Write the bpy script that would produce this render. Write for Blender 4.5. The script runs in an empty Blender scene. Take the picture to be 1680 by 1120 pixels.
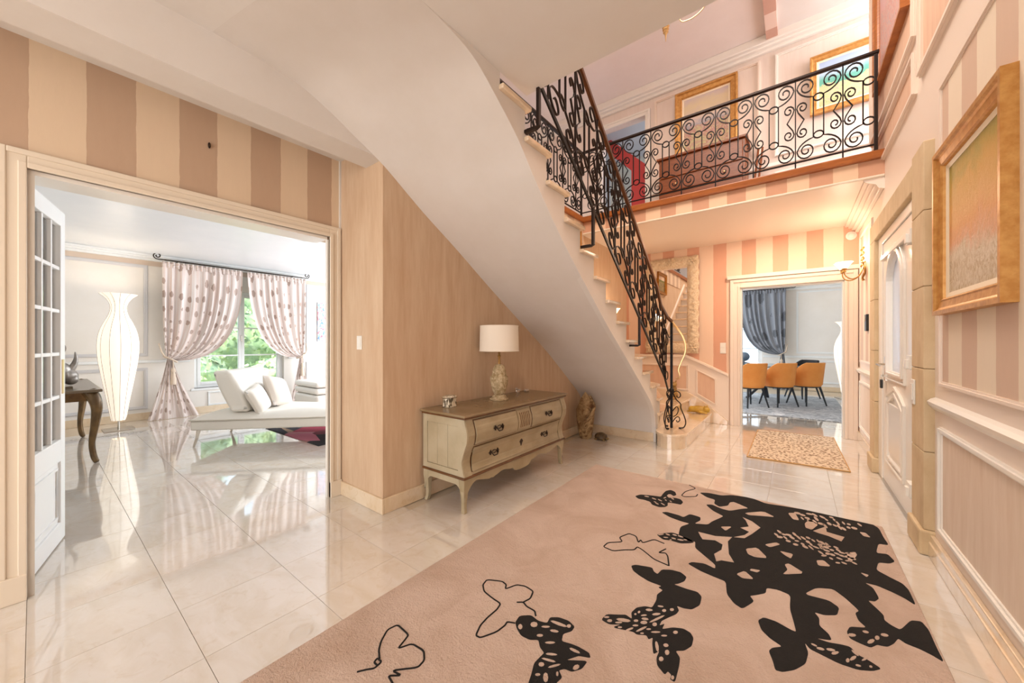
import bpy, bmesh, math, random
from mathutils import Vector, Matrix, noise
from mathutils.geometry import tessellate_polygon

SC = bpy.context.scene
COL = SC.collection
PI = math.pi
random.seed(7)

# ------------------------------------------------------------------ camera, world, lights, exposure
cam_d = bpy.data.cameras.new('camera')
cam = bpy.data.objects.new('camera', cam_d)
COL.objects.link(cam)
cam.location = (0, 0, 1.28)
cam.rotation_euler = (PI / 2, 0, math.radians(37.5836))
cam_d.sensor_width = 36
cam_d.lens = 12.9466
cam_d.shift_y = 1.5 / 1680
cam_d.clip_start = 0.05
cam_d.clip_end = 200
SC.camera = cam
SC.view_settings.view_transform = 'Standard'
SC.view_settings.look = 'None'
SC.view_settings.gamma = 1
SC.view_settings.use_curve_mapping = False
SC.view_settings.exposure = 0.16

world = bpy.data.worlds.new('world')
SC.world = world
world.use_nodes = True
wnt = world.node_tree
wbg = wnt.nodes['Background']
wbg.inputs['Color'].default_value = (0.62, 0.80, 1.0, 1)
wbg.inputs['Strength'].default_value = 2.2


def light(name, kind, loc, energy, color, size=(1, 1), rot=(0, 0, 0), radius=0.05):
    d = bpy.data.lights.new(name, kind)
    d.energy = energy
    d.color = color
    if kind == 'AREA':
        d.shape = 'RECTANGLE'
        d.size, d.size_y = size
    elif kind == 'SUN':
        d.angle = 0.02
    else:
        d.shadow_soft_size = radius
    o = bpy.data.objects.new(name, d)
    o.location = loc
    o.rotation_euler = rot
    COL.objects.link(o)
    return o


WARM = (1.0, 0.68, 0.40)
SOFT = (1.0, 0.86, 0.70)
COOL = (0.84, 0.92, 1.0)
# sun over the garden, low through the living room window
light('sun', 'SUN', (30, -20, 30), 7.0, (1.0, 0.95, 0.86), rot=(math.radians(46), 0, math.radians(38)))
# added daylight fill lamps: hall rear, living and dining sides, stairwell top, gallery
light('hall_rear_fill', 'AREA', (-1.2, -3.85, 1.5), 112, (0.94, 0.97, 1.0), (3.4, 2.5), (PI / 2, 0, 0))  # added fill before the solid rear wall, no door behind it
light('living_side_fill', 'AREA', (-5.9, 5.15, 1.5), 170, COOL, (4.2, 2.3), (PI / 2, 0, PI))  # off-view fill added to brighten the living room, against a blank wall
light('dining_side_fill', 'AREA', (-3.3, 9.6, 1.5), 120, COOL, (4.0, 2.2), (PI / 2, 0, -PI / 2))  # off-view fill added for the dining room; left wall has no window
light('landing_top_fill', 'AREA', (-0.9, 2.9, 5.60), 105, (1.0, 0.88, 0.78), (2.2, 1.6), (0, 0, 0))  # fill added above the stairwell; the upper ceiling has no opening
light('gallery_side_fill', 'AREA', (1.9, 5.9, 4.6), 70, (0.92, 0.93, 1.0), (1.2, 1.8), (PI / 2, 0, PI / 2))  # free-standing fill added for the gallery, no window behind it
# added fill lamps: near hall behind the camera, far hall under the balcony
light('hall_right_fill', 'AREA', (0.6, -1.9, 1.6), 14, (0.95, 0.97, 1.0), (1.6, 1.7), (PI / 2, 0, PI / 2))  # fill added to brighten the left wall; right wall is closed here
light('hall_overhead_fill', 'AREA', (-0.9, -1.2, 2.86), 8, (1.0, 0.93, 0.85), (0.6, 0.6), (0, 0, 0))  # small overhead fill added behind the camera, no fitting modelled
light('far_hall_fill', 'AREA', (-0.3, 5.7, 2.80), 24, (1.0, 0.76, 0.57), (0.35, 0.35), (0, 0, 0))  # warm fill added under the balcony, no fitting modelled


# ------------------------------------------------------------------ mesh helpers
class MB:
    def __init__(s):
        s.v = []
        s.f = []
        s.uv = None

    def add(s, vs, fs):
        o = len(s.v)
        s.v += [tuple(p) for p in vs]
        s.f += [tuple(i + o for i in f) for f in fs]
        return s

    def box(s, x0, x1, y0, y1, z0, z1):
        x0, x1 = min(x0, x1), max(x0, x1)
        y0, y1 = min(y0, y1), max(y0, y1)
        z0, z1 = min(z0, z1), max(z0, z1)
        return s.add([(x0, y0, z0), (x1, y0, z0), (x1, y1, z0), (x0, y1, z0),
                      (x0, y0, z1), (x1, y0, z1), (x1, y1, z1), (x0, y1, z1)],
                     [(3, 2, 1, 0), (4, 5, 6, 7), (0, 1, 5, 4), (1, 2, 6, 5), (2, 3, 7, 6), (3, 0, 4, 7)])

    def prism(s, poly, axis, a, b):
        n = len(poly)
        ar = sum(poly[i - 1][0] * poly[i][1] - poly[i][0] * poly[i - 1][1] for i in range(n))
        if ar < 0:
            poly = poly[::-1]
        if a > b:
            a, b = b, a

        def P(p, t):
            return (t, p[0], p[1]) if axis == 'x' else (p[0], t, p[1]) if axis == 'y' else (p[0], p[1], t)
        vs = [P(p, a) for p in poly] + [P(p, b) for p in poly]
        tris = tessellate_polygon([[Vector((p[0], p[1], 0)) for p in poly]])
        fs = []
        for t in tris:
            t = list(t)
            q = [poly[i] for i in t]
            if (q[1][0] - q[0][0]) * (q[2][1] - q[0][1]) - (q[2][0] - q[0][0]) * (q[1][1] - q[0][1]) < 0:
                t = t[::-1]
            fs.append(tuple(t[::-1]))
            fs.append(tuple(i + n for i in t))
        for i in range(n):
            j = (i + 1) % n
            fs.append((i, j, j + n, i + n))
        if axis == 'y':
            fs = [f[::-1] for f in fs]
        return s.add(vs, fs)

    def tube(s, pts, r, n=6, cap=True, flat=None, closed=False):
        """sweep a round (or flat=(w,h) rectangular) section along pts; r may be a list"""
        pts = [Vector(p) for p in pts]
        m = len(pts)
        if closed:
            pts2 = pts
        tang = []
        for i in range(m):
            if closed:
                t = pts[(i + 1) % m] - pts[i - 1]
            else:
                t = pts[min(i + 1, m - 1)] - pts[max(i - 1, 0)]
            tang.append(t.normalized() if t.length > 1e-9 else Vector((0, 0, 1)))
        up = Vector((0, 0, 1)) if abs(tang[0].z) < 0.9 else Vector((1, 0, 0))
        if isinstance(flat, tuple) and len(flat) == 3:
            up = Vector(flat[2])
        nrm = (up - tang[0] * up.dot(tang[0])).normalized()
        vs, fs = [], []
        k = 4 if flat else n
        for i in range(m):
            t = tang[i]
            if isinstance(flat, tuple) and len(flat) == 3:
                u = Vector(flat[2])
                nn = u - t * u.dot(t)
                if nn.length > 1e-4:
                    nrm = nn.normalized()
            else:
                nrm = (nrm - t * nrm.dot(t)).normalized()
            bi = t.cross(nrm)
            rr = r[i] if isinstance(r, (list, tuple)) else r
            if flat:
                w, h = flat[0] * rr, flat[1] * rr
                for a, b in ((-1, -1), (1, -1), (1, 1), (-1, 1)):
                    vs.append(pts[i] + nrm * (a * w / 2) + bi * (b * h / 2))
            else:
                for j in range(n):
                    a = 2 * PI * j / n
                    vs.append(pts[i] + nrm * (math.cos(a) * rr) + bi * (math.sin(a) * rr))
        for i in range(m if closed else m - 1):
            i2 = (i + 1) % m
            for j in range(k):
                j2 = (j + 1) % k
                fs.append((i * k + j, i * k + j2, i2 * k + j2, i2 * k + j))
        if cap and not closed:
            fs.append(tuple(range(k))[::-1])
            fs.append(tuple((m - 1) * k + j for j in range(k)))
        return s.add(vs, fs)

    def lathe(s, prof, cx=0, cy=0, n=24, sx=1, sy=1, fn=None, cap=True):
        vs, fs = [], []
        for (r, z) in prof:
            for j in range(n):
                a = 2 * PI * j / n
                rr = r * (fn(a, z) if fn else 1)
                vs.append((cx + rr * sx * math.cos(a), cy + rr * sy * math.sin(a), z))
        for i in range(len(prof) - 1):
            for j in range(n):
                j2 = (j + 1) % n
                fs.append((i * n + j, i * n + j2, (i + 1) * n + j2, (i + 1) * n + j))
        if cap:
            fs.append(tuple(range(n))[::-1])
            fs.append(tuple((len(prof) - 1) * n + j for j in range(n)))
        return s.add(vs, fs)

    def grid(s, fn, nu, nv, uv=False, closed=False):
        o = len(s.v)
        vs, fs = [], []
        for i in range(nu + (0 if closed else 1)):
            for j in range(nv + 1):
                vs.append(fn(i / nu, j / nv))
        w = nv + 1
        m = nu
        for i in range(m):
            i2 = (i + 1) % nu if closed else i + 1
            for j in range(nv):
                fs.append((i * w + j, i2 * w + j, i2 * w + j + 1, i * w + j + 1))
        s.add(vs, fs)
        if uv:
            s.uv = s.uv or {}
            for i in range(nu + 1):
                for j in range(nv + 1):
                    s.uv[o + i * w + j] = (i / nu, j / nv)
        return s

    def ball(s, c, r, nu=16, nv=10, rot=None):
        if not isinstance(r, (tuple, list)):
            r = (r, r, r)
        vs, fs = [], []
        M = Matrix.Identity(3) if rot is None else rot
        for i in range(nv + 1):
            th = PI * i / nv
            for j in range(nu):
                a = 2 * PI * j / nu
                p = M @ Vector((r[0] * math.sin(th) * math.cos(a), r[1] * math.sin(th) * math.sin(a), -r[2] * math.cos(th)))
                vs.append((c[0] + p.x, c[1] + p.y, c[2] + p.z))
        for i in range(nv):
            for j in range(nu):
                j2 = (j + 1) % nu
                fs.append((i * nu + j, i * nu + j2, (i + 1) * nu + j2, (i + 1) * nu + j))
        return s.add(vs, fs)


def world_of(o):
    if o is None:
        return Matrix.Identity(4)
    if o.parent is None:
        return Matrix.LocRotScale(o.location, o.rotation_euler, o.scale)
    return world_of(o.parent) @ o.matrix_parent_inverse @ Matrix.LocRotScale(o.location, o.rotation_euler, o.scale)


def adopt(o, parent):
    o.parent = parent
    o.matrix_parent_inverse = world_of(parent).inverted()


def obj(name, mb, material, parent=None, smooth=False, bevel=0.0, seg=2, angle=40, merge=False, label=None):
    me = bpy.data.meshes.new(name)
    me.from_pydata(mb.v, [], mb.f)
    if merge:
        bm = bmesh.new()
        bm.from_mesh(me)
        bmesh.ops.remove_doubles(bm, verts=bm.verts, dist=1e-5)
        bmesh.ops.dissolve_degenerate(bm, edges=bm.edges, dist=1e-6)
        bm.to_mesh(me)
        bm.free()
    if mb.uv and not merge:
        ul = me.uv_layers.new(name='UVMap')
        for l in me.loops:
            ul.data[l.index].uv = mb.uv.get(l.vertex_index, (0, 0))
    if smooth:
        for p in me.polygons:
            p.use_smooth = True
        me.set_sharp_from_angle(angle=math.radians(angle))
    me.materials.append(material)
    me.update()
    o = bpy.data.objects.new(name, me)
    COL.objects.link(o)
    if bevel:
        b = o.modifiers.new('bevel', 'BEVEL')
        b.width = bevel
        b.segments = seg
        b.limit_method = 'ANGLE'
        b.angle_limit = math.radians(40)
    if parent:
        adopt(o, parent)
    if label:
        o['label'] = label
    return o


def tag(o, label, cat, group=None):
    o['label'] = label
    o['category'] = cat
    if group:
        o['group'] = group
    return o


def thing(name, label, cat, loc=(0, 0, 0), rotz=0, group=None):
    o = bpy.data.objects.new(name, None)
    o.empty_display_size = 0.1
    COL.objects.link(o)
    o.location = loc
    o.rotation_euler = (0, 0, rotz)
    return tag(o, label, cat, group)


def struct(name, mb, material, parent=None, label=None, **k):
    o = obj(name, mb, material, parent, **k)
    if parent is None:
        o['kind'] = 'structure'
    if label:
        o['label'] = label
    return o


def dup(root, loc, rotz=None, label=None, group=None, scale=None):
    r = root.copy()
    COL.objects.link(r)
    r.location = loc
    if rotz is not None:
        r.rotation_euler = (0, 0, rotz)
    if scale:
        r.scale = scale
    if label:
        r['label'] = label
    if group:
        r['group'] = group
    for ch in list(root.children):
        c = ch.copy()
        COL.objects.link(c)
        c.parent = r
        for g in list(ch.children):
            d = g.copy()
            COL.objects.link(d)
            d.parent = c
    return r


def blob(name, parts, material, parent=None, voxel=0.01, smooth_it=4, label=None):
    """one continuous body grown from overlapping ellipsoids"""
    mb = MB()
    for c, r, *ro in parts:
        mb.ball(c, r, 14, 10, Matrix.Rotation(ro[0][1], 3, ro[0][0]) if ro else None)
    o = obj(name, mb, material, parent, smooth=True, angle=180, label=label)
    m = o.modifiers.new('remesh', 'REMESH')
    m.mode = 'VOXEL'
    m.voxel_size = voxel
    m.use_smooth_shade = True
    if smooth_it:
        s_ = o.modifiers.new('smooth', 'SMOOTH')
        s_.iterations = smooth_it
        s_.factor = 0.5
    return o


# ------------------------------------------------------------------ materials
def lin(h):
    h = h.lstrip('#')
    c = [int(h[i:i + 2], 16) / 255 for i in (0, 2, 4)]
    return tuple((x / 12.92 if x <= 0.04045 else ((x + 0.055) / 1.055) ** 2.4) for x in c) + (1,)


class NT:
    def __init__(s, name):
        s.m = bpy.data.materials.new(name)
        s.m.use_nodes = True
        s.t = s.m.node_tree
        s.b = s.t.nodes['Principled BSDF']
        s.out = s.t.nodes['Material Output']

    def n(s, t, **k):
        o = s.t.nodes.new(t)
        for a, b in k.items():
            setattr(o, a, b)
        return o

    def l(s, a, b):
        s.t.links.new(a, b)

    def math(s, op, a, b=None):
        o = s.n('ShaderNodeMath', operation=op)
        for i, x in enumerate((a, b)):
            if x is None:
                continue
            if isinstance(x, (int, float)):
                o.inputs[i].default_value = x
            else:
                s.l(x, o.inputs[i])
        return o.outputs[0]

    def mix(s, f, a, b):
        o = s.n('ShaderNodeMix', data_type='RGBA')
        for i, x in ((0, f), (6, a), (7, b)):
            if isinstance(x, (int, float)):
                o.inputs[i].default_value = x
            elif isinstance(x, tuple):
                o.inputs[i].default_value = x
            else:
                s.l(x, o.inputs[i])
        return o.outputs[2]

    def noise(s, scale, detail=3, rough=0.55, vec=None, dist=0.0):
        o = s.n('ShaderNodeTexNoise')
        o.inputs['Scale'].default_value = scale
        o.inputs['Detail'].default_value = detail
        o.inputs['Roughness'].default_value = rough
        o.inputs['Distortion'].default_value = dist
        if vec is not None:
            s.l(vec, o.inputs['Vector'])
        return o.outputs['Fac']

    def ramp(s, f, stops):
        o = s.n('ShaderNodeValToRGB')
        e = o.color_ramp.elements
        while len(e) < len(stops):
            e.new(0.5)
        for i, (p, c) in enumerate(stops):
            e[i].position = p
            e[i].color = c
        s.l(f, o.inputs[0])
        return o.outputs[0]

    def pos(s):
        return s.n('ShaderNodeNewGeometry').outputs['Position']

    def objc(s):
        return s.n('ShaderNodeTexCoord').outputs['Object']

    def scale(s, vec, sc):
        o = s.n('ShaderNodeMapping')
        o.inputs['Scale'].default_value = sc
        s.l(vec, o.inputs['Vector'])
        return o.outputs[0]

    def bump(s, h, strength=0.2, dist=0.01):
        o = s.n('ShaderNodeBump')
        o.inputs['Strength'].default_value = strength
        o.inputs['Distance'].default_value = dist
        s.l(h, o.inputs['Height'])
        s.l(o.outputs[0], s.b.inputs['Normal'])

    def set(s, color=None, rough=None, metal=None, spec=None, coat=None, emis=None, estr=None, trans=None):
        b = s.b
        for key, x in (('Base Color', color), ('Roughness', rough), ('Metallic', metal), ('Specular IOR Level', spec),
                       ('Coat Weight', coat), ('Emission Color', emis), ('Emission Strength', estr), ('Transmission Weight', trans)):
            if x is None:
                continue
            if isinstance(x, (int, float, tuple)):
                b.inputs[key].default_value = x
            else:
                s.l(x, b.inputs[key])
        return s


def plain(name, h, rough=0.5, metal=0.0, var=0.0, scale=8, bump=0.0, bscale=60, h2=None, coat=None, stretch=None, spec=None):
    t = NT(name)
    c = lin(h)
    if var or h2:
        v = t.objc()
        if stretch:
            v = t.scale(v, stretch)
        f = t.noise(scale, 4, vec=v)
        c2 = lin(h2) if h2 else tuple(x * (1 - var) for x in c[:3]) + (1,)
        col = t.mix(t.ramp(f, [(0.35, (0, 0, 0, 1)), (0.65, (1, 1, 1, 1))]), c, c2)
        t.set(color=col)
    else:
        t.set(color=c)
    t.set(rough=rough, metal=metal, coat=coat, spec=spec)
    if bump:
        t.bump(t.noise(bscale, 4, vec=t.objc()), bump)
    return t.m


def stripes(name, axis, phase, period, ha, hb, duty=0.5):
    """painted vertical wallpaper stripes with slightly ragged edges; ha = dark, hb = light"""
    t = NT(name)
    p = t.pos()
    sx = t.n('ShaderNodeSeparateXYZ')
    t.l(p, sx.inputs[0])
    co = sx.outputs[axis]
    wob = t.math('MULTIPLY', t.math('SUBTRACT', t.noise(9, 3, vec=p), 0.5), 0.012)
    u = t.math('DIVIDE', t.math('SUBTRACT', t.math('ADD', co, wob), phase), period)
    fr = t.math('FRACT', t.math('ADD', u, 40.0))
    dark = t.math('LESS_THAN', fr, duty)
    lin_n = t.noise(30, 4, vec=t.scale(p, (1, 1, 0.25)))
    ca = t.mix(t.math('MULTIPLY', lin_n, 0.35), lin(ha), tuple(x * 0.86 for x in lin(ha)[:3]) + (1,))
    cb = t.mix(t.math('MULTIPLY', lin_n, 0.35), lin(hb), tuple(x * 0.88 for x in lin(hb)[:3]) + (1,))
    t.set(color=t.mix(dark, cb, ca), rough=0.75)
    t.bump(lin_n, 0.08)
    return t.m


def plaster(name, ha, hb, rough=0.8, sc=(6, 6, 1.2)):
    t = NT(name)
    p = t.scale(t.pos(), sc)
    f = t.noise(2.2, 6, 0.65, vec=p)
    t.set(color=t.mix(t.ramp(f, [(0.3, (0, 0, 0, 1)), (0.7, (1, 1, 1, 1))]), lin(ha), lin(hb)), rough=rough)
    t.bump(f, 0.05)
    return t.m


def marble(name, ha, hb, hc, rough=0.09):
    t = NT(name)
    oi = t.n('ShaderNodeObjectInfo')
    p = t.pos()
    va = t.n('ShaderNodeVectorMath', operation='ADD')
    t.l(p, va.inputs[0])
    cv = t.n('ShaderNodeCombineXYZ')
    t.l(t.math('MULTIPLY', oi.outputs['Random'], 37.0), cv.inputs[2])
    t.l(cv.outputs[0], va.inputs[1])
    v = va.outputs[0]
    f = t.noise(3.2, 7, 0.62, vec=t.scale(v, (1.0, 2.2, 1)), dist=0.8)
    f2 = t.noise(11, 4, 0.6, vec=v, dist=1.5)
    base = t.mix(t.ramp(f, [(0.38, (0, 0, 0, 1)), (0.68, (1, 1, 1, 1))]), lin(ha), lin(hb))
    base = t.mix(t.math('MULTIPLY', t.ramp(f2, [(0.55, (0, 0, 0, 1)), (0.72, (1, 1, 1, 1))]), 0.35), base, lin(hc))
    rnd = t.math('ADD', t.math('MULTIPLY', oi.outputs['Random'], 0.10), 0.0)
    base = t.mix(rnd, base, tuple(x * 0.6 for x in lin(hc)[:3]) + (1,))
    t.set(color=base, rough=rough, spec=0.6, coat=1.0)
    t.b.inputs['Coat Roughness'].default_value = 0.03
    t.b.inputs['Coat IOR'].default_value = 1.65
    return t.m


def glass(name, tint=(1, 1, 1, 1), refl=0.12):
    t = NT(name)
    tr = t.n('ShaderNodeBsdfTransparent')
    tr.inputs[0].default_value = tint
    gl = t.n('ShaderNodeBsdfGlossy')
    gl.inputs['Roughness'].default_value = 0.02
    mx = t.n('ShaderNodeMixShader')
    fr = t.n('ShaderNodeFresnel')
    fr.inputs[0].default_value = 1.45
    t.l(fr.outputs[0], mx.inputs[0])
    t.l(tr.outputs[0], mx.inputs[1])
    t.l(gl.outputs[0], mx.inputs[2])
    t.l(mx.outputs[0], t.out.inputs[0])
    return t.m


def wood(name, ha, hb, rough=0.35, sc=(3, 3, 30)):
    t = NT(name)
    f = t.noise(3, 6, 0.6, vec=t.scale(t.objc(), sc), dist=0.6)
    t.set(color=t.mix(t.ramp(f, [(0.3, (0, 0, 0, 1)), (0.7, (1, 1, 1, 1))]), lin(ha), lin(hb)), rough=rough)
    return t.m


def glow(name, h, strength, base='#f4ead8'):
    t = NT(name)
    t.set(color=lin(base), rough=0.8, emis=lin(h), estr=strength)
    return t.m


M = {}
M['ceiling'] = plaster('ceiling_paint', '#e4ded8', '#dfd7cf', sc=(1, 1, 1))
M['living_ceiling'] = plaster('living_ceiling_paint', '#eef0f2', '#e8ebee', sc=(1, 1, 1), rough=0.35)
M['soffit'] = plaster('soffit_plaster', '#ded6cf', '#d9d0c7', sc=(1.5, 1.5, 1.5))
M['white'] = plain('white_gloss_paint', '#efe9df', 0.28)
M['cream'] = plain('cream_trim_paint', '#e8dac6', 0.32)
M['pinkcream'] = plain('pinkish_cream_paint', '#efdfd0', 0.4)
M['livwhite'] = plain('cool_white_paint', '#f0f1f0', 0.35)
M['panelwall'] = plaster('brushed_wall_paper', '#d8bd9f', '#c8a686', sc=(7, 7, 0.9))
M['panelright'] = plaster('brushed_cream_panel', '#ecdac8', '#e0cab4', sc=(7, 7, 0.9))
M['pinkpanel'] = plaster('brushed_pink_panel', '#e3c2a8', '#d9b298', sc=(9, 9, 1.0))
M['stripe_left'] = stripes('stripes_left_wall', 1, 0.176, 0.382, '#c4a68c', '#e2c9ac')
M['stripe_far'] = stripes('stripes_far_wall', 0, -0.649, 0.386, '#e0ab90', '#f0d2ba', 0.47)
M['stripe_balcony'] = stripes('stripes_balcony', 0, -1.72, 0.3665, '#cd9c7e', '#e6c4a4')  # both stripe colours darkened to carry the shade on the balcony front
M['stripe_right'] = stripes('stripes_right_wall', 1, 2.229, 0.395, '#d8bca6', '#ecdcc6', 0.49)
M['stripe_up'] = stripes('stripes_upper_beam', 1, 0.1, 0.62, '#d0a491', '#ecd0c0')
M['upwall'] = plaster('upper_wall_paper', '#ecdfd4', '#e6d6ca', sc=(9, 9, 0.7))
M['livwall'] = plaster('living_wall_paint', '#f3ede6', '#eee7de', sc=(1, 1, 1))
M['livgrey'] = plain('living_grey_moulding', '#d9d6d6', 0.4)
M['livbeige'] = plain('living_beige_band', '#d8c4b2', 0.6)
M['tile'] = marble('cream_marble_tile', '#e2dad1', '#d9cdbd', '#cbb595', 0.06)
M['grout'] = plain('tile_grout', '#cdbda6', 0.8)
M['step'] = marble('stair_stone', '#efd9bd', '#e6cba9', '#d3ac80', 0.14)
M['plinth'] = marble('stone_skirting', '#ecd6b8', '#e2c7a2', '#cda778', 0.2)
M['stone'] = plaster('door_surround_stone', '#dcc6a2', '#cbb18a', sc=(4, 4, 2))
M['iron'] = plain('black_wrought_iron', '#1c1614', 0.42, 0.6, var=0.3)
M['rust_iron'] = plain('brown_black_iron', '#2b1c15', 0.45, 0.5, var=0.3)
M['brass'] = plain('polished_brass', '#e0c391', 0.3, 0.9)
M['handrail'] = plain('handrail_bronze', '#5a3820', 0.3, 0.6)
M['gold'] = plain('gold_leaf', '#c08a3e', 0.38, 0.75, h2='#a06a2a', scale=20, bump=0.15)
M['gilt'] = plain('aged_gilt_wood', '#d2a05c', 0.40, 0.4, h2='#bd8644', scale=26, bump=0.12, bscale=60)
M['slipcream'] = plain('frame_cream_slip', '#f0e0c4', 0.5)
M['chest'] = wood('cherry_wood', '#96511e', '#6c3714', 0.35)
M['edgewood'] = wood('varnished_floor_edge', '#a9642f', '#8a4c20', 0.3, (2, 12, 12))
M['rug'] = None
M['black_pile'] = plain('black_wool_pile', '#15110e', 0.95, var=0.4, scale=30, bump=0.6, bscale=220)
M['com_paint'] = plain('patinated_grey_green_paint', '#ab9c7e', 0.34, h2='#9c8c6c', scale=5, stretch=(6, 1, 1))
M['com_side'] = plain('patinated_pale_paint', '#bdb196', 0.36, h2='#aea083', scale=5)
M['com_top'] = plain('waxed_taupe_top', '#937d5e', 0.22, h2='#857050', scale=4)
M['com_edge'] = plain('rubbed_brown_edge', '#6e4726', 0.4, var=0.3, scale=20)
M['pewter'] = plain('dark_iron_pull', '#3c3129', 0.4, 0.8)
M['chrome'] = plain('brushed_steel', '#c9c4bb', 0.25, 1.0)
M['linen'] = plain('white_lamp_linen', '#f3e8d8', 0.85, bump=0.1, bscale=300)
M['plastic'] = plain('white_plastic', '#f1ede4', 0.35)
M['black'] = plain('black_plastic', '#141312', 0.35)
M['leather'] = plain('white_leather', '#efeae0', 0.42, bump=0.05, bscale=200)
M['cushion'] = plain('cream_cushion_cloth', '#e9e1d6', 0.85, bump=0.12, bscale=180)
M['orange'] = plain('orange_velvet', '#f6a452', 0.6, h2='#ee9440', scale=3)
M['darkvelvet'] = plain('black_velvet', '#1d1a1c', 0.7)
M['darkleg'] = plain('black_painted_leg', '#22272d', 0.4)
M['glass'] = glass('clear_glass')


def rug_mat():
    t = NT('taupe_wool_pile')
    p = t.pos()
    big = t.noise(2.6, 4, 0.6, vec=p, dist=1.0)
    fine = t.noise(110, 3, 0.7, vec=p)
    mid = t.noise(26, 4, 0.6, vec=p, dist=0.5)
    c = t.mix(t.ramp(big, [(0.35, (0, 0, 0, 1)), (0.68, (1, 1, 1, 1))]), lin('#d3baaa'), lin('#bea28f'))
    c = t.mix(t.math('MULTIPLY', fine, 0.30), c, lin('#d6c2b1'))
    t.set(color=c, rough=0.95, spec=0.15)
    h = t.math('ADD', t.math('MULTIPLY', fine, 0.8), t.math('MULTIPLY', mid, 0.9))
    t.bump(h, 0.9, 0.014)
    return t.m


M['rug'] = rug_mat()

# ================================================================== THE SETTING
XL, XC, XS, XR = -3.06, -2.44, -1.42, 0.66      # left wall, under-stair wall, stair string, right wall
YF, YB, YSLAB = 6.6, 4.85, 2.0                  # far wall, balcony front, slab edge
FL2 = 3.08                                      # upper floor


def wall_with_hole(axis, a, b, u0, u1, z0, z1, holes):
    """slab wall between planes a,b on axis, spanning u0..u1; holes = [(h0,h1,hz0,hz1)] sorted"""
    mb = MB()

    def bx(p, q, r, s_):
        if q - p < 1e-6 or s_ - r < 1e-6:
            return
        if axis == 'x':
            mb.box(a, b, p, q, r, s_)
        else:
            mb.box(p, q, a, b, r, s_)
    cur = u0
    for h0, h1, g0, g1 in holes:
        bx(cur, h0, z0, z1)
        bx(h0, h1, z0, g0)
        bx(h0, h1, g1, z1)
        cur = h1
    bx(cur, u1, z0, z1)
    return mb


# ---- floors: marble tiles laid one by one on a grout bed
def tiled_floor(name, x0, x1, y0, y1, rects, label):
    fl_ = struct(name, MB().box(x0, x1, y0, y1, -0.12, -0.006), M['grout'], label=label)
    full = None
    for (a, b, c, d) in rects:
        w, h = b - a, d - c
        if w < 0.02 or h < 0.02:
            continue
        if full and abs(w - 0.43) < 1e-4 and abs(h - 0.445) < 1e-4:
            o = full.copy()
            COL.objects.link(o)
        else:
            g = 0.0009
            mb = MB().box(-w / 2 + g, w / 2 - g, -h / 2 + g, h / 2 - g, -0.010, 0.0)
            o = obj('tile', mb, M['tile'], None, bevel=0.0006, seg=1)
            if full is None and abs(w - 0.43) < 1e-4 and abs(h - 0.445) < 1e-4:
                full = o
        o.parent = fl_
        o.location = ((a + b) / 2, (c + d) / 2, 0)
    return fl_


def cells(x0, x1, y0, y1):
    r = []
    i = math.floor((x0 + 3.19) / 0.43) - 1
    while -3.19 + 0.43 * i < x1:
        a, b = -3.19 + 0.43 * i, -3.19 + 0.43 * (i + 1)
        j = math.floor((y0 + 0.02) / 0.445) - 1
        while -0.02 + 0.445 * j < y1:
            c, d = -0.02 + 0.445 * j, -0.02 + 0.445 * (j + 1)
            A, B, Cc, D = max(a, x0), min(b, x1), max(c, y0), min(d, y1)
            if B - A > 0.02 and D - Cc > 0.02:
                r.append((A, B, Cc, D))
            j += 1
        i += 1
    return r


hall_r = [q for q in cells(-3.19, 0.70, -1.355, 6.655) if not (q[1] < -2.3 and q[2] > 1.6) and not (q[1] < XL - .01 and (q[3] < -0.1))]
tiled_floor('floor', -3.20, 0.78, -4.0, 6.66, hall_r, 'cream marble tiled hall floor')
tiled_floor('floor', -8.75, -3.20, -0.9, 5.2, cells(-8.55, -3.19, -0.47, 4.43), 'pale polished marble floor of the living room')
tiled_floor('floor', -3.4, 2.6, 6.66, 12.8, [q for q in cells(-1.9, 1.4, 6.655, 10.2)] + [q for q in cells(0.2, 1.4, 10.2, 12.3)], 'marble floor of the dining room')

# ---- hall walls
wl = wall_with_hole('x', XL - 0.19, XL, -4.0, 1.49, 0, 2.81, [(-0.02, 1.49, 0, 2.15)])
wl.prism([(XL, 1.49), (XL - .03, 1.49), (XL - .19, 1.74), (XL, 1.74)], 'z', 0, 2.15).box(XL - .19, XL, 1.49, 1.74, 2.15, 2.81)
struct('wall_left', wl, M['stripe_left'])
struct('ceiling', MB().box(XL - 0.19, -2.66, -4.0, 1.59, 2.81, 2.95), M['ceiling'])
struct('trim', MB().box(-2.67, XC, -4.0, 1.59, 2.646, 3.0), M['ceiling'], label='plaster beam carrying the stair')
struct('wall_left', MB().box(XL, XC, 1.59, YF + .06, 0, 2.99).box(XL - .19, XL - .001, 1.74, YF + .06, 0, 2.99), M['panelwall'], label='brushed plaster wall under and beside the stair')
struct('wall_right', wall_with_hole('x', XR, XR + 0.2, -4.0, 5.6, 0, 5.9, [(3.58, 5.05, 0, 2.34)]), M['pinkcream'])
struct('wall_right', MB().box(XR, XR + 0.2, 5.6, YF + .06, 0, 2.83), M['pinkcream'])
struct('wall_far', wall_with_hole('y', YF, YF + 0.15, XC, XR, 0, 2.99, [(-0.67, 0.52, 0, 2.11)]), M['stripe_far'])
struct('wall_rear', MB().box(-3.3, 0.9, -4.2, -4.0, 0, 3.1), M['pinkcream'])

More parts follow.
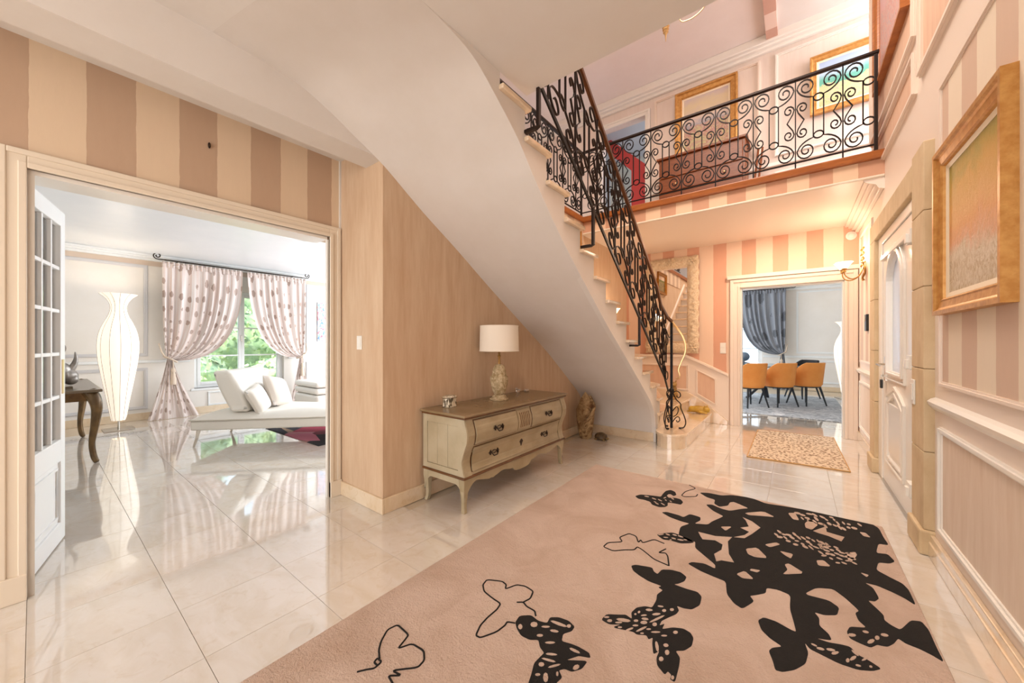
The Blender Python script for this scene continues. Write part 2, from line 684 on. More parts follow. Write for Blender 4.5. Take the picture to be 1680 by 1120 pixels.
# ---- slabs and ceilings
struct('ceiling', MB().box(XS, XR, -4.0, YSLAB, 2.92, FL2), M['ceiling'], label='flat ceiling above the near hall')
struct('ceiling', MB().box(XC, XS, -4.0, 0.72, 2.92, FL2), M['ceiling'])
sl = struct('ceiling', MB().box(XC, XR, YB, YF, 2.83, FL2 - 0.03), M['pinkcream'], label='ceiling below the balcony')
struct('trim', MB().box(XC, XR, YB - 0.012, YB, 2.842, 3.0), M['stripe_balcony'], label='striped balcony front')
struct('trim', MB().box(XC, XR, YB - 0.026, YB, 2.83, 2.852), M['cream'], bevel=0.006)
struct('floor_upper', MB().box(XC - .9, XR + 2, YB - 0.05, YF + .05, 3.0, FL2), M['edgewood'], bevel=0.012, label='varnished wooden edge of the balcony floor')
struct('floor_upper', MB().box(-4.6, XC + 0.04, 1.0, YB - 0.05, 3.0, FL2), M['edgewood'], bevel=0.012)
struct('trim', MB().box(XC, XC + 0.012, 2.6, YB - .012, 2.70, 3.0), M['stripe_left'])

# ---- upper floor shell
UPC = 5.74
struct('wall_upper_far', wall_with_hole('y', YF + .05, YF + 0.2, -4.6, 2.6, FL2, UPC, [(-2.93, -2.12, FL2, 5.32)]), M['upwall'])
struct('wall_upper_left', MB().box(-4.8, -4.6, -4, YF + .2, FL2, UPC), M['upwall'])
struct('wall_upper_right', MB().box(2.6, 2.8, 5.4, YF + .2, FL2, UPC), M['upwall'])
struct('wall_upper_rear', MB().box(-4.8, .9, -4.2, -4, FL2, UPC), M['upwall'])
struct('wall_upper_rear', MB().box(.86, 2.8, 5.4, 5.6, FL2, UPC), M['upwall'])
struct('ceiling_upper', MB().box(-4.8, 2.8, -4.2, YF + .2, UPC + 0.02, UPC + 0.15), plaster('upper_ceiling_paint', '#f5ebe5', '#f0e5de', sc=(1, 1, 1)))
struct('ceiling_upper', MB().box(-0.20, 2.8, 4.2, YF + .05, UPC - 0.0, UPC + 0.03), M['ceiling'])
struct('beam_upper', MB().box(-0.335, -0.20, 3.6, YF + .05, UPC - 0.07, UPC + 0.02), M['stripe_up'], label='striped ceiling beam')
# niche room behind the upper door
nb = MB()
nb.box(-3.6, -1.2, 8.4, 8.5, FL2, 5.5)
struct('wall_upper_room', nb, plain('pale_green_room_wall', '#e4e6da', 0.8))
struct('wall_upper_room', MB().prism([(6.85, 3.0), (8.4, 3.0), (8.4, 5.5), (6.85, 5.5)], 'x', -3.6, -3.5), plain('grey_room_wall', '#cfd0d2', 0.8))
struct('ceiling_upper_room', MB().box(-3.6, -1.2, 6.8, 8.5, 5.5, 5.6), plain('grey_room_ceiling', '#d3d6da', 0.8))
struct('floor_upper_room', MB().box(-3.6, -1.2, 6.7, 8.5, 3.0, FL2), M['edgewood'])
struct('wall_upper_room', MB().prism([(-2.62, 3.08), (-2.30, 3.08), (-2.30, 4.75), (-3.05, 5.5), (-3.35, 5.5), (-2.62, 4.75)], 'y', 7.35, 7.43),
       plain('red_painted_wall', '#cf4a44', 0.7), label='red painted partition seen through the upper doorway')


# ---- mouldings
def moulding(name, pts, prof, material, up=None, parent=None, closed=False):
    """sweep a small stepped profile: prof=(width,thickness)"""
    mb = MB()
    mb.tube(pts, 1.0, flat=(prof[0], prof[1]) + ((up,) if up else ()), closed=closed)
    return struct(name, mb, material, parent, bevel=min(prof) * 0.35)


def panel_frame_x(x, y0, y1, z0, z1, sgn, mat_, w=0.035, t=0.022, fill=None, sl=0.0):
    """rectangular applied moulding on a wall x = const; sgn = side facing the room"""
    mb = MB()
    for k, (ww, tt, off) in enumerate(((w, t * 0.55, 0), (w * 0.45, t, w * 0.2))):
        for (a, b, c, d) in ((y0 + off, y1 - off, z0 + off, z0 + off + ww), (y0 + off, y1 - off, z1 - off - ww, z1 - off),
                             (y0 + off, y0 + off + ww, z0 + off + ww, z1 - off - ww), (y1 - off - ww, y1 - off, z0 + off + ww, z1 - off - ww)):
            mb.box(x, x + sgn * tt, a, b, c, d)
    o = struct('trim', mb, mat_)
    if fill:
        struct('trim', MB().box(x, x + sgn * 0.004, y0 + w, y1 - w, z0 + w, z1 - w), fill)
    return o


def panel_frame_y(y, x0, x1, z0, z1, sgn, mat_, w=0.035, t=0.022, fill=None):
    mb = MB()
    for k, (ww, tt, off) in enumerate(((w, t * 0.55, 0), (w * 0.45, t, w * 0.2))):
        for (a, b, c, d) in ((x0 + off, x1 - off, z0 + off, z0 + off + ww), (x0 + off, x1 - off, z1 - off - ww, z1 - off),
                             (x0 + off, x0 + off + ww, z0 + off + ww, z1 - off - ww), (x1 - off - ww, x1 - off, z0 + off + ww, z1 - off - ww)):
            mb.box(a, b, y, y + sgn * tt, c, d)
    o = struct('trim', mb, mat_)
    if fill:
        struct('trim', MB().box(x0 + w, x1 - w, y, y + sgn * 0.004, z0 + w, z1 - w), fill)
    return o


# right wall: chair rail, panels
r = MB()
for a, b in ((-4.0, 3.27), (5.40, YF)):
    r.prism([(XR, 0.885), (XR - .012, 0.885), (XR - .03, 0.91), (XR - .035, 0.93), (XR - .02, 0.945), (XR, 0.955)], 'y', a, b)
struct('trim', r, M['white'], label='chair rail of the right wall')
panel_frame_x(XR, 0.3, 3.15, 1.03, 2.73, -1, M['pinkcream'], 0.03, 0.016, M['stripe_right'])
panel_frame_x(XR, 0.3, 3.15, 0.20, 0.80, -1, M['white'], 0.035, 0.022, M['panelright'])
panel_frame_x(XR, 5.48, 6.42, 1.03, 2.62, -1, M['pinkcream'], 0.03, 0.016, M['stripe_right'])
panel_frame_x(XR, 5.48, 6.42, 0.20, 0.80, -1, M['white'], 0.035, 0.02, M['panelright'])
panel_frame_x(XR, 1.2, 3.56, 3.02, 4.6, -1, M['pinkcream'], 0.045, 0.03, M['pinkpanel'])
panel_frame_x(XR, 3.68, 5.45, 2.98, 3.28, -1, M['pinkcream'], 0.04, 0.028, M['pinkpanel'])
panel_frame_x(XR, 3.68, 5.52, 3.38, 5.3, -1, M['pinkcream'], 0.045, 0.03, M['pinkpanel'])
struct('baseboard_right', MB().box(XR - .022, XR, -4, 3.27, 0, 0.13).box(XR - .03, XR, -4, 3.27, 0, 0.09).box(XR - .022, XR, 5.4, YF, 0, 0.13), M['plinth'], bevel=0.005)
# crown moulding under the balcony ceiling
cr = MB()
for a, b, c in ((0.0, 0.14, 0.022), (0.012, 0.105, 0.045), (0.02, 0.07, 0.075), (0.025, 0.035, 0.105)):
    cr.box(XR - b, XR, YB, YF, 2.83 - c, 2.83 - (c - 0.03))
struct('trim', cr, M['pinkcream'], bevel=0.006)
struct('trim', MB().prism([(XR, 2.72), (XR - .04, 2.73), (XR - .06, 2.77), (XR - .13, 2.80), (XR - .15, 2.83), (XR, 2.83)], 'y', YB - 0.012, YB), M['pinkcream'])
# left wall door opening: casing (stepped) and lining
cas = MB()
for t_, w0, w1 in ((0.018, 0.0, 0.09), (0.030, 0.0, 0.028), (0.026, 0.062, 0.09)):
    x0, x1 = XL, XL + t_
    cas.box(x0, x1, -0.02 - w1, -0.02 - w0, 0, 2.15 + w1)
    cas.box(x0, x1, 1.49 + w0, 1.49 + w1, 0, 2.15 + w1)
    cas.box(x0, x1, -0.02 - w0, 1.49 + w0, 2.15 + w0, 2.15 + w1)
cas.box(XL, XL + .036, -0.115, -0.02, 0, 0.13)
cas.box(XL, XL + .036, 1.49, 1.585, 0, 0.13)
struct('trim', cas, M['cream'], bevel=0.004, label='moulded casing of the living room doorway')
struct('trim', MB().box(XL - .19, XL, -0.02, 0.004, 0, 2.15).prism([(XL, 1.49), (XL, 1.478), (XL - .03, 1.478), (XL - .195, 1.735), (XL - .195, 1.745), (XL - .03, 1.49)], 'z', 0, 2.128).box(XL - .19, XL, 0.004, 1.478, 2.128, 2.15), M['white'])
struct('baseboard_left', MB().box(XL, XC + .018, 1.574, 1.592, 0, 0.115).box(XC, XC + .018, 1.592, 4.87, 0, 0.115), M['plinth'], bevel=0.004)
struct('baseboard_left', MB().box(XL, XL + .018, -4, -0.116, 0, 0.115), M['plinth'], bevel=0.004)
struct('trim', MB().box(XL, XL + .012, 1.575, 1.59, 0.115, 2.81), M['ceiling'])
# far wall casing
cas = MB()
for t_, w0, w1 in ((0.020, 0.0, 0.13), (0.034, 0.0, 0.03), (0.040, 0.085, 0.13)):
    y0, y1 = YF - t_, YF
    cas.box(-0.67 - w1, -0.67 - w0, y0, y1, 0, 2.11 + w1)
    cas.box(0.52 + w0, min(0.52 + w1, XR), y0, y1, 0, 2.11 + w1)
    cas.box(-0.67 - w0, 0.52 + w0, y0, y1, 2.11 + w0, 2.11 + w1)
cas.box(-0.84, 0.66, YF - .06, YF, 2.245, 2.30)
struct('trim', cas, M['pinkcream'], bevel=0.005, label='moulded casing of the dining room doorway')
struct('trim', MB().box(-0.67, -0.65, YF, YF + .15, 0, 2.11).box(0.50, 0.52, YF, YF + .15, 0, 2.11).box(-0.65, 0.50, YF, YF + .15, 2.09, 2.11), M['white'])

# far wall wainscot rising with the stair
wx = [(-0.82, 0.79), (-1.42, 1.075), (-2.44, 1.075)]
struct('trim', MB().prism([(-0.82, 0), (-0.82, 0.79), (-1.42, 1.075), (-2.44, 1.075), (-2.44, 0)], 'y', YF - .012, YF), M['pinkcream'], label='painted wainscot beside the first steps')
rl = MB()
rl.prism([(-0.82, 0.79), (-1.42, 1.075), (-2.44, 1.075), (-2.44, 1.03), (-1.43, 1.03), (-0.82, 0.745)], 'y', YF - .045, YF - .012)
struct('trim', rl, M['pinkcream'], bevel=0.01)
for poly in ([(-1.0, 0.30), (-1.0, 0.70), (-1.27, 0.83), (-1.27, 0.445)], [(-1.40, 0.50), (-1.40, 0.90), (-2.30, 0.90), (-2.30, 0.50)]):
    cx_ = sum(p[0] for p in poly) / 4
    cz_ = sum(p[1] for p in poly) / 4
    mb = MB()
    mb.tube([(p[0], YF - .018, p[1]) for p in poly], 1.0, flat=(0.02, 0.03, (0, 1, 0)), closed=True)
    struct('trim', mb, M['pinkcream'], bevel=0.005)
    struct('trim', MB().prism([(cx_ + (p[0] - cx_) * 0.93, cz_ + (p[1] - cz_) * 0.95) for p in poly], 'y', YF - .016, YF - .012), M['pinkpanel'])
# stone string board against the far wall
struct('trim', MB().prism([(-0.83, 0), (-0.83, 0.06), (-1.20, 0.36), (-1.42, 0.47), (-1.60, 0.49), (-2.44, 0.49), (-2.44, 0)], 'y', YF - .05, YF - .012), M['step'], bevel=0.006)

# upper wall cornice, panel mouldings, upper door casing
cor = MB()
for a, b in ((0.0, 0.16), (0.03, 0.11), (0.075, 0.055)):
    cor.box(-4.6, 2.6, YF + .05 - b, YF + .05, UPC - 0.10 - a, UPC - a + 0.02)
struct('trim', cor, M['white'], bevel=0.012, label='white cornice of the upper hall')
struct('trim', MB().box(-2.0, -0.33, YF + .035, YF + .05, FL2, FL2 + .14).box(-0.2, 2.6, YF + .035, YF + .05, FL2, FL2 + .14), M['white'])
panel_frame_y(YF + .05, -1.96, -0.42, 4.0, 5.5, -1, M['pinkcream'], 0.04, 0.03)
panel_frame_y(YF + .05, -0.24, 2.3, 4.0, 5.5, -1, M['white'], 0.04, 0.03)
panel_frame_y(YF + .05, -0.24, 2.3, 3.25, 3.78, -1, M['white'], 0.04, 0.03)
panel_frame_y(YF + .05, -1.96, -0.42, 3.25, 3.78, -1, M['pinkcream'], 0.04, 0.03)
struct('trim', MB().box(-2.05, 2.6, YF + .015, YF + .05, 3.86, 3.92), M['white'], bevel=0.01)
cas = MB()
for t_, w0, w1 in ((0.02, 0, 0.09), (0.035, 0.055, 0.09)):
    cas.box(-2.93 - w1, -2.93 - w0, YF + .05 - t_, YF + .05, FL2, 5.32 + w1)
    cas.box(-2.12 + w0, -2.12 + w1, YF + .05 - t_, YF + .05, FL2, 5.32 + w1)
    cas.box(-2.93 - w0, -2.12 + w0, YF + .05 - t_, YF + .05, 5.32 + w0, 5.32 + w1)
struct('trim', cas, M['white'], bevel=0.005)

# ---- living room shell
LX = -8.55
struct('wall_living_window', wall_with_hole('x', LX - .25, LX, -0.9, 5.4, 0, 2.75, [(1.76, 3.22, 0.45, 2.26)]), M['livwall'])
struct('wall_living_left', MB().box(LX, XL - .19, -0.90, -0.70, 0, 2.75), M['livwall'])
struct('wall_living_right', MB().box(LX, XL - .19, 5.2, 5.4, 0, 2.75), M['livwall'])
struct('wall_living_door', wall_with_hole('x', XL - .20, XL - .19, -0.7, 5.3, 0, 2.75, [(-0.02, 1.745, 0, 2.15)]), M['livwall'])
struct('ceiling_living', MB().box(LX - .2, XL - .19, -0.9, 5.4, 2.74, 2.86), M['living_ceiling'])
cor = MB()
for a, b in ((0.0, 0.13), (0.025, 0.09), (0.06, 0.045)):
    cor.box(LX, LX + b, -0.70, 5.2, 2.74 - a - .04, 2.74 - a)
struct('trim', cor, M['livwhite'], bevel=0.008)
struct('trim', MB().box(LX, LX + .012, -0.70, 5.2, 2.56, 2.64), M['livbeige'])
rl = MB().box(LX, LX + .03, -0.70, 1.7, 0.94, 0.985).box(LX, LX + .03, 3.3, 5.2, 0.94, 0.985)
struct('trim', rl, M['livwhite'], bevel=0.008)
for (a, b) in ((-0.55, 1.16), (3.66, 5.0)):
    panel_frame_x(LX, a, b, 1.05, 2.56, 1, M['livgrey'], 0.05, 0.025)
    panel_frame_x(LX, a, b, 0.18, 0.86, 1, M['livgrey'], 0.05, 0.025)
panel_frame_x(LX, 1.95, 3.05, 0.12, 0.38, 1, M['livwhite'], 0.03, 0.02)
struct('baseboard_living', MB().box(LX, LX + .02, -0.70, 5.2, 0, 0.12), M['plinth'], bevel=0.004)

# ---- dining room shell
DY = 12.6
struct('wall_dining_back', wall_with_hole('y', DY, DY + .25, -3.4, 2.6, 0, 2.85, [(-2.1, -0.75, 0.5, 2.3)]), M['livwall'])
struct('wall_dining_right', MB().box(2.4, 2.6, YF + .15, DY, 0, 2.85), M['livwall'])
struct('wall_dining_left', MB().box(-3.6, -3.4, YF + .15, DY, 0, 2.85), M['livwall'])
struct('wall_dining_door', wall_with_hole('y', YF + .15, YF + .16, -3.4, 2.6, 0, 2.85, [(-0.67, 0.52, 0, 2.11)]), M['livwall'])
struct('ceiling_dining', MB().box(-3.4, 2.6, YF + .15, DY, 2.85, 2.95), M['living_ceiling'])
struct('trim', MB().box(-3.4, 2.4, DY - .07, DY, 2.76, 2.85).box(-3.4, 2.4, DY - .04, DY, 2.70, 2.76), M['livwhite'], bevel=0.01)
struct('trim', MB().box(-0.72, 2.4, DY - .03, DY, 0.86, 0.92), M['livwhite'], bevel=0.01)
panel_frame_y(DY, 0.02, 2.2, 0.98, 2.66, -1, M['livwhite'], 0.045, 0.025)
panel_frame_y(DY, 0.02, 2.2, 0.2, 0.8, -1, M['livwhite'], 0.045, 0.025)
struct('baseboard_dining', MB().box(-3.4, 2.4, DY - .02, DY, 0, 0.12), M['plinth'])


# ---- windows
def window(name, axis, plane, u0, u1, z0, z1, bars, depth, label, sgn=1):
    """casement pair in a hole; axis normal"""
    def B(mb, a, b, c, d, t0, t1):
        if axis == 'x':
            mb.box(plane + t0, plane + t1, a, b, c, d)
        else:
            mb.box(a, b, plane + t0, plane + t1, c, d)
    root = bpy.data.objects.new(name, None)
    COL.objects.link(root)
    root['kind'] = 'structure'
    root['label'] = label
    fr = MB()
    w = 0.055
    B(fr, u0, u0 + w, z0, z1, -.06, .0)
    B(fr, u1 - w, u1, z0, z1, -.06, .0)
    B(fr, u0 + w, u1 - w, z0, z0 + w, -.06, .0)
    B(fr, u0 + w, u1 - w, z1 - w, z1, -.06, .0)
    obj('window_frame', fr, M['livwhite'], root, bevel=0.005)
    mid = (u0 + u1) / 2
    for (a, b) in ((u0 + w, mid), (mid, u1 - w)):
        c = MB()
        s_ = 0.05
        B(c, a, a + s_, z0 + w, z1 - w, -.05, .012)
        B(c, b - s_, b, z0 + w, z1 - w, -.05, .012)
        B(c, a + s_, b - s_, z0 + w, z0 + w + s_, -.05, .012)
        B(c, a + s_, b - s_, z1 - w - s_, z1 - w, -.05, .012)
        cs = obj('casement', c, M['livwhite'], root, bevel=0.005)
        for zb in bars:
            g = MB()
            B(g, a + s_, b - s_, zb - .012, zb + .012, -.045, .006)
            obj('glazing_bar', g, M['livwhite'], cs)
        zz = [z0 + w + s_] + list(bars) + [z1 - w - s_]
        for i in range(len(zz) - 1):
            g = MB()
            B(g, a + s_, b - s_, zz[i], zz[i + 1], -.024, -.020)
            obj('pane', g, M['glass'], cs)
    h = MB()
    B(h, mid - .012, mid + .012, (z0 + z1) / 2 - .06, (z0 + z1) / 2 + .06, .012, .03)
    obj('window_handle', h, M['chrome'], root, bevel=0.004)
    sl_ = MB()
    B(sl_, u0 - .05, u1 + .05, z0 - .04, z0, -.05, .095) if sgn > 0 else B(sl_, u0 - .05, u1 + .05, z0 - .04, z0, -.08, .05)
    obj('window_sill', sl_, M['livwhite'], root, bevel=0.006)
    return root


window('window_1', 'x', LX - .08, 1.76, 3.22, 0.45, 2.26, (1.03, 1.56), .06, 'white living room casement window between flowered curtains')
window('window_2', 'y', DY + .12, -2.1, -0.75, 0.5, 2.3, (1.1, 1.65), .06, 'white dining room window behind the grey curtain', -1)

# ================================================================== STAIRCASE
R_ = 0.187
NOSE = {3: 5.06, 4: 4.93, 5: 4.66}
for k in range(6, 19):
    NOSE[k] = 4.37 - (k - 6) * 0.2625


def tz(k):
    return {2: .365, 3: .56}.get(k, k * R_ + (0 if k < 12 else (k - 12) * 0.012))


stair = thing('staircase', 'cream stone staircase with plastered underside climbing along the left wall', 'staircase', (-1.4, 4.9, 0))

# plaster soffit and string
OUT = [(4.873, .0), (4.870, .18), (4.845, .31), (4.775, .435), (4.665, .54), (4.529, .642), (3.70, 1.201), (3.386, 1.406), (2.867, 1.776), (2.455, 2.088), (2.122, 2.383), (1.91, 2.593), (1.695, 2.748), (1.509, 2.862), (1.325, 2.905), (1.10, 2.921), (0.70, 2.922)]
INN = [(4.885, .0), (4.882, .18), (4.865, .34), (4.79, .49), (4.645, .625), (4.466, .752), (3.918, 1.139), (3.386, 1.47), (2.77, 1.85), (2.35, 2.12), (2.002, 2.331), (1.80, 2.465), (1.589, 2.606), (1.36, 2.722), (1.191, 2.807), (.967, 2.885), (.55, 2.922)]


def smooth_curve(pts, n):
    """Catmull-Rom resample"""
    P = [Vector(p) for p in pts]
    o = []
    m = len(P) - 1
    for i in range(n + 1):
        t = i / n * m
        k = min(int(t), m - 1)
        f = t - k
        p0, p1, p2, p3 = P[max(k - 1, 0)], P[k], P[k + 1], P[min(k + 2, m)]
        o.append(0.5 * ((2 * p1) + (p2 - p0) * f + (2 * p0 - 5 * p1 + 4 * p2 - p3) * f * f + (3 * p1 - p0 - 3 * p2 + p3) * f ** 3))
    return o


NS = 90
co, ci = smooth_curve(OUT, NS), smooth_curve(INN, NS)


def sof(u, v):
    i = round(v * NS)
    a, b = ci[i], co[i]
    e = u
    return (XC + (XS - XC) * u, a.x + (b.x - a.x) * e, a.y + (b.y - a.y) * e)


sm = MB().grid(sof, 14, NS)
obj('soffit', sm, M['soffit'], stair, smooth=True, angle=60)

# string: the stepped plaster cheek under the treads
poly = [(p.x, p.y) for p in co]
# tidy: build a monotone outline
pl = [(0.70, tz(16) - 0.03)]
for k in range(16, 2, -1):
    pl.append((NOSE[k] - 0.02, tz(k) - 0.03))
    pl.append((NOSE[k] - 0.02, tz(k - 1) - 0.03))
pl.append((5.04, R_ - 0.01))
pl.append((5.04, 0.0))
st = MB().prism([(p[0], p[1]) for p in poly] + [(0.70, tz(16) - 0.03)] + pl[1:] + [], 'x', XS - 0.05, XS)
obj('string', st, M['ceiling'], stair)
obj('skirting', MB().box(XC + .01, XS - 0.03, 4.862, 4.880, 0, 0.115), M['plinth'], stair, bevel=0.003)

# straight treads and risers
for k in range(6, 17):
    y1 = NOSE[k]
    y0 = NOSE[k + 1] - 0.03
    obj('tread', MB().box(XC, XS + 0.035, y0, y1 + .012, tz(k) - 0.032, tz(k)), M['step'], stair, bevel=0.008)
    obj('riser', MB().box(XC, XS - 0.006, y1 - 0.045, y1 - 0.02, tz(k - 1), tz(k) - 0.032), M['ceiling'], stair)


def slab(name, poly2, z0, z1, m, bev=0.008):
    return obj(name, MB().prism(poly2, 'z', z0, z1), m, stair, bevel=bev)


# bull-nosed first step
arc = [(-1.22 + 0.19 * math.cos(a), 4.86 + 0.24 * math.sin(a)) for a in [math.radians(180 + i * 15) for i in range(13)]]
p1_ = arc + [(-1.03, 6.44), (-1.5, 6.545), (-1.5, 4.95), (-1.41, 4.95)]
slab('tread', p1_, R_ - .04, R_ - 0.005, M['step'], 0.012)
arc2 = [(-1.22 + 0.17 * math.cos(a), 4.86 + 0.22 * math.sin(a)) for a in [math.radians(180 + i * 15) for i in range(13)]]
slab('riser', arc2 + [(-1.05, 6.42), (-1.5, 6.52), (-1.5, 4.95), (-1.39, 4.95)], 0.0, R_ - .04, M['step'], 0)
# second step and the winders
slab('tread', [(-1.385, 4.93), (-1.36, 6.53), (-2.42, 6.548), (-2.42, 4.95)], tz(2) - .035, tz(2), M['step'])
slab('riser', [(-1.41, 4.95), (-1.385, 6.53), (-1.9, 6.53), (-1.9, 4.95)], R_ - .005, tz(2) - .035, M['step'], 0)
slab('tread', [(XS + .035, NOSE[3] + .012), (-1.95, 6.54), (-2.43, 6.54), (-2.43, 4.9), (XS + .035, 4.90)], tz(3) - .035, tz(3), M['step'])
slab('riser', [(XS - .006, NOSE[3] - .02), (-1.97, 6.52), (-2.42, 6.52), (-2.42, 4.9), (XS - .006, 4.92)], tz(2), tz(3) - .035, M['ceiling'], 0)
slab('tread', [(XS + .035, NOSE[4] + .012), (-2.43, 5.95), (-2.43, 4.64), (XS + .035, 4.63)], tz(4) - .035, tz(4), M['step'])
slab('riser', [(XS - .006, NOSE[4] - .02), (-2.43, 5.91), (-2.43, 4.76), (XS - .006, 4.76)], tz(3), tz(4) - .035, M['ceiling'], 0)
slab('tread', [(XS + .035, NOSE[5] + .012), (-2.43, 5.0), (-2.43, 4.34), (XS + .035, 4.34)], tz(5) - .034, tz(5) - .001, M['step'])
slab('riser', [(XS - .006, NOSE[5] - .02), (-2.43, 4.97), (-2.43, 4.52), (XS - .006, 4.52)], tz(4), tz(5) - .035, M['ceiling'], 0)

# wall string mouldings on the stair wall
wm = MB()
wm.tube([(XC + .012, 4.6, 1.12), (XC + .012, 2.2, 2.86)], 1.0, flat=(0.05, 0.03, (0, 0, 1)))
wm.tube([(XC + .012, 6.5, 1.06), (XC + .012, 4.9, 1.08), (XC + .012, 4.6, 1.12)], 1.0, flat=(0.05, 0.03, (0, 0, 1)))
struct('trim', wm, M['pinkcream'], bevel=0.006)


# ================================================================== WROUGHT IRON RAILINGS
def spiral(cx, cy, r0, r1, a0, turns, n=18):
    return [(cx + (r0 + (r1 - r0) * i / n) * math.cos(a0 + turns * 2 * PI * i / n),
             cy + (r0 + (r1 - r0) * i / n) * math.sin(a0 + turns * 2 * PI * i / n)) for i in range(n + 1)]


def scroll_half(sg, P, turns=1.55):
    """one side strand of a unit, in (u, w): u across (0 = centre bar), w 0..1 up.  rod with scrolls at both ends"""
    rod = 0.39 * P * sg

    def end(top):
        s = 1 if top else -1
        c = 0.5 + s * 0.385            # scroll centre height
        cu = 0.235 * P
        r = 0.095 * 0.86
        pts = []
        # from rod end: sweep towards the bar
        zz = 0.5 + s * 0.245
        for i in range(7):
            t = i / 6
            # quadratic: rod -> (0.06P) near bar
            q0, q1, q2 = (0.39 * P, zz), (0.10 * P, 0.5 + s * 0.275), (0.035 * P, 0.5 + s * 0.385)
            u = (1 - t) ** 2 * q0[0] + 2 * t * (1 - t) * q1[0] + t * t * q2[0]
            w = (1 - t) ** 2 * q0[1] + 2 * t * (1 - t) * q1[1] + t * t * q2[1]
            pts.append((u, w))
        # spiral around the centre starting at the bar side
        ru, rw = cu - 0.035 * P, 0.105
        n = 22
        for i in range(1, n + 1):
            t = i / n
            a = PI - t * turns * 2 * PI
            k = 1 - 0.78 * t
            pts.append((cu + ru * k * math.cos(a), 0.5 + s * (0.385 + rw * k * math.sin(a))))
        return pts
    top = end(True)
    bot = end(False)
    strand = bot[::-1] + top
    return [(sg * u, w) for u, w in strand]


def mid_half(sg, P, turns=1.25):
    pts = []
    for s in (-1, 1):
        cu, cw = 0.155 * P, 0.5 + s * 0.135
        ru, rw = 0.125 * P, 0.068
        seg = []
        n = 14
        for i in range(n + 1):
            t = i / n
            a = PI - t * turns * 2 * PI
            k = 1 - 0.72 * t
            seg.append((cu + ru * k * math.cos(a), 0.5 + s * (0.150 + rw * k * math.sin(a))))
        if s < 0:
            pts += seg[::-1]
            pts += [(0.06 * P, 0.5 - 0.10), (0.19 * P, 0.5)]
        else:
            pts += [(0.06 * P, 0.5 + 0.10)] + seg
    return [(sg * u, w) for u, w in pts]


def ring_pts(cu, cw, ru, rw, n=14):
    return [(cu + ru * math.cos(2 * PI * i / n), cw + rw * math.sin(2 * PI * i / n)) for i in range(n)]


def railing_unit(place, P, thick, root, flat, mat_, left_ring=True, bar=True, ts=1.55, tm=1.25):
    """adds parts for one unit; place(u,w) -> world point"""
    def run(pts):
        return [place(u, w) for u, w in pts]
    if bar:
        mb = MB()
        mb.tube(run([(0, 0.0), (0, 1.0)]), 1.0, flat=flat)
        obj('baluster', mb, mat_, root)
    for sg in (-1, 1):
        mb = MB()
        mb.tube(run(scroll_half(sg, P, ts)), 1.0, flat=flat)
        obj('scroll', mb, mat_, root)
        mb = MB()
        mb.tube(run(mid_half(sg, P, tm)), 1.0, flat=flat)
        obj('small_scroll', mb, mat_, root)
    if left_ring:
        for w in (0.5 + 0.225, 0.5 - 0.225):
            mb = MB()
            mb.tube(run(ring_pts(-0.5 * P, w, 0.105 * P, 0.042)), 1.0, flat=flat, closed=True)
            obj('ring', mb, mat_, root)


# balcony railing
bal = thing('balcony_railing', 'black wrought iron balcony railing with scrolls along the upper landing', 'railing', (0.6, YB - 0.03, FL2))
P = 0.367
yb = YB - 0.03
zb, ztp = 3.145, 3.985


def bplace(i):
    return lambda u, w: (P * i + u, yb, zb + (ztp - zb) * w)


fl_b = (0.014, 0.010, (0, 1, 0))
for i in range(-6, 2):
    railing_unit(bplace(i), P, 0.01, bal, fl_b, M['iron'])
for w in (0.725, 0.275):
    obj('ring', MB().tube([bplace(1)(u, ww) for u, ww in ring_pts(0.5 * P, w, 0.105 * P, 0.042)], 1.0, flat=fl_b, closed=True), M['iron'], bal)
obj('handrail', MB().box(-2.46, 0.62, yb - .022, yb + .022, ztp, ztp + .028), M['rust_iron'], bal, bevel=0.006)
obj('bottom_rail', MB().box(-2.46, 0.60, yb - .008, yb + .008, zb - .012, zb), M['iron'], bal)
obj('post', MB().box(0.585, 0.612, yb - .014, yb + .014, FL2, ztp), M['rust_iron'], bal, bevel=0.003)
obj('post', MB().box(-2.46, -2.435, yb - .012, yb + .012, FL2, ztp), M['rust_iron'], bal, bevel=0.003)
for i in range(-6, 2):
    obj('foot', MB().box(P * i - .006, P * i + .006, yb - .006, yb + .006, FL2, zb), M['iron'], bal)

# gallery railing over the stair wall (along y)
gal = thing('gallery_railing', 'black wrought iron railing of the side gallery seen behind the stair railing', 'railing', (XC, YB - 0.4, FL2))
for i in range(0, 6):
    yc = YB - 0.03 - P * (i + 0.5)
    railing_unit((lambda yc: (lambda u, w: (XC - 0.0, yc + u, zb + (ztp - zb) * w)))(yc), P, 0.01, gal, (0.010, 0.014, (1, 0, 0)), M['iron'])
obj('handrail', MB().box(XC - .022, XC + .022, YB - .05 - 6 * P, YB - .05, ztp, ztp + .028), M['rust_iron'], gal, bevel=0.006)
obj('bottom_rail', MB().box(XC - .008, XC + .008, YB - .05 - 6 * P, YB - .05, zb - .012, zb), M['iron'], gal)

# stair railing (sheared units on the slope)
sr = thing('stair_railing', 'heavy black wrought iron stair railing with scrolled panels and brass handrail end', 'railing', (-1.27, 4.95, R_))
XRL = -1.315
SL = 0.735


def base_z(y):
    return 0.70 + (5.02 - y) * SL + 0.02


def splace(yc):
    return lambda u, w: (XRL, yc - u, base_z(yc - u) + 0.045 + w * 0.80)


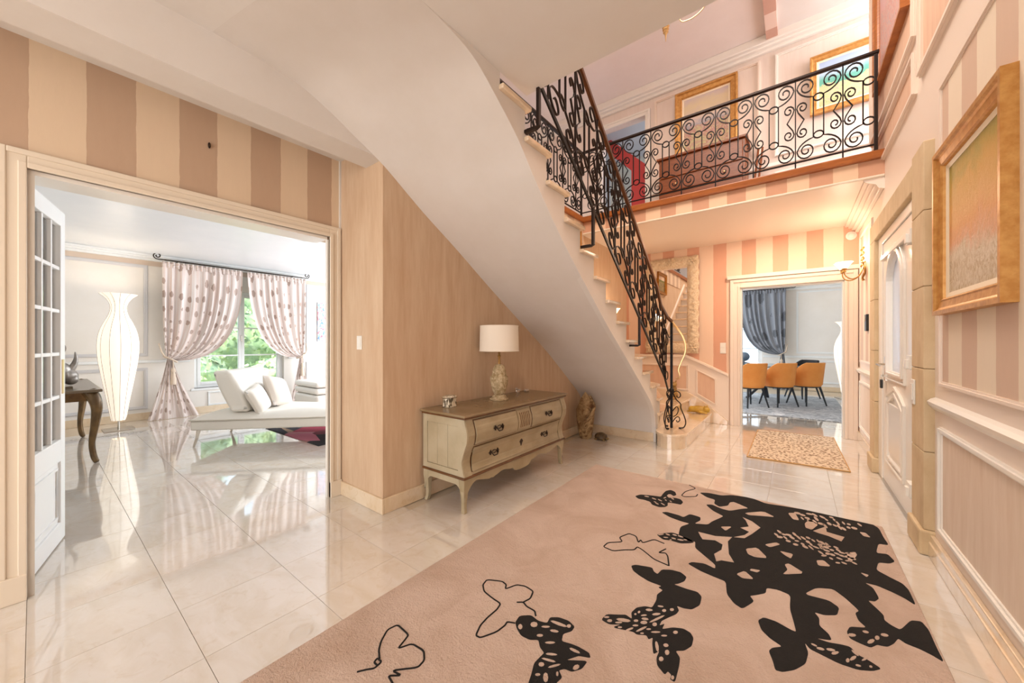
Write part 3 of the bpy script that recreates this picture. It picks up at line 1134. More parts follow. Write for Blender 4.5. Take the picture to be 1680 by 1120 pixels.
PS = 0.385
fl_s = (0.016, 0.006, (1, 0, 0))
ys = [4.80 - PS * i for i in range(0, 10)]
for i, yc in enumerate(ys):
    railing_unit(splace(yc), PS, 0.015, sr, fl_s, M['rust_iron'], left_ring=(i > 0), ts=0.92, tm=0.72)
yA, yZ = 4.98, 1.3
obj('bottom_rail', MB().tube([(XRL, yA + .07, base_z(yA) - .10), (XRL, yA - .10, base_z(yA - .10) + .02), (XRL, yA - .2, base_z(yA - .2) + .02), (XRL, yZ, base_z(yZ) + .02)], 1.0, flat=(0.028, 0.014, (0, 0, 1))), M['iron'], sr)
hr = [(-1.262, 5.02, 1.545), (XRL + .02, 4.93, 1.60), (XRL, 4.72, 1.735), (XRL, 4.55, base_z(4.55) + 0.88), (XRL, 4.3, base_z(4.3) + 0.88), (XRL, yZ, base_z(yZ) + .88)]
obj('handrail', MB().tube(smooth_curve([(p[0], p[1], p[2]) for p in hr], 40) if False else [Vector(p) for p in hr], 1.0, flat=(0.042, 0.030, (0, 0, 1))), M['handrail'], sr, bevel=0.008)
curl = [(-1.262, 5.02, 1.545), (-1.21, 5.06, 1.46), (-1.15, 5.08, 1.36), (-1.115, 5.08, 1.25), (-1.118, 5.07, 1.14), (-1.16, 5.06, 1.03), (-1.19, 5.05, 0.93), (-1.175, 5.05, 0.86), (-1.19, 5.05, 0.815), (-1.222, 5.05, 0.822)]


def cr3(pts, n):
    P_ = [Vector(p) for p in pts]
    m = len(P_) - 1
    o = []
    for i in range(n + 1):
        t = i / n * m
        k = min(int(t), m - 1)
        f = t - k
        p0, p1, p2, p3 = P_[max(k - 1, 0)], P_[k], P_[k + 1], P_[min(k + 2, m)]
        o.append(0.5 * ((2 * p1) + (p2 - p0) * f + (2 * p0 - 5 * p1 + 4 * p2 - p3) * f * f + (3 * p1 - p0 - 3 * p2 + p3) * f ** 3))
    return o


obj('handrail_end', MB().tube(cr3(curl, 40), [0.015 - 0.007 * i / 40 for i in range(41)], 8), M['brass'], sr, smooth=True, label='brass scrolled handrail end')
# newel: square post with lyre shaped scrolls at its foot
nx, ny = -1.258, 4.985
obj('newel_post', MB().box(nx - .014, nx + .014, ny - .014, ny + .014, R_, 1.53), M['iron'], sr, bevel=0.002)
obj('collar', MB().ball((nx, ny, 0.665), (0.032, 0.032, 0.035)), M['iron'], sr, smooth=True)
prof = [(0.005, 0.66), (0.05, 0.56), (0.105, 0.50), (0.11, 0.44), (0.15, 0.34), (0.165, 0.26), (0.14, 0.20), (0.09, 0.19)]
prof2 = [(0.01, 0.63), (0.055, 0.66), (0.095, 0.64), (0.105, 0.60), (0.08, 0.575), (0.06, 0.60)]
prof3 = [(0.0, 0.24), (0.05, 0.32), (0.085, 0.33), (0.095, 0.29), (0.07, 0.265), (0.055, 0.29)]
prof4 = [(0.01, 0.40), (0.06, 0.46), (0.08, 0.42), (0.06, 0.36), (0.02, 0.33)]
for ang in (18, 138, 258):
    a = math.radians(ang)
    for nm, pf, rr in (('foot_scroll', prof, 0.0075), ('upper_scroll', prof2, 0.006), ('inner_scroll', prof3, 0.006), ('inner_scroll', prof4, 0.006)):
        obj(nm, MB().tube(cr3([(nx + d * math.cos(a), ny + d * math.sin(a), z) for d, z in pf], 26), rr, 6), M['iron'], sr, smooth=True)
    obj('foot', MB().box(nx + .1 * math.cos(a) - .014, nx + .1 * math.cos(a) + .014, ny + .1 * math.sin(a) - .014, ny + .1 * math.sin(a) + .014, R_ - .004, R_ + .012), M['iron'], sr)
# end scroll panel between the last unit and the newel
obj('end_scroll', MB().tube([(XRL + (nx - XRL) * t, 4.80 + 0.17 * t, 1.40 + 0.06 * math.sin(6 * t)) for t in [i / 8 for i in range(9)]], 0.006, 6), M['iron'], sr)
for z in (1.30, 0.86):
    obj('ring', MB().tube([(XRL + .02, 4.905 + 0.052 * math.cos(t), z + 0.052 * math.sin(t)) for t in [2 * PI * i / 16 for i in range(16)]], 0.006, 6, closed=True), M['iron'], sr, smooth=True)
obj('end_scroll', MB().tube([(XRL + .01, 4.86, 0.80), (XRL + .01, 4.84, 0.90), (XRL + .01, 4.845, 1.25), (XRL + .01, 4.80, 1.42), (XRL + .01, 4.72, 1.52)], 0.006, 6), M['iron'], sr)
# brackets down to the string
for yk in (1.99, 2.80, 3.93):
    zt, zl = base_z(yk) + .03, base_z(yk) - 0.27
    obj('bracket', MB().tube([(XRL, yk, zt), (XRL, yk, zl), (XRL - .02, yk, zl - .005), (XS - .005, yk, zl - .005)], 1.0, flat=(0.03, 0.022, (0, 1, 0))), M['rust_iron'], sr, bevel=0.003)
RUG_MOTIFS=[[(-0.643,3.430),(-0.578,3.469),(-0.485,3.475),(-0.417,3.538),(-0.302,3.574),(-0.251,3.553),(-0.186,3.515),(-0.053,3.546),(0.074,3.568),(0.195,3.584),(0.286,3.563),(0.342,3.567),(0.421,3.597),(0.452,3.510),(0.454,3.375),(0.463,3.262),(0.414,3.248),(0.385,3.095),(0.438,3.121),(0.457,3.042),(0.429,2.995),(0.378,2.969),(0.357,2.865),(0.404,2.820),(0.446,2.787),(0.460,2.736),(0.461,2.593),(0.429,2.633),(0.389,2.660),(0.338,2.683),(0.289,2.677),(0.318,2.646),(0.329,2.556),(0.309,2.513),(0.282,2.501),(0.308,2.449),(0.325,2.410),(0.322,2.368),(0.342,2.344),(0.367,2.332),(0.417,2.441),(0.454,2.461),(0.466,2.409),(0.465,2.294),(0.467,2.200),(0.439,2.222),(0.406,2.236),(0.368,2.240),(0.349,2.260),(0.329,2.210),(0.305,2.171),(0.285,2.162),(0.272,2.159),(0.248,2.121),(0.210,2.125),(0.185,2.134),(0.178,2.172),(0.192,2.221),(0.251,2.258),(0.227,2.295),(0.222,2.348),(0.239,2.379),(0.197,2.455),(0.153,2.509),(0.085,2.467),(0.041,2.383),(0.049,2.369),(0.130,2.384),(0.166,2.349),(0.154,2.279),(0.107,2.243),(0.070,2.239),(0.087,2.203),(0.085,2.146),(0.115,2.109),(0.123,2.072),(0.070,2.046),(0.112,2.050),(0.153,2.068),(0.180,2.075),(0.202,2.040),(0.232,2.031),(0.265,2.009),(0.237,1.976),(0.193,1.948),(0.137,1.940),(0.080,1.952),(0.047,1.959),(0.031,1.987),(0.042,1.929),(0.032,1.859),(-0.001,1.799),(-0.039,1.758),(-0.062,1.751),(-0.071,1.793),(-0.087,1.843),(-0.077,1.870),(-0.043,1.904),(-0.087,1.925),(-0.119,1.958),(-0.136,2.015),(-0.116,2.054),(-0.069,2.058),(-0.016,2.038),(0.003,2.037),(-0.009,2.121),(-0.021,2.196),(-0.020,2.317),(-0.070,2.328),(-0.118,2.311),(-0.119,2.259),(-0.160,2.208),(-0.181,2.187),(-0.160,2.151),(-0.200,2.058),(-0.236,2.075),(-0.274,2.130),(-0.293,2.240),(-0.343,2.245),(-0.418,2.257),(-0.489,2.288),(-0.473,2.319),(-0.413,2.347),(-0.356,2.329),(-0.363,2.373),(-0.441,2.445),(-0.491,2.492),(-0.506,2.571),(-0.533,2.551),(-0.611,2.588),(-0.627,2.715),(-0.585,2.803),(-0.640,2.800),(-0.721,2.816),(-0.792,2.858),(-0.763,2.889),(-0.681,2.888),(-0.643,2.876),(-0.618,2.958),(-0.546,2.951),(-0.536,2.899),(-0.562,2.821),(-0.483,2.863),(-0.468,2.931),(-0.430,3.028),(-0.416,3.072),(-0.491,3.120),(-0.556,3.206),(-0.517,3.236),(-0.447,3.198),(-0.391,3.197),(-0.320,3.296),(-0.282,3.334),(-0.387,3.399),(-0.412,3.369),(-0.416,3.290),(-0.465,3.229),(-0.507,3.267),(-0.513,3.351),(-0.576,3.364)],
[(-1.049,3.027),(-1.025,3.085),(-0.969,3.113),(-0.926,3.129),(-0.876,3.143),(-0.880,3.214),(-0.877,3.293),(-0.850,3.341),(-0.809,3.320),(-0.784,3.263),(-0.796,3.221),(-0.826,3.248),(-0.842,3.235),(-0.843,3.193),(-0.819,3.162),(-0.781,3.192),(-0.736,3.191),(-0.706,3.145),(-0.709,3.087),(-0.747,3.080),(-0.782,3.075),(-0.801,3.061),(-0.786,3.006),(-0.797,2.965),(-0.833,2.937),(-0.888,2.949),(-0.917,2.994),(-0.966,3.002),(-1.010,2.992)],
[(-0.727,2.508),(-0.688,2.561),(-0.649,2.599),(-0.611,2.597),(-0.536,2.578),(-0.509,2.555),(-0.531,2.526),(-0.575,2.490),(-0.633,2.489),(-0.676,2.470)],
[(-0.739,2.070),(-0.723,2.094),(-0.640,2.126),(-0.620,2.093),(-0.598,2.083),(-0.591,2.139),(-0.548,2.169),(-0.501,2.178),(-0.466,2.153),(-0.467,2.108),(-0.487,2.068),(-0.506,2.047),(-0.442,2.049),(-0.394,2.058),(-0.370,2.032),(-0.365,1.962),(-0.390,1.906),(-0.424,1.891),(-0.453,1.889),(-0.436,1.862),(-0.441,1.829),(-0.466,1.781),(-0.483,1.745),(-0.483,1.709),(-0.467,1.735),(-0.468,1.694),(-0.433,1.734),(-0.394,1.756),(-0.363,1.750),(-0.346,1.726),(-0.343,1.677),(-0.362,1.633),(-0.391,1.610),(-0.367,1.585),(-0.361,1.542),(-0.356,1.460),(-0.374,1.461),(-0.375,1.484),(-0.390,1.492),(-0.395,1.469),(-0.431,1.494),(-0.443,1.527),(-0.443,1.570),(-0.458,1.537),(-0.478,1.589),(-0.486,1.623),(-0.497,1.602),(-0.512,1.619),(-0.546,1.597),(-0.564,1.603),(-0.635,1.575),(-0.642,1.578),(-0.621,1.611),(-0.664,1.579),(-0.704,1.584),(-0.698,1.631),(-0.648,1.665),(-0.626,1.682),(-0.594,1.673),(-0.611,1.712),(-0.602,1.759),(-0.573,1.793),(-0.543,1.804),(-0.542,1.867),(-0.552,1.913),(-0.537,1.964),(-0.563,1.973),(-0.551,1.994),(-0.618,1.992),(-0.675,2.011),(-0.716,2.033)],
[(-1.006,1.331),(-1.014,1.375),(-0.974,1.411),(-0.927,1.402),(-0.889,1.415),(-0.897,1.453),(-0.865,1.478),(-0.817,1.487),(-0.780,1.472),(-0.778,1.442),(-0.801,1.405),(-0.786,1.367),(-0.745,1.380),(-0.714,1.385),(-0.667,1.384),(-0.652,1.365),(-0.694,1.346),(-0.705,1.329),(-0.726,1.296),(-0.655,1.346),(-0.657,1.299),(-0.682,1.264),(-0.711,1.258),(-0.725,1.239),(-0.699,1.220),(-0.706,1.185),(-0.681,1.133),(-0.705,1.075),(-0.763,1.070),(-0.788,1.123),(-0.799,1.158),(-0.819,1.207),(-0.816,1.244),(-0.813,1.272),(-0.843,1.285),(-0.868,1.313),(-0.898,1.290),(-0.941,1.286),(-0.980,1.307)]]
RUG_GAPS=[[(-0.299,3.223),(-0.189,3.338),(-0.117,3.280),(-0.184,3.249),(-0.271,3.202)],
[(-0.304,3.136),(-0.244,3.103),(-0.190,3.032),(-0.228,2.898),(-0.261,2.807),(-0.316,2.780),(-0.265,2.853),(-0.245,2.919),(-0.298,2.949),(-0.254,3.001),(-0.281,3.094)],
[(-0.515,2.712),(-0.416,2.720),(-0.327,2.772),(-0.341,2.697),(-0.316,2.540),(-0.280,2.461),(-0.341,2.440),(-0.363,2.410),(-0.386,2.486),(-0.358,2.564),(-0.362,2.635),(-0.407,2.662),(-0.474,2.627),(-0.492,2.661)],
[(-0.409,2.882),(-0.346,2.930),(-0.372,2.839)],
[(-0.242,2.668),(-0.187,2.725),(-0.129,2.630),(-0.188,2.597),(-0.226,2.609)],
[(-0.153,2.796),(-0.097,2.870),(-0.075,2.856),(-0.125,2.778)],
[(-0.077,2.766),(-0.011,2.774),(-0.021,2.707),(-0.051,2.730)],
[(-0.049,2.614),(-0.030,2.641),(0.040,2.580),(-0.056,2.495),(-0.034,2.564)],
[(-0.257,2.345),(-0.223,2.406),(-0.175,2.351),(-0.225,2.324)],
[(-0.197,2.450),(-0.154,2.464),(-0.167,2.431),(-0.201,2.428)],
[(-0.045,3.418),(-0.002,3.452),(0.022,3.327),(-0.014,3.319)],
[(0.094,3.197),(0.165,3.323),(0.166,3.235),(0.218,3.224),(0.253,3.219),(0.232,3.138),(0.173,3.173),(0.120,3.183)],
[(0.339,3.368),(0.370,3.375),(0.388,3.316),(0.353,3.312)],
[(0.096,2.776),(0.130,2.802),(0.159,2.749),(0.103,2.718)],
[(0.283,2.777),(0.317,2.775),(0.305,2.743)],
[(0.051,3.291),(0.082,3.393),(0.126,3.330),(0.089,3.211),(0.055,3.221)],
[(0.245,2.985),(0.286,3.031),(0.292,2.994),(0.253,2.871),(0.242,2.902)],
[(0.119,3.556),(0.114,3.544),(0.102,3.540),(0.091,3.545),(0.087,3.556),(0.093,3.567),(0.105,3.572),(0.116,3.567)],
[(0.159,3.349),(0.152,3.337),(0.139,3.336),(0.127,3.345),(0.124,3.361),(0.131,3.373),(0.144,3.375),(0.156,3.365)],
[(0.218,3.519),(0.213,3.510),(0.203,3.509),(0.195,3.517),(0.193,3.529),(0.198,3.538),(0.207,3.539),(0.216,3.531)],
[(0.334,3.410),(0.327,3.397),(0.315,3.395),(0.304,3.404),(0.302,3.419),(0.309,3.432),(0.321,3.434),(0.332,3.425)],
[(0.131,3.399),(0.124,3.395),(0.113,3.412),(0.106,3.441),(0.105,3.464),(0.112,3.468),(0.123,3.450),(0.130,3.421)],
[(0.059,3.439),(0.052,3.428),(0.039,3.425),(0.027,3.434),(0.023,3.448),(0.029,3.460),(0.042,3.462),(0.055,3.453)],
[(0.206,3.554),(0.198,3.545),(0.185,3.555),(0.175,3.578),(0.173,3.601),(0.181,3.610),(0.194,3.599),(0.204,3.576)],
[(0.120,3.336),(0.114,3.331),(0.104,3.345),(0.097,3.370),(0.096,3.392),(0.103,3.397),(0.113,3.382),(0.120,3.357)],
[(0.230,3.459),(0.225,3.456),(0.218,3.467),(0.212,3.487),(0.212,3.504),(0.218,3.508),(0.225,3.496),(0.230,3.476)],
[(0.047,3.511),(0.041,3.505),(0.029,3.514),(0.018,3.533),(0.015,3.551),(0.021,3.557),(0.034,3.547),(0.044,3.528)],
[(0.363,3.482),(0.358,3.478),(0.350,3.487),(0.343,3.505),(0.343,3.521),(0.348,3.525),(0.357,3.515),(0.363,3.497)],
[(0.128,3.476),(0.122,3.471),(0.110,3.481),(0.099,3.501),(0.096,3.519),(0.103,3.524),(0.115,3.514),(0.126,3.494)],
[(0.336,3.512),(0.331,3.507),(0.324,3.517),(0.320,3.535),(0.320,3.551),(0.325,3.555),(0.332,3.545),(0.336,3.527)],
[(0.250,3.335),(0.244,3.334),(0.235,3.355),(0.228,3.385),(0.228,3.408),(0.235,3.408),(0.244,3.387),(0.250,3.356)],
[(0.228,3.372),(0.223,3.365),(0.214,3.369),(0.206,3.382),(0.204,3.395),(0.210,3.401),(0.219,3.397),(0.227,3.385)],
[(0.082,3.403),(0.077,3.392),(0.066,3.388),(0.055,3.393),(0.052,3.405),(0.057,3.416),(0.068,3.420),(0.079,3.415)],
[(0.267,3.546),(0.262,3.535),(0.253,3.534),(0.246,3.543),(0.245,3.557),(0.250,3.569),(0.259,3.570),(0.266,3.561)],
[(0.200,3.378),(0.194,3.367),(0.184,3.370),(0.176,3.386),(0.175,3.405),(0.181,3.416),(0.191,3.412),(0.199,3.396)],
[(0.305,3.460),(0.300,3.450),(0.292,3.449),(0.285,3.457),(0.284,3.469),(0.289,3.479),(0.297,3.480),(0.304,3.472)],
[(0.275,3.443),(0.270,3.440),(0.263,3.452),(0.259,3.472),(0.260,3.488),(0.264,3.490),(0.271,3.478),(0.275,3.459)],
[(0.185,3.441),(0.181,3.437),(0.173,3.443),(0.167,3.457),(0.166,3.470),(0.170,3.475),(0.178,3.469),(0.184,3.455)],
[(0.298,3.393),(0.293,3.384),(0.285,3.385),(0.278,3.396),(0.278,3.410),(0.283,3.420),(0.291,3.419),(0.298,3.408)],
[(0.307,3.549),(0.301,3.542),(0.288,3.545),(0.276,3.557),(0.273,3.571),(0.280,3.579),(0.293,3.576),(0.304,3.563)],
[(0.272,3.341),(0.266,3.334),(0.256,3.343),(0.248,3.361),(0.248,3.379),(0.254,3.386),(0.264,3.377),(0.271,3.359)],
[(0.172,3.474),(0.165,3.467),(0.152,3.473),(0.141,3.489),(0.138,3.505),(0.145,3.511),(0.157,3.505),(0.169,3.490)],
[(0.089,3.510),(0.081,3.507),(0.069,3.530),(0.060,3.566),(0.059,3.593),(0.067,3.596),(0.079,3.572),(0.088,3.537)],
[(0.101,3.365),(0.094,3.352),(0.080,3.348),(0.067,3.356),(0.063,3.371),(0.070,3.384),(0.084,3.388),(0.097,3.380)],
[(0.162,3.553),(0.155,3.546),(0.144,3.556),(0.133,3.576),(0.131,3.596),(0.138,3.603),(0.150,3.592),(0.160,3.572)],
[(0.258,3.573),(0.251,3.569),(0.240,3.578),(0.230,3.595),(0.227,3.611),(0.234,3.615),(0.245,3.606),(0.255,3.588)],
[(0.103,3.497),(0.096,3.485),(0.081,3.479),(0.066,3.482),(0.061,3.493),(0.068,3.505),(0.083,3.511),(0.098,3.508)],
[(0.032,3.457),(0.025,3.442),(0.010,3.436),(-0.004,3.442),(-0.009,3.457),(-0.002,3.473),(0.013,3.480),(0.027,3.473)],
[(0.048,3.356),(0.044,3.354),(0.037,3.365),(0.031,3.384),(0.030,3.398),(0.034,3.400),(0.042,3.388),(0.048,3.370)],
[(0.174,3.304),(0.167,3.302),(0.158,3.320),(0.151,3.347),(0.151,3.368),(0.157,3.370),(0.167,3.352),(0.174,3.324)],
[(0.244,3.407),(0.238,3.409),(0.230,3.433),(0.223,3.465),(0.223,3.486),(0.228,3.483),(0.237,3.458),(0.244,3.427)],
[(0.019,2.973),(0.015,2.965),(0.006,2.961),(-0.002,2.963),(-0.005,2.970),(-0.001,2.978),(0.008,2.982),(0.016,2.980)],
[(0.055,3.025),(0.050,3.021),(0.038,3.029),(0.029,3.043),(0.026,3.056),(0.031,3.060),(0.043,3.052),(0.052,3.037)],
[(0.139,2.958),(0.133,2.955),(0.123,2.966),(0.115,2.985),(0.113,3.002),(0.120,3.006),(0.130,2.995),(0.138,2.975)],
[(-0.088,2.973),(-0.093,2.968),(-0.103,2.974),(-0.111,2.988),(-0.113,3.001),(-0.108,3.006),(-0.099,3.000),(-0.090,2.987)],
[(0.100,3.029),(0.096,3.026),(0.088,3.032),(0.082,3.044),(0.080,3.056),(0.085,3.059),(0.092,3.053),(0.099,3.041)],
[(0.123,3.034),(0.119,3.032),(0.112,3.042),(0.107,3.058),(0.107,3.071),(0.111,3.072),(0.118,3.062),(0.123,3.046)],
[(0.074,2.995),(0.069,2.985),(0.060,2.985),(0.053,2.995),(0.052,3.009),(0.057,3.019),(0.065,3.019),(0.072,3.009)],
[(0.165,2.984),(0.159,2.974),(0.148,2.973),(0.138,2.981),(0.135,2.994),(0.141,3.004),(0.153,3.005),(0.163,2.997)],
[(0.085,2.960),(0.080,2.956),(0.074,2.963),(0.069,2.977),(0.069,2.991),(0.073,2.995),(0.080,2.988),(0.085,2.974)],
[(0.046,2.942),(0.042,2.934),(0.034,2.935),(0.027,2.943),(0.026,2.954),(0.030,2.962),(0.038,2.961),(0.045,2.952)],
[(-0.023,2.935),(-0.027,2.925),(-0.037,2.921),(-0.047,2.927),(-0.050,2.938),(-0.045,2.949),(-0.035,2.952),(-0.026,2.946)],
[(-0.019,3.031),(-0.025,3.021),(-0.037,3.016),(-0.049,3.020),(-0.054,3.030),(-0.048,3.040),(-0.035,3.045),(-0.023,3.041)],
[(-0.064,2.968),(-0.069,2.955),(-0.081,2.947),(-0.093,2.949),(-0.097,2.959),(-0.092,2.972),(-0.080,2.980),(-0.068,2.978)],
[(-0.046,3.017),(-0.052,3.009),(-0.064,3.008),(-0.076,3.014),(-0.081,3.024),(-0.075,3.032),(-0.062,3.033),(-0.051,3.027)],
[(0.117,2.946),(0.111,2.940),(0.099,2.941),(0.088,2.949),(0.084,2.958),(0.090,2.964),(0.102,2.962),(0.113,2.955)],
[(0.030,3.006),(0.024,3.005),(0.013,3.019),(0.004,3.040),(0.002,3.057),(0.008,3.058),(0.019,3.043),(0.028,3.022)],
[(0.015,2.914),(0.010,2.903),(-0.000,2.898),(-0.010,2.903),(-0.013,2.914),(-0.008,2.925),(0.003,2.930),(0.012,2.925)],
[(-0.003,2.989),(-0.009,2.982),(-0.020,2.987),(-0.030,3.001),(-0.033,3.017),(-0.027,3.024),(-0.015,3.019),(-0.005,3.004)],
[(0.166,3.018),(0.161,3.015),(0.153,3.024),(0.148,3.040),(0.147,3.054),(0.153,3.058),(0.160,3.049),(0.166,3.032)],
[(0.063,2.907),(0.057,2.899),(0.045,2.902),(0.035,2.913),(0.033,2.927),(0.039,2.935),(0.050,2.933),(0.060,2.921)],
[(0.007,3.047),(0.001,3.041),(-0.008,3.051),(-0.016,3.069),(-0.017,3.086),(-0.011,3.092),(-0.002,3.082),(0.006,3.063)],
[(-0.040,2.958),(-0.045,2.955),(-0.054,2.964),(-0.062,2.979),(-0.064,2.992),(-0.059,2.994),(-0.049,2.986),(-0.042,2.971)],
[(0.089,2.906),(0.084,2.906),(0.074,2.919),(0.065,2.938),(0.063,2.951),(0.068,2.952),(0.079,2.938),(0.087,2.919)],
[(0.078,3.056),(0.073,3.049),(0.063,3.050),(0.055,3.059),(0.053,3.071),(0.058,3.078),(0.068,3.077),(0.075,3.067)],
[(0.149,3.025),(0.143,3.018),(0.131,3.024),(0.122,3.039),(0.120,3.056),(0.127,3.063),(0.138,3.057),(0.147,3.041)],
[(-0.067,3.016),(-0.073,3.013),(-0.085,3.025),(-0.096,3.045),(-0.099,3.062),(-0.093,3.065),(-0.080,3.053),(-0.070,3.033)],
[(0.142,2.955),(0.137,2.948),(0.128,2.948),(0.120,2.955),(0.118,2.966),(0.123,2.974),(0.132,2.974),(0.140,2.966)],
[(0.187,2.969),(0.183,2.961),(0.174,2.959),(0.166,2.965),(0.164,2.974),(0.169,2.982),(0.178,2.984),(0.185,2.978)],
[(0.281,2.927),(0.275,2.918),(0.264,2.914),(0.255,2.918),(0.252,2.928),(0.258,2.938),(0.269,2.942),(0.279,2.937)],
[(0.219,2.877),(0.213,2.872),(0.203,2.872),(0.193,2.878),(0.190,2.886),(0.196,2.892),(0.206,2.891),(0.216,2.885)],
[(0.238,2.970),(0.232,2.963),(0.221,2.960),(0.211,2.963),(0.208,2.970),(0.213,2.977),(0.224,2.980),(0.234,2.977)],
[(0.165,2.908),(0.160,2.896),(0.152,2.889),(0.144,2.892),(0.142,2.903),(0.146,2.915),(0.155,2.921),(0.163,2.918)],
[(0.210,2.934),(0.204,2.928),(0.195,2.928),(0.186,2.935),(0.183,2.943),(0.189,2.949),(0.198,2.949),(0.207,2.943)],
[(0.175,3.014),(0.170,3.007),(0.161,3.006),(0.152,3.011),(0.149,3.021),(0.154,3.028),(0.164,3.029),(0.173,3.023)],
[(0.135,3.008),(0.130,2.997),(0.121,2.990),(0.112,2.992),(0.109,3.001),(0.114,3.013),(0.123,3.019),(0.132,3.017)],
[(0.234,2.834),(0.229,2.829),(0.220,2.829),(0.211,2.836),(0.209,2.844),(0.214,2.849),(0.223,2.848),(0.232,2.842)],
[(0.175,2.847),(0.171,2.841),(0.164,2.843),(0.158,2.850),(0.157,2.859),(0.161,2.864),(0.168,2.863),(0.174,2.856)],
[(0.280,2.866),(0.275,2.862),(0.266,2.865),(0.258,2.874),(0.256,2.883),(0.261,2.887),(0.270,2.883),(0.278,2.875)],
[(0.211,3.017),(0.206,3.010),(0.196,3.012),(0.188,3.021),(0.186,3.031),(0.191,3.037),(0.201,3.036),(0.209,3.027)],
[(0.204,2.823),(0.200,2.815),(0.192,2.810),(0.184,2.811),(0.182,2.817),(0.186,2.825),(0.194,2.830),(0.202,2.830)],
[(0.256,2.938),(0.251,2.926),(0.241,2.919),(0.231,2.920),(0.229,2.929),(0.234,2.941),(0.244,2.949),(0.254,2.947)],
[(0.234,2.925),(0.228,2.917),(0.218,2.916),(0.208,2.921),(0.205,2.929),(0.211,2.937),(0.222,2.939),(0.231,2.933)],
[(0.255,2.892),(0.251,2.883),(0.241,2.874),(0.232,2.871),(0.228,2.875),(0.233,2.884),(0.243,2.892),(0.252,2.896)],
[(0.148,2.874),(0.143,2.862),(0.133,2.852),(0.124,2.850),(0.121,2.857),(0.126,2.869),(0.135,2.879),(0.144,2.881)],
[(0.219,2.979),(0.214,2.975),(0.205,2.979),(0.197,2.991),(0.196,3.003),(0.201,3.008),(0.210,3.003),(0.217,2.991)],
[(0.134,2.881),(0.128,2.877),(0.118,2.885),(0.110,2.898),(0.108,2.911),(0.113,2.914),(0.123,2.907),(0.132,2.893)],
[(0.262,2.992),(0.258,2.984),(0.248,2.976),(0.239,2.974),(0.236,2.980),(0.241,2.989),(0.250,2.996),(0.259,2.998)],
[(0.166,2.942),(0.160,2.935),(0.149,2.933),(0.139,2.938),(0.136,2.946),(0.142,2.954),(0.153,2.955),(0.163,2.951)],
[(0.188,2.905),(0.183,2.896),(0.172,2.894),(0.163,2.900),(0.161,2.911),(0.166,2.920),(0.177,2.922),(0.186,2.916)],
[(0.095,1.988),(0.090,1.981),(0.080,1.977),(0.072,1.977),(0.069,1.982),(0.074,1.989),(0.083,1.994),(0.092,1.994)],
[(0.130,2.011),(0.125,2.003),(0.115,1.996),(0.105,1.994),(0.101,1.999),(0.106,2.007),(0.117,2.014),(0.127,2.015)],
[(0.141,2.009),(0.137,1.998),(0.129,1.986),(0.120,1.979),(0.116,1.982),(0.119,1.992),(0.128,2.004),(0.137,2.011)],
[(0.171,1.984),(0.169,1.973),(0.164,1.966),(0.160,1.967),(0.159,1.975),(0.162,1.985),(0.166,1.993),(0.170,1.992)],
[(0.195,2.026),(0.193,2.015),(0.185,1.998),(0.176,1.986),(0.172,1.986),(0.174,1.996),(0.181,2.013),(0.190,2.025)],
[(0.204,1.975),(0.200,1.969),(0.194,1.966),(0.188,1.966),(0.187,1.970),(0.190,1.976),(0.197,1.979),(0.202,1.979)],
[(0.230,2.044),(0.227,2.035),(0.220,2.022),(0.212,2.012),(0.209,2.011),(0.211,2.019),(0.218,2.032),(0.226,2.042)],
[(0.203,2.034),(0.198,2.032),(0.190,2.038),(0.184,2.047),(0.183,2.056),(0.188,2.057),(0.196,2.052),(0.202,2.042)],
[(0.238,1.996),(0.236,1.991),(0.232,1.989),(0.229,1.991),(0.229,1.996),(0.232,2.001),(0.236,2.003),(0.238,2.001)],
[(0.072,1.992),(0.068,1.989),(0.061,1.988),(0.054,1.991),(0.052,1.996),(0.056,1.999),(0.063,2.000),(0.070,1.997)],
[(0.208,2.170),(0.203,2.158),(0.192,2.149),(0.183,2.147),(0.180,2.153),(0.185,2.165),(0.196,2.174),(0.205,2.176)],
[(0.254,2.224),(0.249,2.216),(0.241,2.211),(0.235,2.213),(0.233,2.220),(0.238,2.227),(0.246,2.232),(0.253,2.230)],
[(0.285,2.207),(0.280,2.196),(0.274,2.191),(0.270,2.196),(0.271,2.208),(0.276,2.220),(0.282,2.224),(0.286,2.219)],
[(0.319,2.252),(0.313,2.242),(0.303,2.236),(0.295,2.236),(0.293,2.243),(0.298,2.253),(0.308,2.260),(0.317,2.259)],
[(0.267,2.183),(0.263,2.169),(0.254,2.152),(0.245,2.143),(0.240,2.146),(0.244,2.160),(0.253,2.177),(0.262,2.187)],
[(-0.951,3.080),(-0.955,3.072),(-0.967,3.067),(-0.981,3.067),(-0.988,3.073),(-0.984,3.081),(-0.972,3.087),(-0.958,3.086)],
[(-0.889,3.064),(-0.893,3.058),(-0.907,3.059),(-0.921,3.065),(-0.928,3.074),(-0.924,3.079),(-0.910,3.078),(-0.896,3.072)],
[(-0.847,2.983),(-0.851,2.978),(-0.861,2.980),(-0.873,2.988),(-0.878,2.996),(-0.874,3.001),(-0.864,2.999),(-0.852,2.991)],
[(-0.804,2.996),(-0.809,2.993),(-0.823,2.999),(-0.837,3.011),(-0.843,3.021),(-0.838,3.024),(-0.824,3.017),(-0.810,3.006)],
[(-0.843,3.060),(-0.848,3.055),(-0.861,3.059),(-0.876,3.069),(-0.882,3.078),(-0.877,3.082),(-0.864,3.078),(-0.849,3.069)],
[(-0.816,3.091),(-0.818,3.088),(-0.825,3.090),(-0.831,3.097),(-0.835,3.104),(-0.832,3.108),(-0.826,3.105),(-0.819,3.098)],
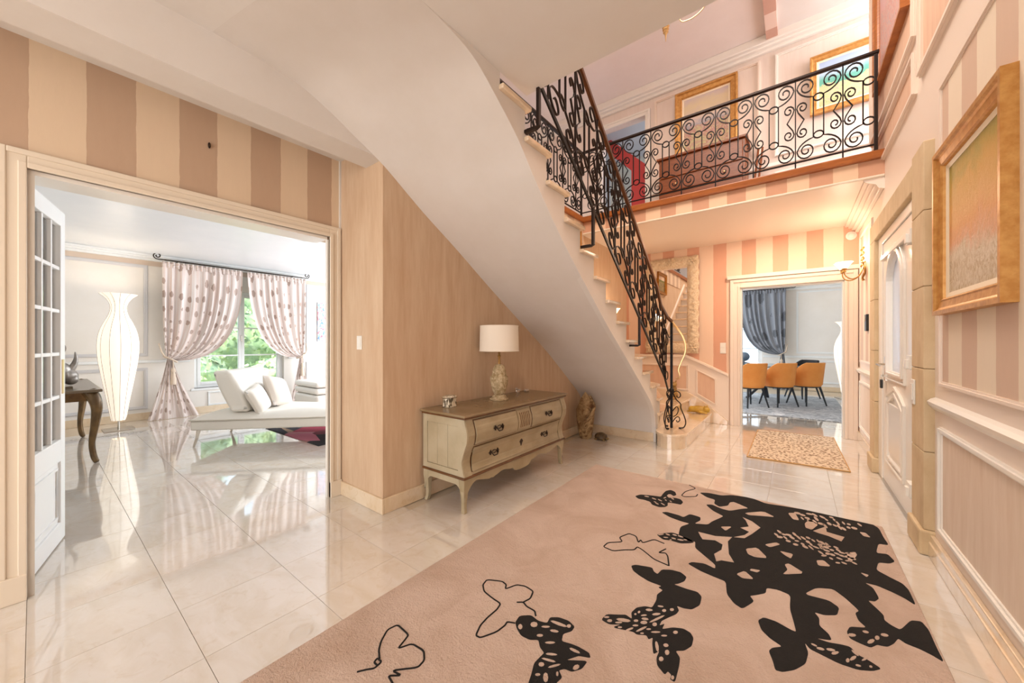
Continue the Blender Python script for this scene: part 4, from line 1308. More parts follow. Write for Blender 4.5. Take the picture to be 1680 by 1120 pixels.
[(-0.775,3.150),(-0.778,3.147),(-0.788,3.151),(-0.799,3.161),(-0.803,3.171),(-0.799,3.175),(-0.789,3.170),(-0.779,3.160)],
[(-0.838,3.159),(-0.838,3.148),(-0.841,3.133),(-0.846,3.124),(-0.851,3.125),(-0.851,3.136),(-0.848,3.150),(-0.843,3.160)],
[(-0.873,3.008),(-0.875,3.004),(-0.883,3.004),(-0.891,3.008),(-0.895,3.014),(-0.892,3.018),(-0.885,3.019),(-0.877,3.015)],
[(-0.777,3.091),(-0.780,3.088),(-0.788,3.091),(-0.795,3.098),(-0.799,3.106),(-0.796,3.109),(-0.788,3.106),(-0.781,3.098)],
[(-0.690,2.542),(-0.692,2.532),(-0.701,2.518),(-0.711,2.508),(-0.717,2.507),(-0.715,2.517),(-0.705,2.531),(-0.695,2.541)],
[(-0.653,2.550),(-0.656,2.545),(-0.667,2.544),(-0.677,2.548),(-0.682,2.554),(-0.679,2.559),(-0.668,2.560),(-0.658,2.557)],
[(-0.616,2.574),(-0.619,2.568),(-0.629,2.565),(-0.639,2.567),(-0.644,2.572),(-0.641,2.578),(-0.631,2.581),(-0.621,2.580)],
[(-0.578,2.576),(-0.582,2.571),(-0.594,2.569),(-0.606,2.572),(-0.612,2.578),(-0.608,2.584),(-0.596,2.585),(-0.583,2.582)],
[(-0.654,2.513),(-0.657,2.506),(-0.666,2.499),(-0.676,2.496),(-0.681,2.499),(-0.678,2.506),(-0.669,2.512),(-0.659,2.515)],
[(-0.610,2.525),(-0.613,2.519),(-0.623,2.516),(-0.633,2.518),(-0.638,2.523),(-0.635,2.529),(-0.625,2.532),(-0.615,2.531)],
[(-0.566,2.538),(-0.570,2.531),(-0.583,2.524),(-0.597,2.523),(-0.603,2.527),(-0.599,2.534),(-0.586,2.540),(-0.572,2.542)],
[(-0.628,2.497),(-0.629,2.493),(-0.633,2.489),(-0.638,2.488),(-0.641,2.491),(-0.640,2.495),(-0.635,2.499),(-0.631,2.500)],
[(-0.549,2.555),(-0.551,2.550),(-0.559,2.546),(-0.567,2.546),(-0.570,2.548),(-0.568,2.553),(-0.560,2.557),(-0.552,2.557)],
[(-0.535,1.787),(-0.538,1.779),(-0.547,1.770),(-0.557,1.767),(-0.563,1.770),(-0.560,1.779),(-0.551,1.787),(-0.540,1.790)],
[(-0.501,1.842),(-0.504,1.836),(-0.512,1.830),(-0.521,1.828),(-0.525,1.830),(-0.523,1.836),(-0.514,1.842),(-0.505,1.845)],
[(-0.484,1.824),(-0.484,1.815),(-0.489,1.808),(-0.496,1.807),(-0.500,1.812),(-0.499,1.820),(-0.494,1.828),(-0.488,1.829)],
[(-0.456,1.852),(-0.457,1.843),(-0.462,1.836),(-0.468,1.835),(-0.472,1.840),(-0.472,1.849),(-0.466,1.856),(-0.460,1.858)],
[(-0.499,1.786),(-0.502,1.776),(-0.511,1.764),(-0.522,1.756),(-0.529,1.757),(-0.526,1.767),(-0.517,1.779),(-0.505,1.787)],
[(-0.547,1.738),(-0.549,1.732),(-0.556,1.724),(-0.564,1.718),(-0.568,1.718),(-0.567,1.724),(-0.560,1.733),(-0.552,1.739)],
[(-0.532,1.716),(-0.535,1.709),(-0.545,1.701),(-0.555,1.699),(-0.560,1.702),(-0.557,1.710),(-0.548,1.717),(-0.538,1.720)],
[(-0.587,1.715),(-0.587,1.710),(-0.589,1.706),(-0.593,1.705),(-0.596,1.709),(-0.596,1.714),(-0.593,1.718),(-0.590,1.719)],
[(-0.580,1.744),(-0.578,1.739),(-0.578,1.732),(-0.581,1.727),(-0.585,1.726),(-0.587,1.731),(-0.587,1.739),(-0.584,1.744)],
[(-0.531,1.694),(-0.532,1.684),(-0.540,1.674),(-0.550,1.670),(-0.556,1.674),(-0.555,1.684),(-0.547,1.694),(-0.537,1.698)],
[(-0.567,1.680),(-0.567,1.673),(-0.573,1.666),(-0.580,1.663),(-0.584,1.667),(-0.583,1.674),(-0.578,1.680),(-0.571,1.683)],
[(-0.481,1.787),(-0.485,1.770),(-0.499,1.738),(-0.515,1.709),(-0.524,1.700),(-0.520,1.715),(-0.506,1.748),(-0.490,1.777)],
[(-0.493,1.709),(-0.493,1.699),(-0.498,1.691),(-0.505,1.690),(-0.510,1.696),(-0.510,1.706),(-0.505,1.714),(-0.498,1.716)],
[(-0.594,1.656),(-0.600,1.644),(-0.619,1.631),(-0.640,1.625),(-0.650,1.628),(-0.644,1.639),(-0.625,1.652),(-0.604,1.659)],
[(-0.661,1.607),(-0.661,1.599),(-0.667,1.592),(-0.674,1.589),(-0.680,1.593),(-0.679,1.601),(-0.674,1.608),(-0.666,1.611)],
[(-0.680,1.620),(-0.681,1.614),(-0.688,1.607),(-0.695,1.603),(-0.700,1.605),(-0.698,1.611),(-0.692,1.618),(-0.685,1.622)],
[(-0.621,1.624),(-0.623,1.618),(-0.632,1.609),(-0.641,1.604),(-0.647,1.605),(-0.644,1.611),(-0.636,1.620),(-0.626,1.626)],
[(-0.611,1.597),(-0.612,1.592),(-0.617,1.586),(-0.623,1.583),(-0.626,1.585),(-0.626,1.590),(-0.621,1.595),(-0.615,1.598)],
[(-0.557,1.651),(-0.559,1.645),(-0.566,1.638),(-0.574,1.634),(-0.578,1.635),(-0.576,1.641),(-0.570,1.649),(-0.561,1.653)],
[(-0.570,1.624),(-0.571,1.615),(-0.578,1.601),(-0.586,1.589),(-0.592,1.587),(-0.591,1.595),(-0.584,1.610),(-0.576,1.622)],
[(-0.525,1.668),(-0.527,1.656),(-0.536,1.634),(-0.547,1.615),(-0.554,1.610),(-0.552,1.621),(-0.543,1.643),(-0.532,1.663)],
[(-0.506,1.665),(-0.507,1.659),(-0.513,1.653),(-0.519,1.650),(-0.523,1.652),(-0.521,1.657),(-0.516,1.663),(-0.509,1.666)],
[(-0.468,1.673),(-0.471,1.666),(-0.483,1.655),(-0.495,1.648),(-0.501,1.647),(-0.497,1.655),(-0.486,1.665),(-0.473,1.673)],
[(-0.439,1.670),(-0.441,1.664),(-0.448,1.657),(-0.456,1.653),(-0.460,1.654),(-0.458,1.660),(-0.451,1.667),(-0.443,1.671)],
[(-0.407,1.718),(-0.408,1.709),(-0.413,1.702),(-0.419,1.700),(-0.424,1.705),(-0.423,1.714),(-0.418,1.721),(-0.411,1.723)],
[(-0.452,1.590),(-0.446,1.571),(-0.446,1.560),(-0.453,1.563),(-0.462,1.579),(-0.469,1.599),(-0.469,1.610),(-0.462,1.607)],
[(-0.420,1.618),(-0.422,1.610),(-0.428,1.604),(-0.435,1.604),(-0.439,1.610),(-0.437,1.618),(-0.431,1.624),(-0.424,1.624)],
[(-0.408,1.585),(-0.408,1.574),(-0.412,1.566),(-0.418,1.566),(-0.423,1.574),(-0.424,1.585),(-0.419,1.593),(-0.413,1.593)],
[(-0.418,1.538),(-0.418,1.528),(-0.423,1.521),(-0.429,1.520),(-0.433,1.526),(-0.434,1.536),(-0.429,1.544),(-0.423,1.544)],
[(-0.363,1.477),(-0.363,1.469),(-0.366,1.464),(-0.370,1.464),(-0.373,1.470),(-0.373,1.477),(-0.371,1.483),(-0.366,1.483)],
[(-0.523,1.622),(-0.524,1.617),(-0.528,1.613),(-0.533,1.611),(-0.536,1.612),(-0.535,1.616),(-0.531,1.621),(-0.526,1.623)],
[(-0.964,1.329),(-0.960,1.319),(-0.963,1.311),(-0.971,1.311),(-0.980,1.317),(-0.984,1.328),(-0.981,1.336),(-0.973,1.336)],
[(-0.918,1.381),(-0.915,1.369),(-0.922,1.359),(-0.933,1.355),(-0.943,1.361),(-0.946,1.373),(-0.939,1.384),(-0.927,1.388)],
[(-0.807,1.450),(-0.816,1.442),(-0.842,1.434),(-0.870,1.432),(-0.883,1.435),(-0.874,1.444),(-0.847,1.451),(-0.820,1.454)],
[(-0.795,1.465),(-0.793,1.457),(-0.797,1.450),(-0.804,1.449),(-0.810,1.453),(-0.811,1.461),(-0.807,1.468),(-0.800,1.470)],
[(-0.867,1.404),(-0.869,1.397),(-0.879,1.387),(-0.891,1.381),(-0.898,1.381),(-0.895,1.388),(-0.885,1.397),(-0.874,1.404)],
[(-0.865,1.344),(-0.865,1.337),(-0.872,1.329),(-0.881,1.325),(-0.887,1.327),(-0.887,1.334),(-0.880,1.342),(-0.871,1.346)],
[(-0.766,1.296),(-0.770,1.289),(-0.783,1.279),(-0.798,1.271),(-0.805,1.271),(-0.802,1.279),(-0.788,1.289),(-0.773,1.296)],
[(-0.696,1.359),(-0.702,1.354),(-0.718,1.350),(-0.735,1.350),(-0.742,1.355),(-0.736,1.361),(-0.720,1.364),(-0.704,1.364)],
[(-0.754,1.263),(-0.760,1.256),(-0.779,1.248),(-0.798,1.243),(-0.807,1.243),(-0.801,1.250),(-0.782,1.258),(-0.763,1.264)],
[(-0.783,1.226),(-0.782,1.218),(-0.787,1.211),(-0.795,1.208),(-0.801,1.212),(-0.803,1.220),(-0.798,1.227),(-0.790,1.230)],
[(-0.733,1.266),(-0.735,1.257),(-0.745,1.241),(-0.757,1.227),(-0.764,1.223),(-0.762,1.232),(-0.752,1.248),(-0.740,1.262)],
[(-0.672,1.305),(-0.668,1.297),(-0.670,1.286),(-0.676,1.277),(-0.684,1.276),(-0.687,1.284),(-0.686,1.296),(-0.679,1.305)],
[(-0.771,1.179),(-0.771,1.174),(-0.776,1.168),(-0.783,1.165),(-0.787,1.167),(-0.787,1.172),(-0.782,1.178),(-0.776,1.181)],
[(-0.741,1.187),(-0.735,1.173),(-0.738,1.164),(-0.746,1.165),(-0.756,1.175),(-0.762,1.189),(-0.760,1.199),(-0.751,1.198)],
[(-0.718,1.224),(-0.715,1.217),(-0.716,1.213),(-0.721,1.213),(-0.725,1.218),(-0.728,1.225),(-0.727,1.230),(-0.722,1.230)],
[(-0.822,1.403),(-0.825,1.395),(-0.836,1.388),(-0.849,1.384),(-0.856,1.387),(-0.853,1.394),(-0.842,1.402),(-0.829,1.405)],
[(-0.804,1.343),(-0.807,1.335),(-0.818,1.324),(-0.831,1.317),(-0.838,1.317),(-0.835,1.324),(-0.824,1.335),(-0.811,1.343)]]
RUG_LINES=[[(-1.053,1.458),(-1.040,1.500),(-1.058,1.553),(-1.113,1.560),(-1.156,1.542),(-1.182,1.479),(-1.199,1.509),(-1.233,1.517),(-1.307,1.478),(-1.296,1.434),(-1.258,1.400),(-1.194,1.388),(-1.134,1.383),(-1.123,1.343),(-1.125,1.277),(-1.119,1.221),(-1.096,1.167),(-1.072,1.170),(-1.038,1.236),(-1.031,1.289),(-1.037,1.311),(-1.003,1.327)],
[(-1.078,1.438),(-1.053,1.458),(-1.022,1.444),(-0.976,1.444),(-0.954,1.420)],
[(-1.337,0.759),(-1.319,0.785),(-1.298,0.809),(-1.302,0.843),(-1.331,0.842),(-1.323,0.823),(-1.296,0.823)],
[(-1.321,0.846),(-1.361,0.868),(-1.393,0.899),(-1.427,0.953),(-1.416,0.998),(-1.329,0.992),(-1.319,0.965),(-1.305,0.920),(-1.279,0.972),(-1.211,0.979),(-1.173,0.951),(-1.167,0.914),(-1.236,0.845),(-1.189,0.854),(-1.228,0.823),(-1.188,0.815),(-1.168,0.807)],
[(-0.569,2.200),(-0.654,2.212),(-0.740,2.270),(-0.777,2.285),(-0.781,2.239),(-0.832,2.199),(-0.878,2.149),(-0.945,2.156),(-0.942,2.219),(-0.871,2.283),(-0.908,2.325),(-0.876,2.410),(-0.825,2.405),(-0.789,2.337),(-0.787,2.380),(-0.766,2.349),(-0.721,2.437),(-0.655,2.425)],
[(-0.569,2.200),(-0.600,2.294),(-0.619,2.321),(-0.655,2.298),(-0.631,2.368)],
[(-0.747,3.555),(-0.683,3.508),(-0.742,3.383),(-0.749,3.276),(-0.722,3.260),(-0.647,3.325),(-0.647,3.380)]]

# ================================================================== RUG AND DOORMAT
rug = thing('butterfly_rug', 'large taupe wool rug with a swarm of black butterflies', 'rug', (-0.6, 2.0, 0))
RW = 0.012
bs = MB()


def rugtop(u, v):
    x, y = -1.645 + 2.12 * u, 0.35 + 3.22 * v
    e = min(u * 2.12, (1 - u) * 2.12, v * 3.22, (1 - v) * 3.22)
    return (x, y, RW * min(1, 0.25 + e / 0.02) if e < 0.02 else RW)


bs.box(-1.645, 0.475, 0.35, 3.57, 0.0005, RW)
obj('pile', bs, M['rug'], rug, bevel=0.007, seg=3)


def chaikin(p, it=2, closed=True):
    for _ in range(it):
        q = []
        m = len(p)
        for i in range(m if closed else m - 1):
            a, b = p[i], p[(i + 1) % m]
            q.append((a[0] * .86 + b[0] * .14, a[1] * .86 + b[1] * .14))
            q.append((a[0] * .14 + b[0] * .86, a[1] * .14 + b[1] * .86))
        if not closed:
            q = [p[0]] + q + [p[-1]]
        p = q
    return p


for mpts in RUG_MOTIFS:
    mpts = chaikin(mpts, 2)
    mp = [(min(x, 0.468), min(y, 3.562)) for x, y in mpts]
    obj('butterfly_motif', MB().prism(mp, 'z', RW - .004, RW + .0012), M['black_pile'], rug)
for g in RUG_GAPS:
    if max(q[1] for q in g) > 3.545 or max(q[0] for q in g) > .455:
        continue
    obj('pile_inlay', MB().prism(chaikin(g, 1) if len(g) < 8 else g, 'z', RW - .003, RW + .0022), M['rug'], rug)
for ln in RUG_LINES:
    q = [(x, y, RW) for x, y in chaikin(ln, 2, False)]
    obj('butterfly_outline', MB().tube(q, 0.0042, 5), M['black_pile'], rug)

t = NT('leopard_mat_pile')
p = t.pos()
vo = t.n('ShaderNodeTexVoronoi')
vo.inputs['Scale'].default_value = 30
t.l(p, vo.inputs['Vector'])
t.set(color=t.mix(t.math('LESS_THAN', t.math('ADD', vo.outputs['Distance'], t.math('MULTIPLY', t.math('SUBTRACT', t.noise(45, 3, vec=p), .5), .6)), 0.40), lin('#d8c6ae'), lin('#85694f')), rough=0.95)
t.bump(t.noise(150, 2, vec=p), 0.4)
mat_rug = thing('doormat', 'small beige rug with brown leopard spots in front of the dining doorway', 'rug', (0, 5.6, 0))
obj('pile', MB().prism([(-0.425, 4.86), (0.425, 4.90), (0.40, 6.50), (-0.43, 6.43)], 'z', 0.001, 0.013), t.m, mat_rug, bevel=0.004)
obj('binding', MB().tube([(-0.428, 4.857, .008), (0.427, 4.897, .008), (0.403, 6.503, .008), (-0.433, 6.433, .008)], 0.007, 6, closed=True), plain('rug_binding', '#c59a62', 0.9), mat_rug)

# ================================================================== COMMODE
Y0, Y1 = 1.945, 3.425
XBk, XF = -2.415, -1.955
com = thing('commode', 'patinated grey-green bombe chest of drawers against the under-stair wall', 'chest of drawers', (-2.2, 2.7, 0))
PR = [(.715, 0.0), (.69, .006), (.66, .016), (.62, .030), (.58, .036), (.54, .032), (.49, .014), (.44, -.008), (.40, -.020), (.36, -.022), (.32, -.014), (.29, -.004), (.272, .006)]


def prof_x(z, off=0.0):
    for i in range(len(PR) - 1):
        if PR[i][0] >= z >= PR[i + 1][0]:
            f = (PR[i][0] - z) / (PR[i][0] - PR[i + 1][0])
            f = f * f * (3 - 2 * f)
            return XF + PR[i][1] + (PR[i + 1][1] - PR[i][1]) * f + off
    return XF + off


def front_poly(z0, z1, off, back):
    n = 14
    pts = [(prof_x(z0 + (z1 - z0) * i / n, off), z0 + (z1 - z0) * i / n) for i in range(n + 1)]
    return pts + [(pts[-1][0] - back, z1), (pts[0][0] - back, z0)]


obj('carcass', MB().prism(front_poly(.272, .715, 0, 0)[:-2] + [(XBk, .715), (XBk, .272)], 'y', Y0 + .012, Y1 - .012), M['com_paint'], com)
for yy, s_ in ((Y0 + .012, -1), (Y1 - .012, 1)):
    # side frame: stiles, rails and a sunk panel with three boards
    a, b = (yy - .012, yy) if s_ < 0 else (yy, yy + .012)
    n = 14
    stile = [(prof_x(.272 + .443 * i / n, .006), .272 + .443 * i / n) for i in range(n + 1)] + [(XF - .055, .715), (XF - .055, .272)]
    obj('side_stile', MB().prism(stile, 'y', a, b), M['com_side'], com, bevel=.002)
    obj('side_stile', MB().box(XBk, XBk + .05, a, b, .272, .715), M['com_side'], com, bevel=.002)
    obj('side_rail', MB().box(XBk + .05, XF - .055, a, b, .645, .715), M['com_side'], com, bevel=.002)
    obj('side_rail', MB().box(XBk + .05, XF - .055, a, b, .272, .315), M['com_side'], com, bevel=.002)
    for i in range(3):
        w = (XF - .055 - XBk - .05) / 3
        obj('side_board', MB().box(XBk + .05 + w * i + .001, XBk + .05 + w * (i + 1) - .001, a + (.006 if s_ < 0 else 0), b - (.006 if s_ > 0 else 0), .317, .643), M['com_side'], com, bevel=.0015)
obj('top', MB().box(XBk - .01, XF + .045, Y0 - .03, Y1 + .03, .722, .742), M['com_top'], com, bevel=.008, seg=3)
obj('top_moulding', MB().box(XBk, XF + .030, Y0 - .018, Y1 + .018, .706, .722), M['com_edge'], com, bevel=.006)
obj('base_moulding', MB().box(XBk, XF + .022, Y0 - .012, Y1 + .012, .256, .274), M['com_edge'], com, bevel=.006)
# drawers
ym = (Y0 + Y1) / 2


def drawer(y0, y1, z0, z1, pulls):
    d = obj('drawer', MB().prism(front_poly(z0, z1, .010, .02), 'y', y0, y1), M['com_paint'], com, bevel=.004)
    e = obj('drawer_shadow_gap', MB().prism(front_poly(z0 - .006, z1 + .006, .002, .02), 'y', y0 - .006, y1 + .006), M['com_edge'], d)
    zc = (z0 + z1) / 2
    for yy in pulls:
        x = prof_x(zc, .012)
        pb = MB()
        for s_ in (-1, 1):
            pb.ball((x + .004, yy + s_ * .045, zc), (.006, .011, .022), 10, 8)
            pb.ball((x + .004, yy + s_ * .045, zc), (.005, .022, .008), 10, 8)
        pb.tube([(x + .004, yy - .045, zc), (x + .018, yy - .04, zc - .004), (x + .022, yy - .02, zc - .026), (x + .022, yy + .02, zc - .026), (x + .018, yy + .04, zc - .004), (x + .004, yy + .045, zc)], .0045, 6)
        pb.tube([(x + .006, yy - .04, zc + .004), (x + .008, yy, zc + .016), (x + .006, yy + .04, zc + .004), (x + .008, yy, zc - .012)], .004, 6, closed=True)
        h = obj('drawer_pull', pb, M['pewter'], d, smooth=True)
        h['kind'] = 'thing'
    return d


drawer(Y0 + .10, ym - .115, .505, .685, [Y0 + .10 + .26])
drawer(ym + .115, Y1 - .10, .505, .685, [Y1 - .10 - .26])
bd = drawer(Y0 + .10, Y1 - .10, .295, .480, [Y0 + .36, Y1 - .36])
x = prof_x(.39, .012)
obj('escutcheon', MB().prism([(ym - .028, .39), (ym - .012, .408), (ym, .432), (ym + .012, .408), (ym + .028, .39), (ym + .012, .372), (ym, .348), (ym - .012, .372)], 'x', x - .006, x + .004), M['pewter'], bd, bevel=.002)
cp = obj('centre_panel', MB().prism(front_poly(.505, .685, .006, .02), 'y', ym - .10, ym + .10), M['com_paint'], com, bevel=.004)
for i in range(6):
    yy = ym - .065 + .026 * i
    n = 8
    obj('flute', MB().tube([(prof_x(.532 + .126 * j / n, .006), yy, .532 + .126 * j / n) for j in range(n + 1)], .0038, 6), M['com_edge'], cp)
# front stiles with a rounded outer edge
for (a, b) in ((Y0 + .0125, Y0 + .085), (Y1 - .085, Y1 - .0125)):
    obj('front_stile', MB().prism(front_poly(.274, .706, .008, .05), 'y', a, b), M['com_paint'], com, bevel=.012, seg=3)
# scalloped aprons and legs


def apron_curve(L):
    """lower edge of the front apron, s from 0 to L"""
    pts = []
    n = 60
    for i in range(n + 1):
        s_ = i / n
        q = abs(s_ - .5) * 2           # 0 centre, 1 ends
        if q < .16:
            z = .150 + .35 * q * q
        elif q < .22:
            z = .165 + (q - .16) * .6
        elif q < .55:
            z = .205 - .022 * math.sin((q - .22) / .33 * PI) + 0
            z = .200 - .010 * math.cos((q - .22) / .33 * PI * 2)
        elif q < .66:
            z = .178 + .012 * math.sin((q - .55) / .11 * PI)
        elif q < .84:
            z = .19 + (q - .66) / .18 * .03
        else:
            u = (q - .84) / .16
            z = .22 - u * u * .09
        pts.append((s_ * L, z))
    return pts


ap = [(Y0 + .03 + a, z) for a, z in apron_curve(Y1 - Y0 - .06)]
obj('apron', MB().prism(ap + [(Y1 - .03, .258), (Y0 + .03, .258)], 'x', XF - .016, XF + .006), M['com_paint'], com, bevel=.003)
for yy in (Y0 + .004, Y1 - .024):
    c = []
    n = 24
    for i in range(n + 1):
        s_ = i / n
        q = abs(s_ - .5) * 2
        z = .205 if q < .62 else .205 - ((q - .62) / .38) ** 2 * .12
        c.append((XBk + .01 + s_ * (XF - XBk - .01), z))
    obj('apron', MB().prism(c + [(XF, .258), (XBk + .01, .258)], 'y', yy, yy + .02), M['com_side'], com, bevel=.003)


def leg(cx_, cy_, dx, dy):
    mb = MB()
    secs = [(.258, .040, 0), (.20, .036, .003), (.14, .027, .0), (.08, .021, -.004), (.03, .020, -.002), (.0, .023, .006)]
    vs, fs = [], []
    for z, h, o in secs:
        X, Y = cx_ + dx * o, cy_ + dy * o
        # inner side tapers, outer corner stays
        x0, x1 = (X - h * 1.0, X + h * .55) if dx > 0 else (X - h * .55, X + h)
        y0_, y1_ = (Y - h * 1.0, Y + h * .55) if dy > 0 else (Y - h * .55, Y + h)
        vs += [(x0, y0_, z), (x1, y0_, z), (x1, y1_, z), (x0, y1_, z)]
    for i in range(len(secs) - 1):
        for j in range(4):
            j2 = (j + 1) % 4
            fs.append((i * 4 + j2, i * 4 + j, i * 4 + j + 4, i * 4 + j2 + 4))
    fs += [(0, 1, 2, 3), tuple(len(vs) - 1 - i for i in range(4))]
    mb.add(vs, fs)
    return mb


for cx_, dx in ((XF - .012, 1), (XBk + .025, -1)):
    for cy_, dy in ((Y0 + .022, -1), (Y1 - .022, 1)):
        obj('leg', leg(cx_, cy_, dx, dy), M['com_paint'] if dx > 0 else M['com_side'], com, bevel=.004)

# ---- things on the commode
ZT = 0.742
lx, ly = -2.215, 2.68
lamp = thing('table_lamp', 'carved cream table lamp with a white drum shade on the commode', 'lamp', (lx, ly, ZT))
carv = NT('carved_lamp_body')
pv = carv.objc()
f_ = carv.noise(34, 5, .65, vec=pv, dist=.8)
carv.set(color=carv.mix(carv.ramp(f_, [(.38, (0, 0, 0, 1)), (.6, (1, 1, 1, 1))]), lin('#a58a5e'), lin('#dcc8a4')), rough=.75)
carv.bump(f_, .9, .02)
M['carved'] = carv.m
obj('plinth', MB().lathe([(.088, ZT), (.090, ZT + .012), (.072, ZT + .018), (.062, ZT + .04), (.045, ZT + .048)], lx, ly, 8), M['carved'], lamp, bevel=.003)


def knob(a, z):
    return 1 + .09 * noise.noise(Vector((math.cos(a) * 3, math.sin(a) * 3, z * 26))) + .05 * math.sin(7 * a + z * 60)


obj('carved_body', MB().lathe([(.040, ZT + .046), (.058, ZT + .075), (.072, ZT + .11), (.080, ZT + .15), (.084, ZT + .19), (.083, ZT + .215), (.070, ZT + .222), (.066, ZT + .235), (.062, ZT + .27), (.054, ZT + .30), (.040, ZT + .325), (.022, ZT + .335)], lx, ly, 40, fn=knob), M['carved'], lamp, smooth=True, angle=60)
obj('stem', MB().lathe([(.012, ZT + .33), (.012, ZT + .40), (.018, ZT + .41), (.01, ZT + .42), (.008, ZT + .62)], lx, ly, 12), plain('lamp_stem_brass', '#a8824c', .4, .6), lamp, smooth=True)
sh = MB().lathe([(.186, ZT + .455), (.180, ZT + .695)], lx, ly, 48, cap=False).lathe([(.178, ZT + .695), (.184, ZT + .455)], lx, ly, 48, cap=False)
sd = obj('lamp_shade', sh, M['linen'], lamp, smooth=True)
for zz, rr in ((ZT + .458, .186), (ZT + .692, .180)):
    obj('shade_ring', MB().tube([(lx + rr * math.cos(2 * PI * i / 40), ly + rr * math.sin(2 * PI * i / 40), zz) for i in range(40)], .004, 5, closed=True), M['linen'], sd)

bx_, by_ = -2.30, 2.13
box = thing('trinket_box', 'small oval mosaic trinket box on the near end of the commode', 'box', (bx_, by_, ZT))
mo = NT('mother_of_pearl_mosaic')
vo = mo.n('ShaderNodeTexVoronoi')
vo.inputs['Scale'].default_value = 55
mo.l(mo.scale(mo.objc(), (1, 1, .6)), vo.inputs['Vector'])
mo.set(color=mo.ramp(vo.outputs['Color'], [(0.3, lin('#5c5140')), (0.5, lin('#cfc3a8')), (0.8, lin('#e9e2d0'))]), rough=.25)
obj('box_body', MB().lathe([(.058, ZT), (.062, ZT + .006), (.058, ZT + .012), (.058, ZT + .072), (.062, ZT + .076)], bx_, by_, 36, sx=.8, sy=1.1), mo.m, box, smooth=True, angle=30)
obj('lid', MB().lathe([(.064, ZT + .077), (.064, ZT + .084), (.05, ZT + .092), (.0, ZT + .094)], bx_, by_, 36, sx=.8, sy=1.1, cap=False), mo.m, box, smooth=True, angle=30)
obj('rim', MB().tube([(bx_ + .064 * .8 * math.cos(2 * PI * i / 36), by_ + .064 * 1.1 * math.sin(2 * PI * i / 36), ZT + .079) for i in range(36)], .004, 5, closed=True), M['chrome'], box)
cg = NT('cut_crystal')
cg.set(color=(1, 1, 1, 1), rough=.02, trans=.85)
M['crystal'] = cg.m
br = blob('crystal_bird', [((-2.36, 3.17, ZT + .022), (.022, .03, .02)), ((-2.36, 3.145, ZT + .045), (.013, .015, .013)), ((-2.36, 3.205, ZT + .028), (.012, .022, .008)), ((-2.36, 3.128, ZT + .044), (.004, .01, .004)), ((-2.36, 3.17, ZT + .008), (.016, .02, .008))], M['crystal'], None, .004, 2)
tag(br, 'tiny clear crystal bird right of the lamp on the commode', 'ornament')
br = blob('crystal_paperweight', [((-2.36, 3.33, ZT + .010), (.026, .036, .010)), ((-2.36, 3.33, ZT + .018), (.013, .018, .008))], M['crystal'], None, .004, 2)
tag(br, 'flat clear crystal ornament at the far end of the commode', 'ornament')

# ---- carved stone and tortoise beyond the commode
stn = NT('carved_brown_stone')
pv = stn.objc()
f_ = stn.noise(11, 5, .6, vec=pv, dist=1.4)
stn.set(color=stn.mix(stn.ramp(f_, [(.36, (0, 0, 0, 1)), (.62, (1, 1, 1, 1))]), lin('#7a5836'), lin('#c3a67a')), rough=.7)
stn.bump(f_, .8, .03)
sx_, sy_ = -2.235, 4.52


def rough_(a, z):
    return 1 + .10 * noise.noise(Vector((math.cos(a) * 1.6, math.sin(a) * 1.6, z * 7))) + .06 * math.sin(3 * a + z * 14)


ston = thing('carved_stone', 'tall pointed carved brown stone on the floor beyond the commode', 'sculpture', (sx_, sy_, 0))
obj('stone_body', MB().lathe([(.075, .0), (.088, .03), (.105, .15), (.122, .28), (.122, .37), (.098, .46), (.064, .53), (.030, .585), (.005, .615)], sx_, sy_, 40, sy=.8, fn=rough_), stn.m, ston, smooth=True, angle=70)
sp = []
for i in range(40):
    t_ = i / 39
    a = -1.9 + t_ * 2.6
    z = .10 + .46 * t_
    r_ = (.115 + .02 * math.sin(t_ * PI)) * (1 - .45 * max(0, t_ - .7) / .3)
    sp.append((sx_ + r_ * math.cos(a), sy_ + r_ * .82 * math.sin(a), z))
obj('carved_relief', MB().tube(sp, [.026 - .014 * abs(i / 39 - .4) for i in range(40)], 8), stn.m, ston, smooth=True)
tu = thing('tortoise_figurine', 'small brown tortoise figurine on the floor beside the carved stone', 'figurine', (-2.03, 4.56, 0))
shellm = plain('tortoise_shell', '#6e5636', .45, h2='#43331f', scale=45, bump=.5, bscale=60)
obj('shell', MB().lathe([(.085, .022), (.088, .035), (.075, .065), (.05, .085), (.02, .095), (.002, .096)], -2.03, 4.56, 20, sx=1.0, sy=.75), shellm, tu, smooth=True, angle=30)
blob('body', [((-2.03, 4.56, .022), (.075, .055, .016)), ((-1.94, 4.55, .03), (.026, .017, .017)), ((-1.975, 4.515, .012), (.02, .016, .014)), ((-2.085, 4.515, .012), (.02, .016, .014)), ((-1.975, 4.60, .012), (.02, .016, .014)), ((-2.085, 4.60, .012), (.02, .016, .014))], plain('tortoise_skin', '#8a6f46', .6), tu, .006, 2)

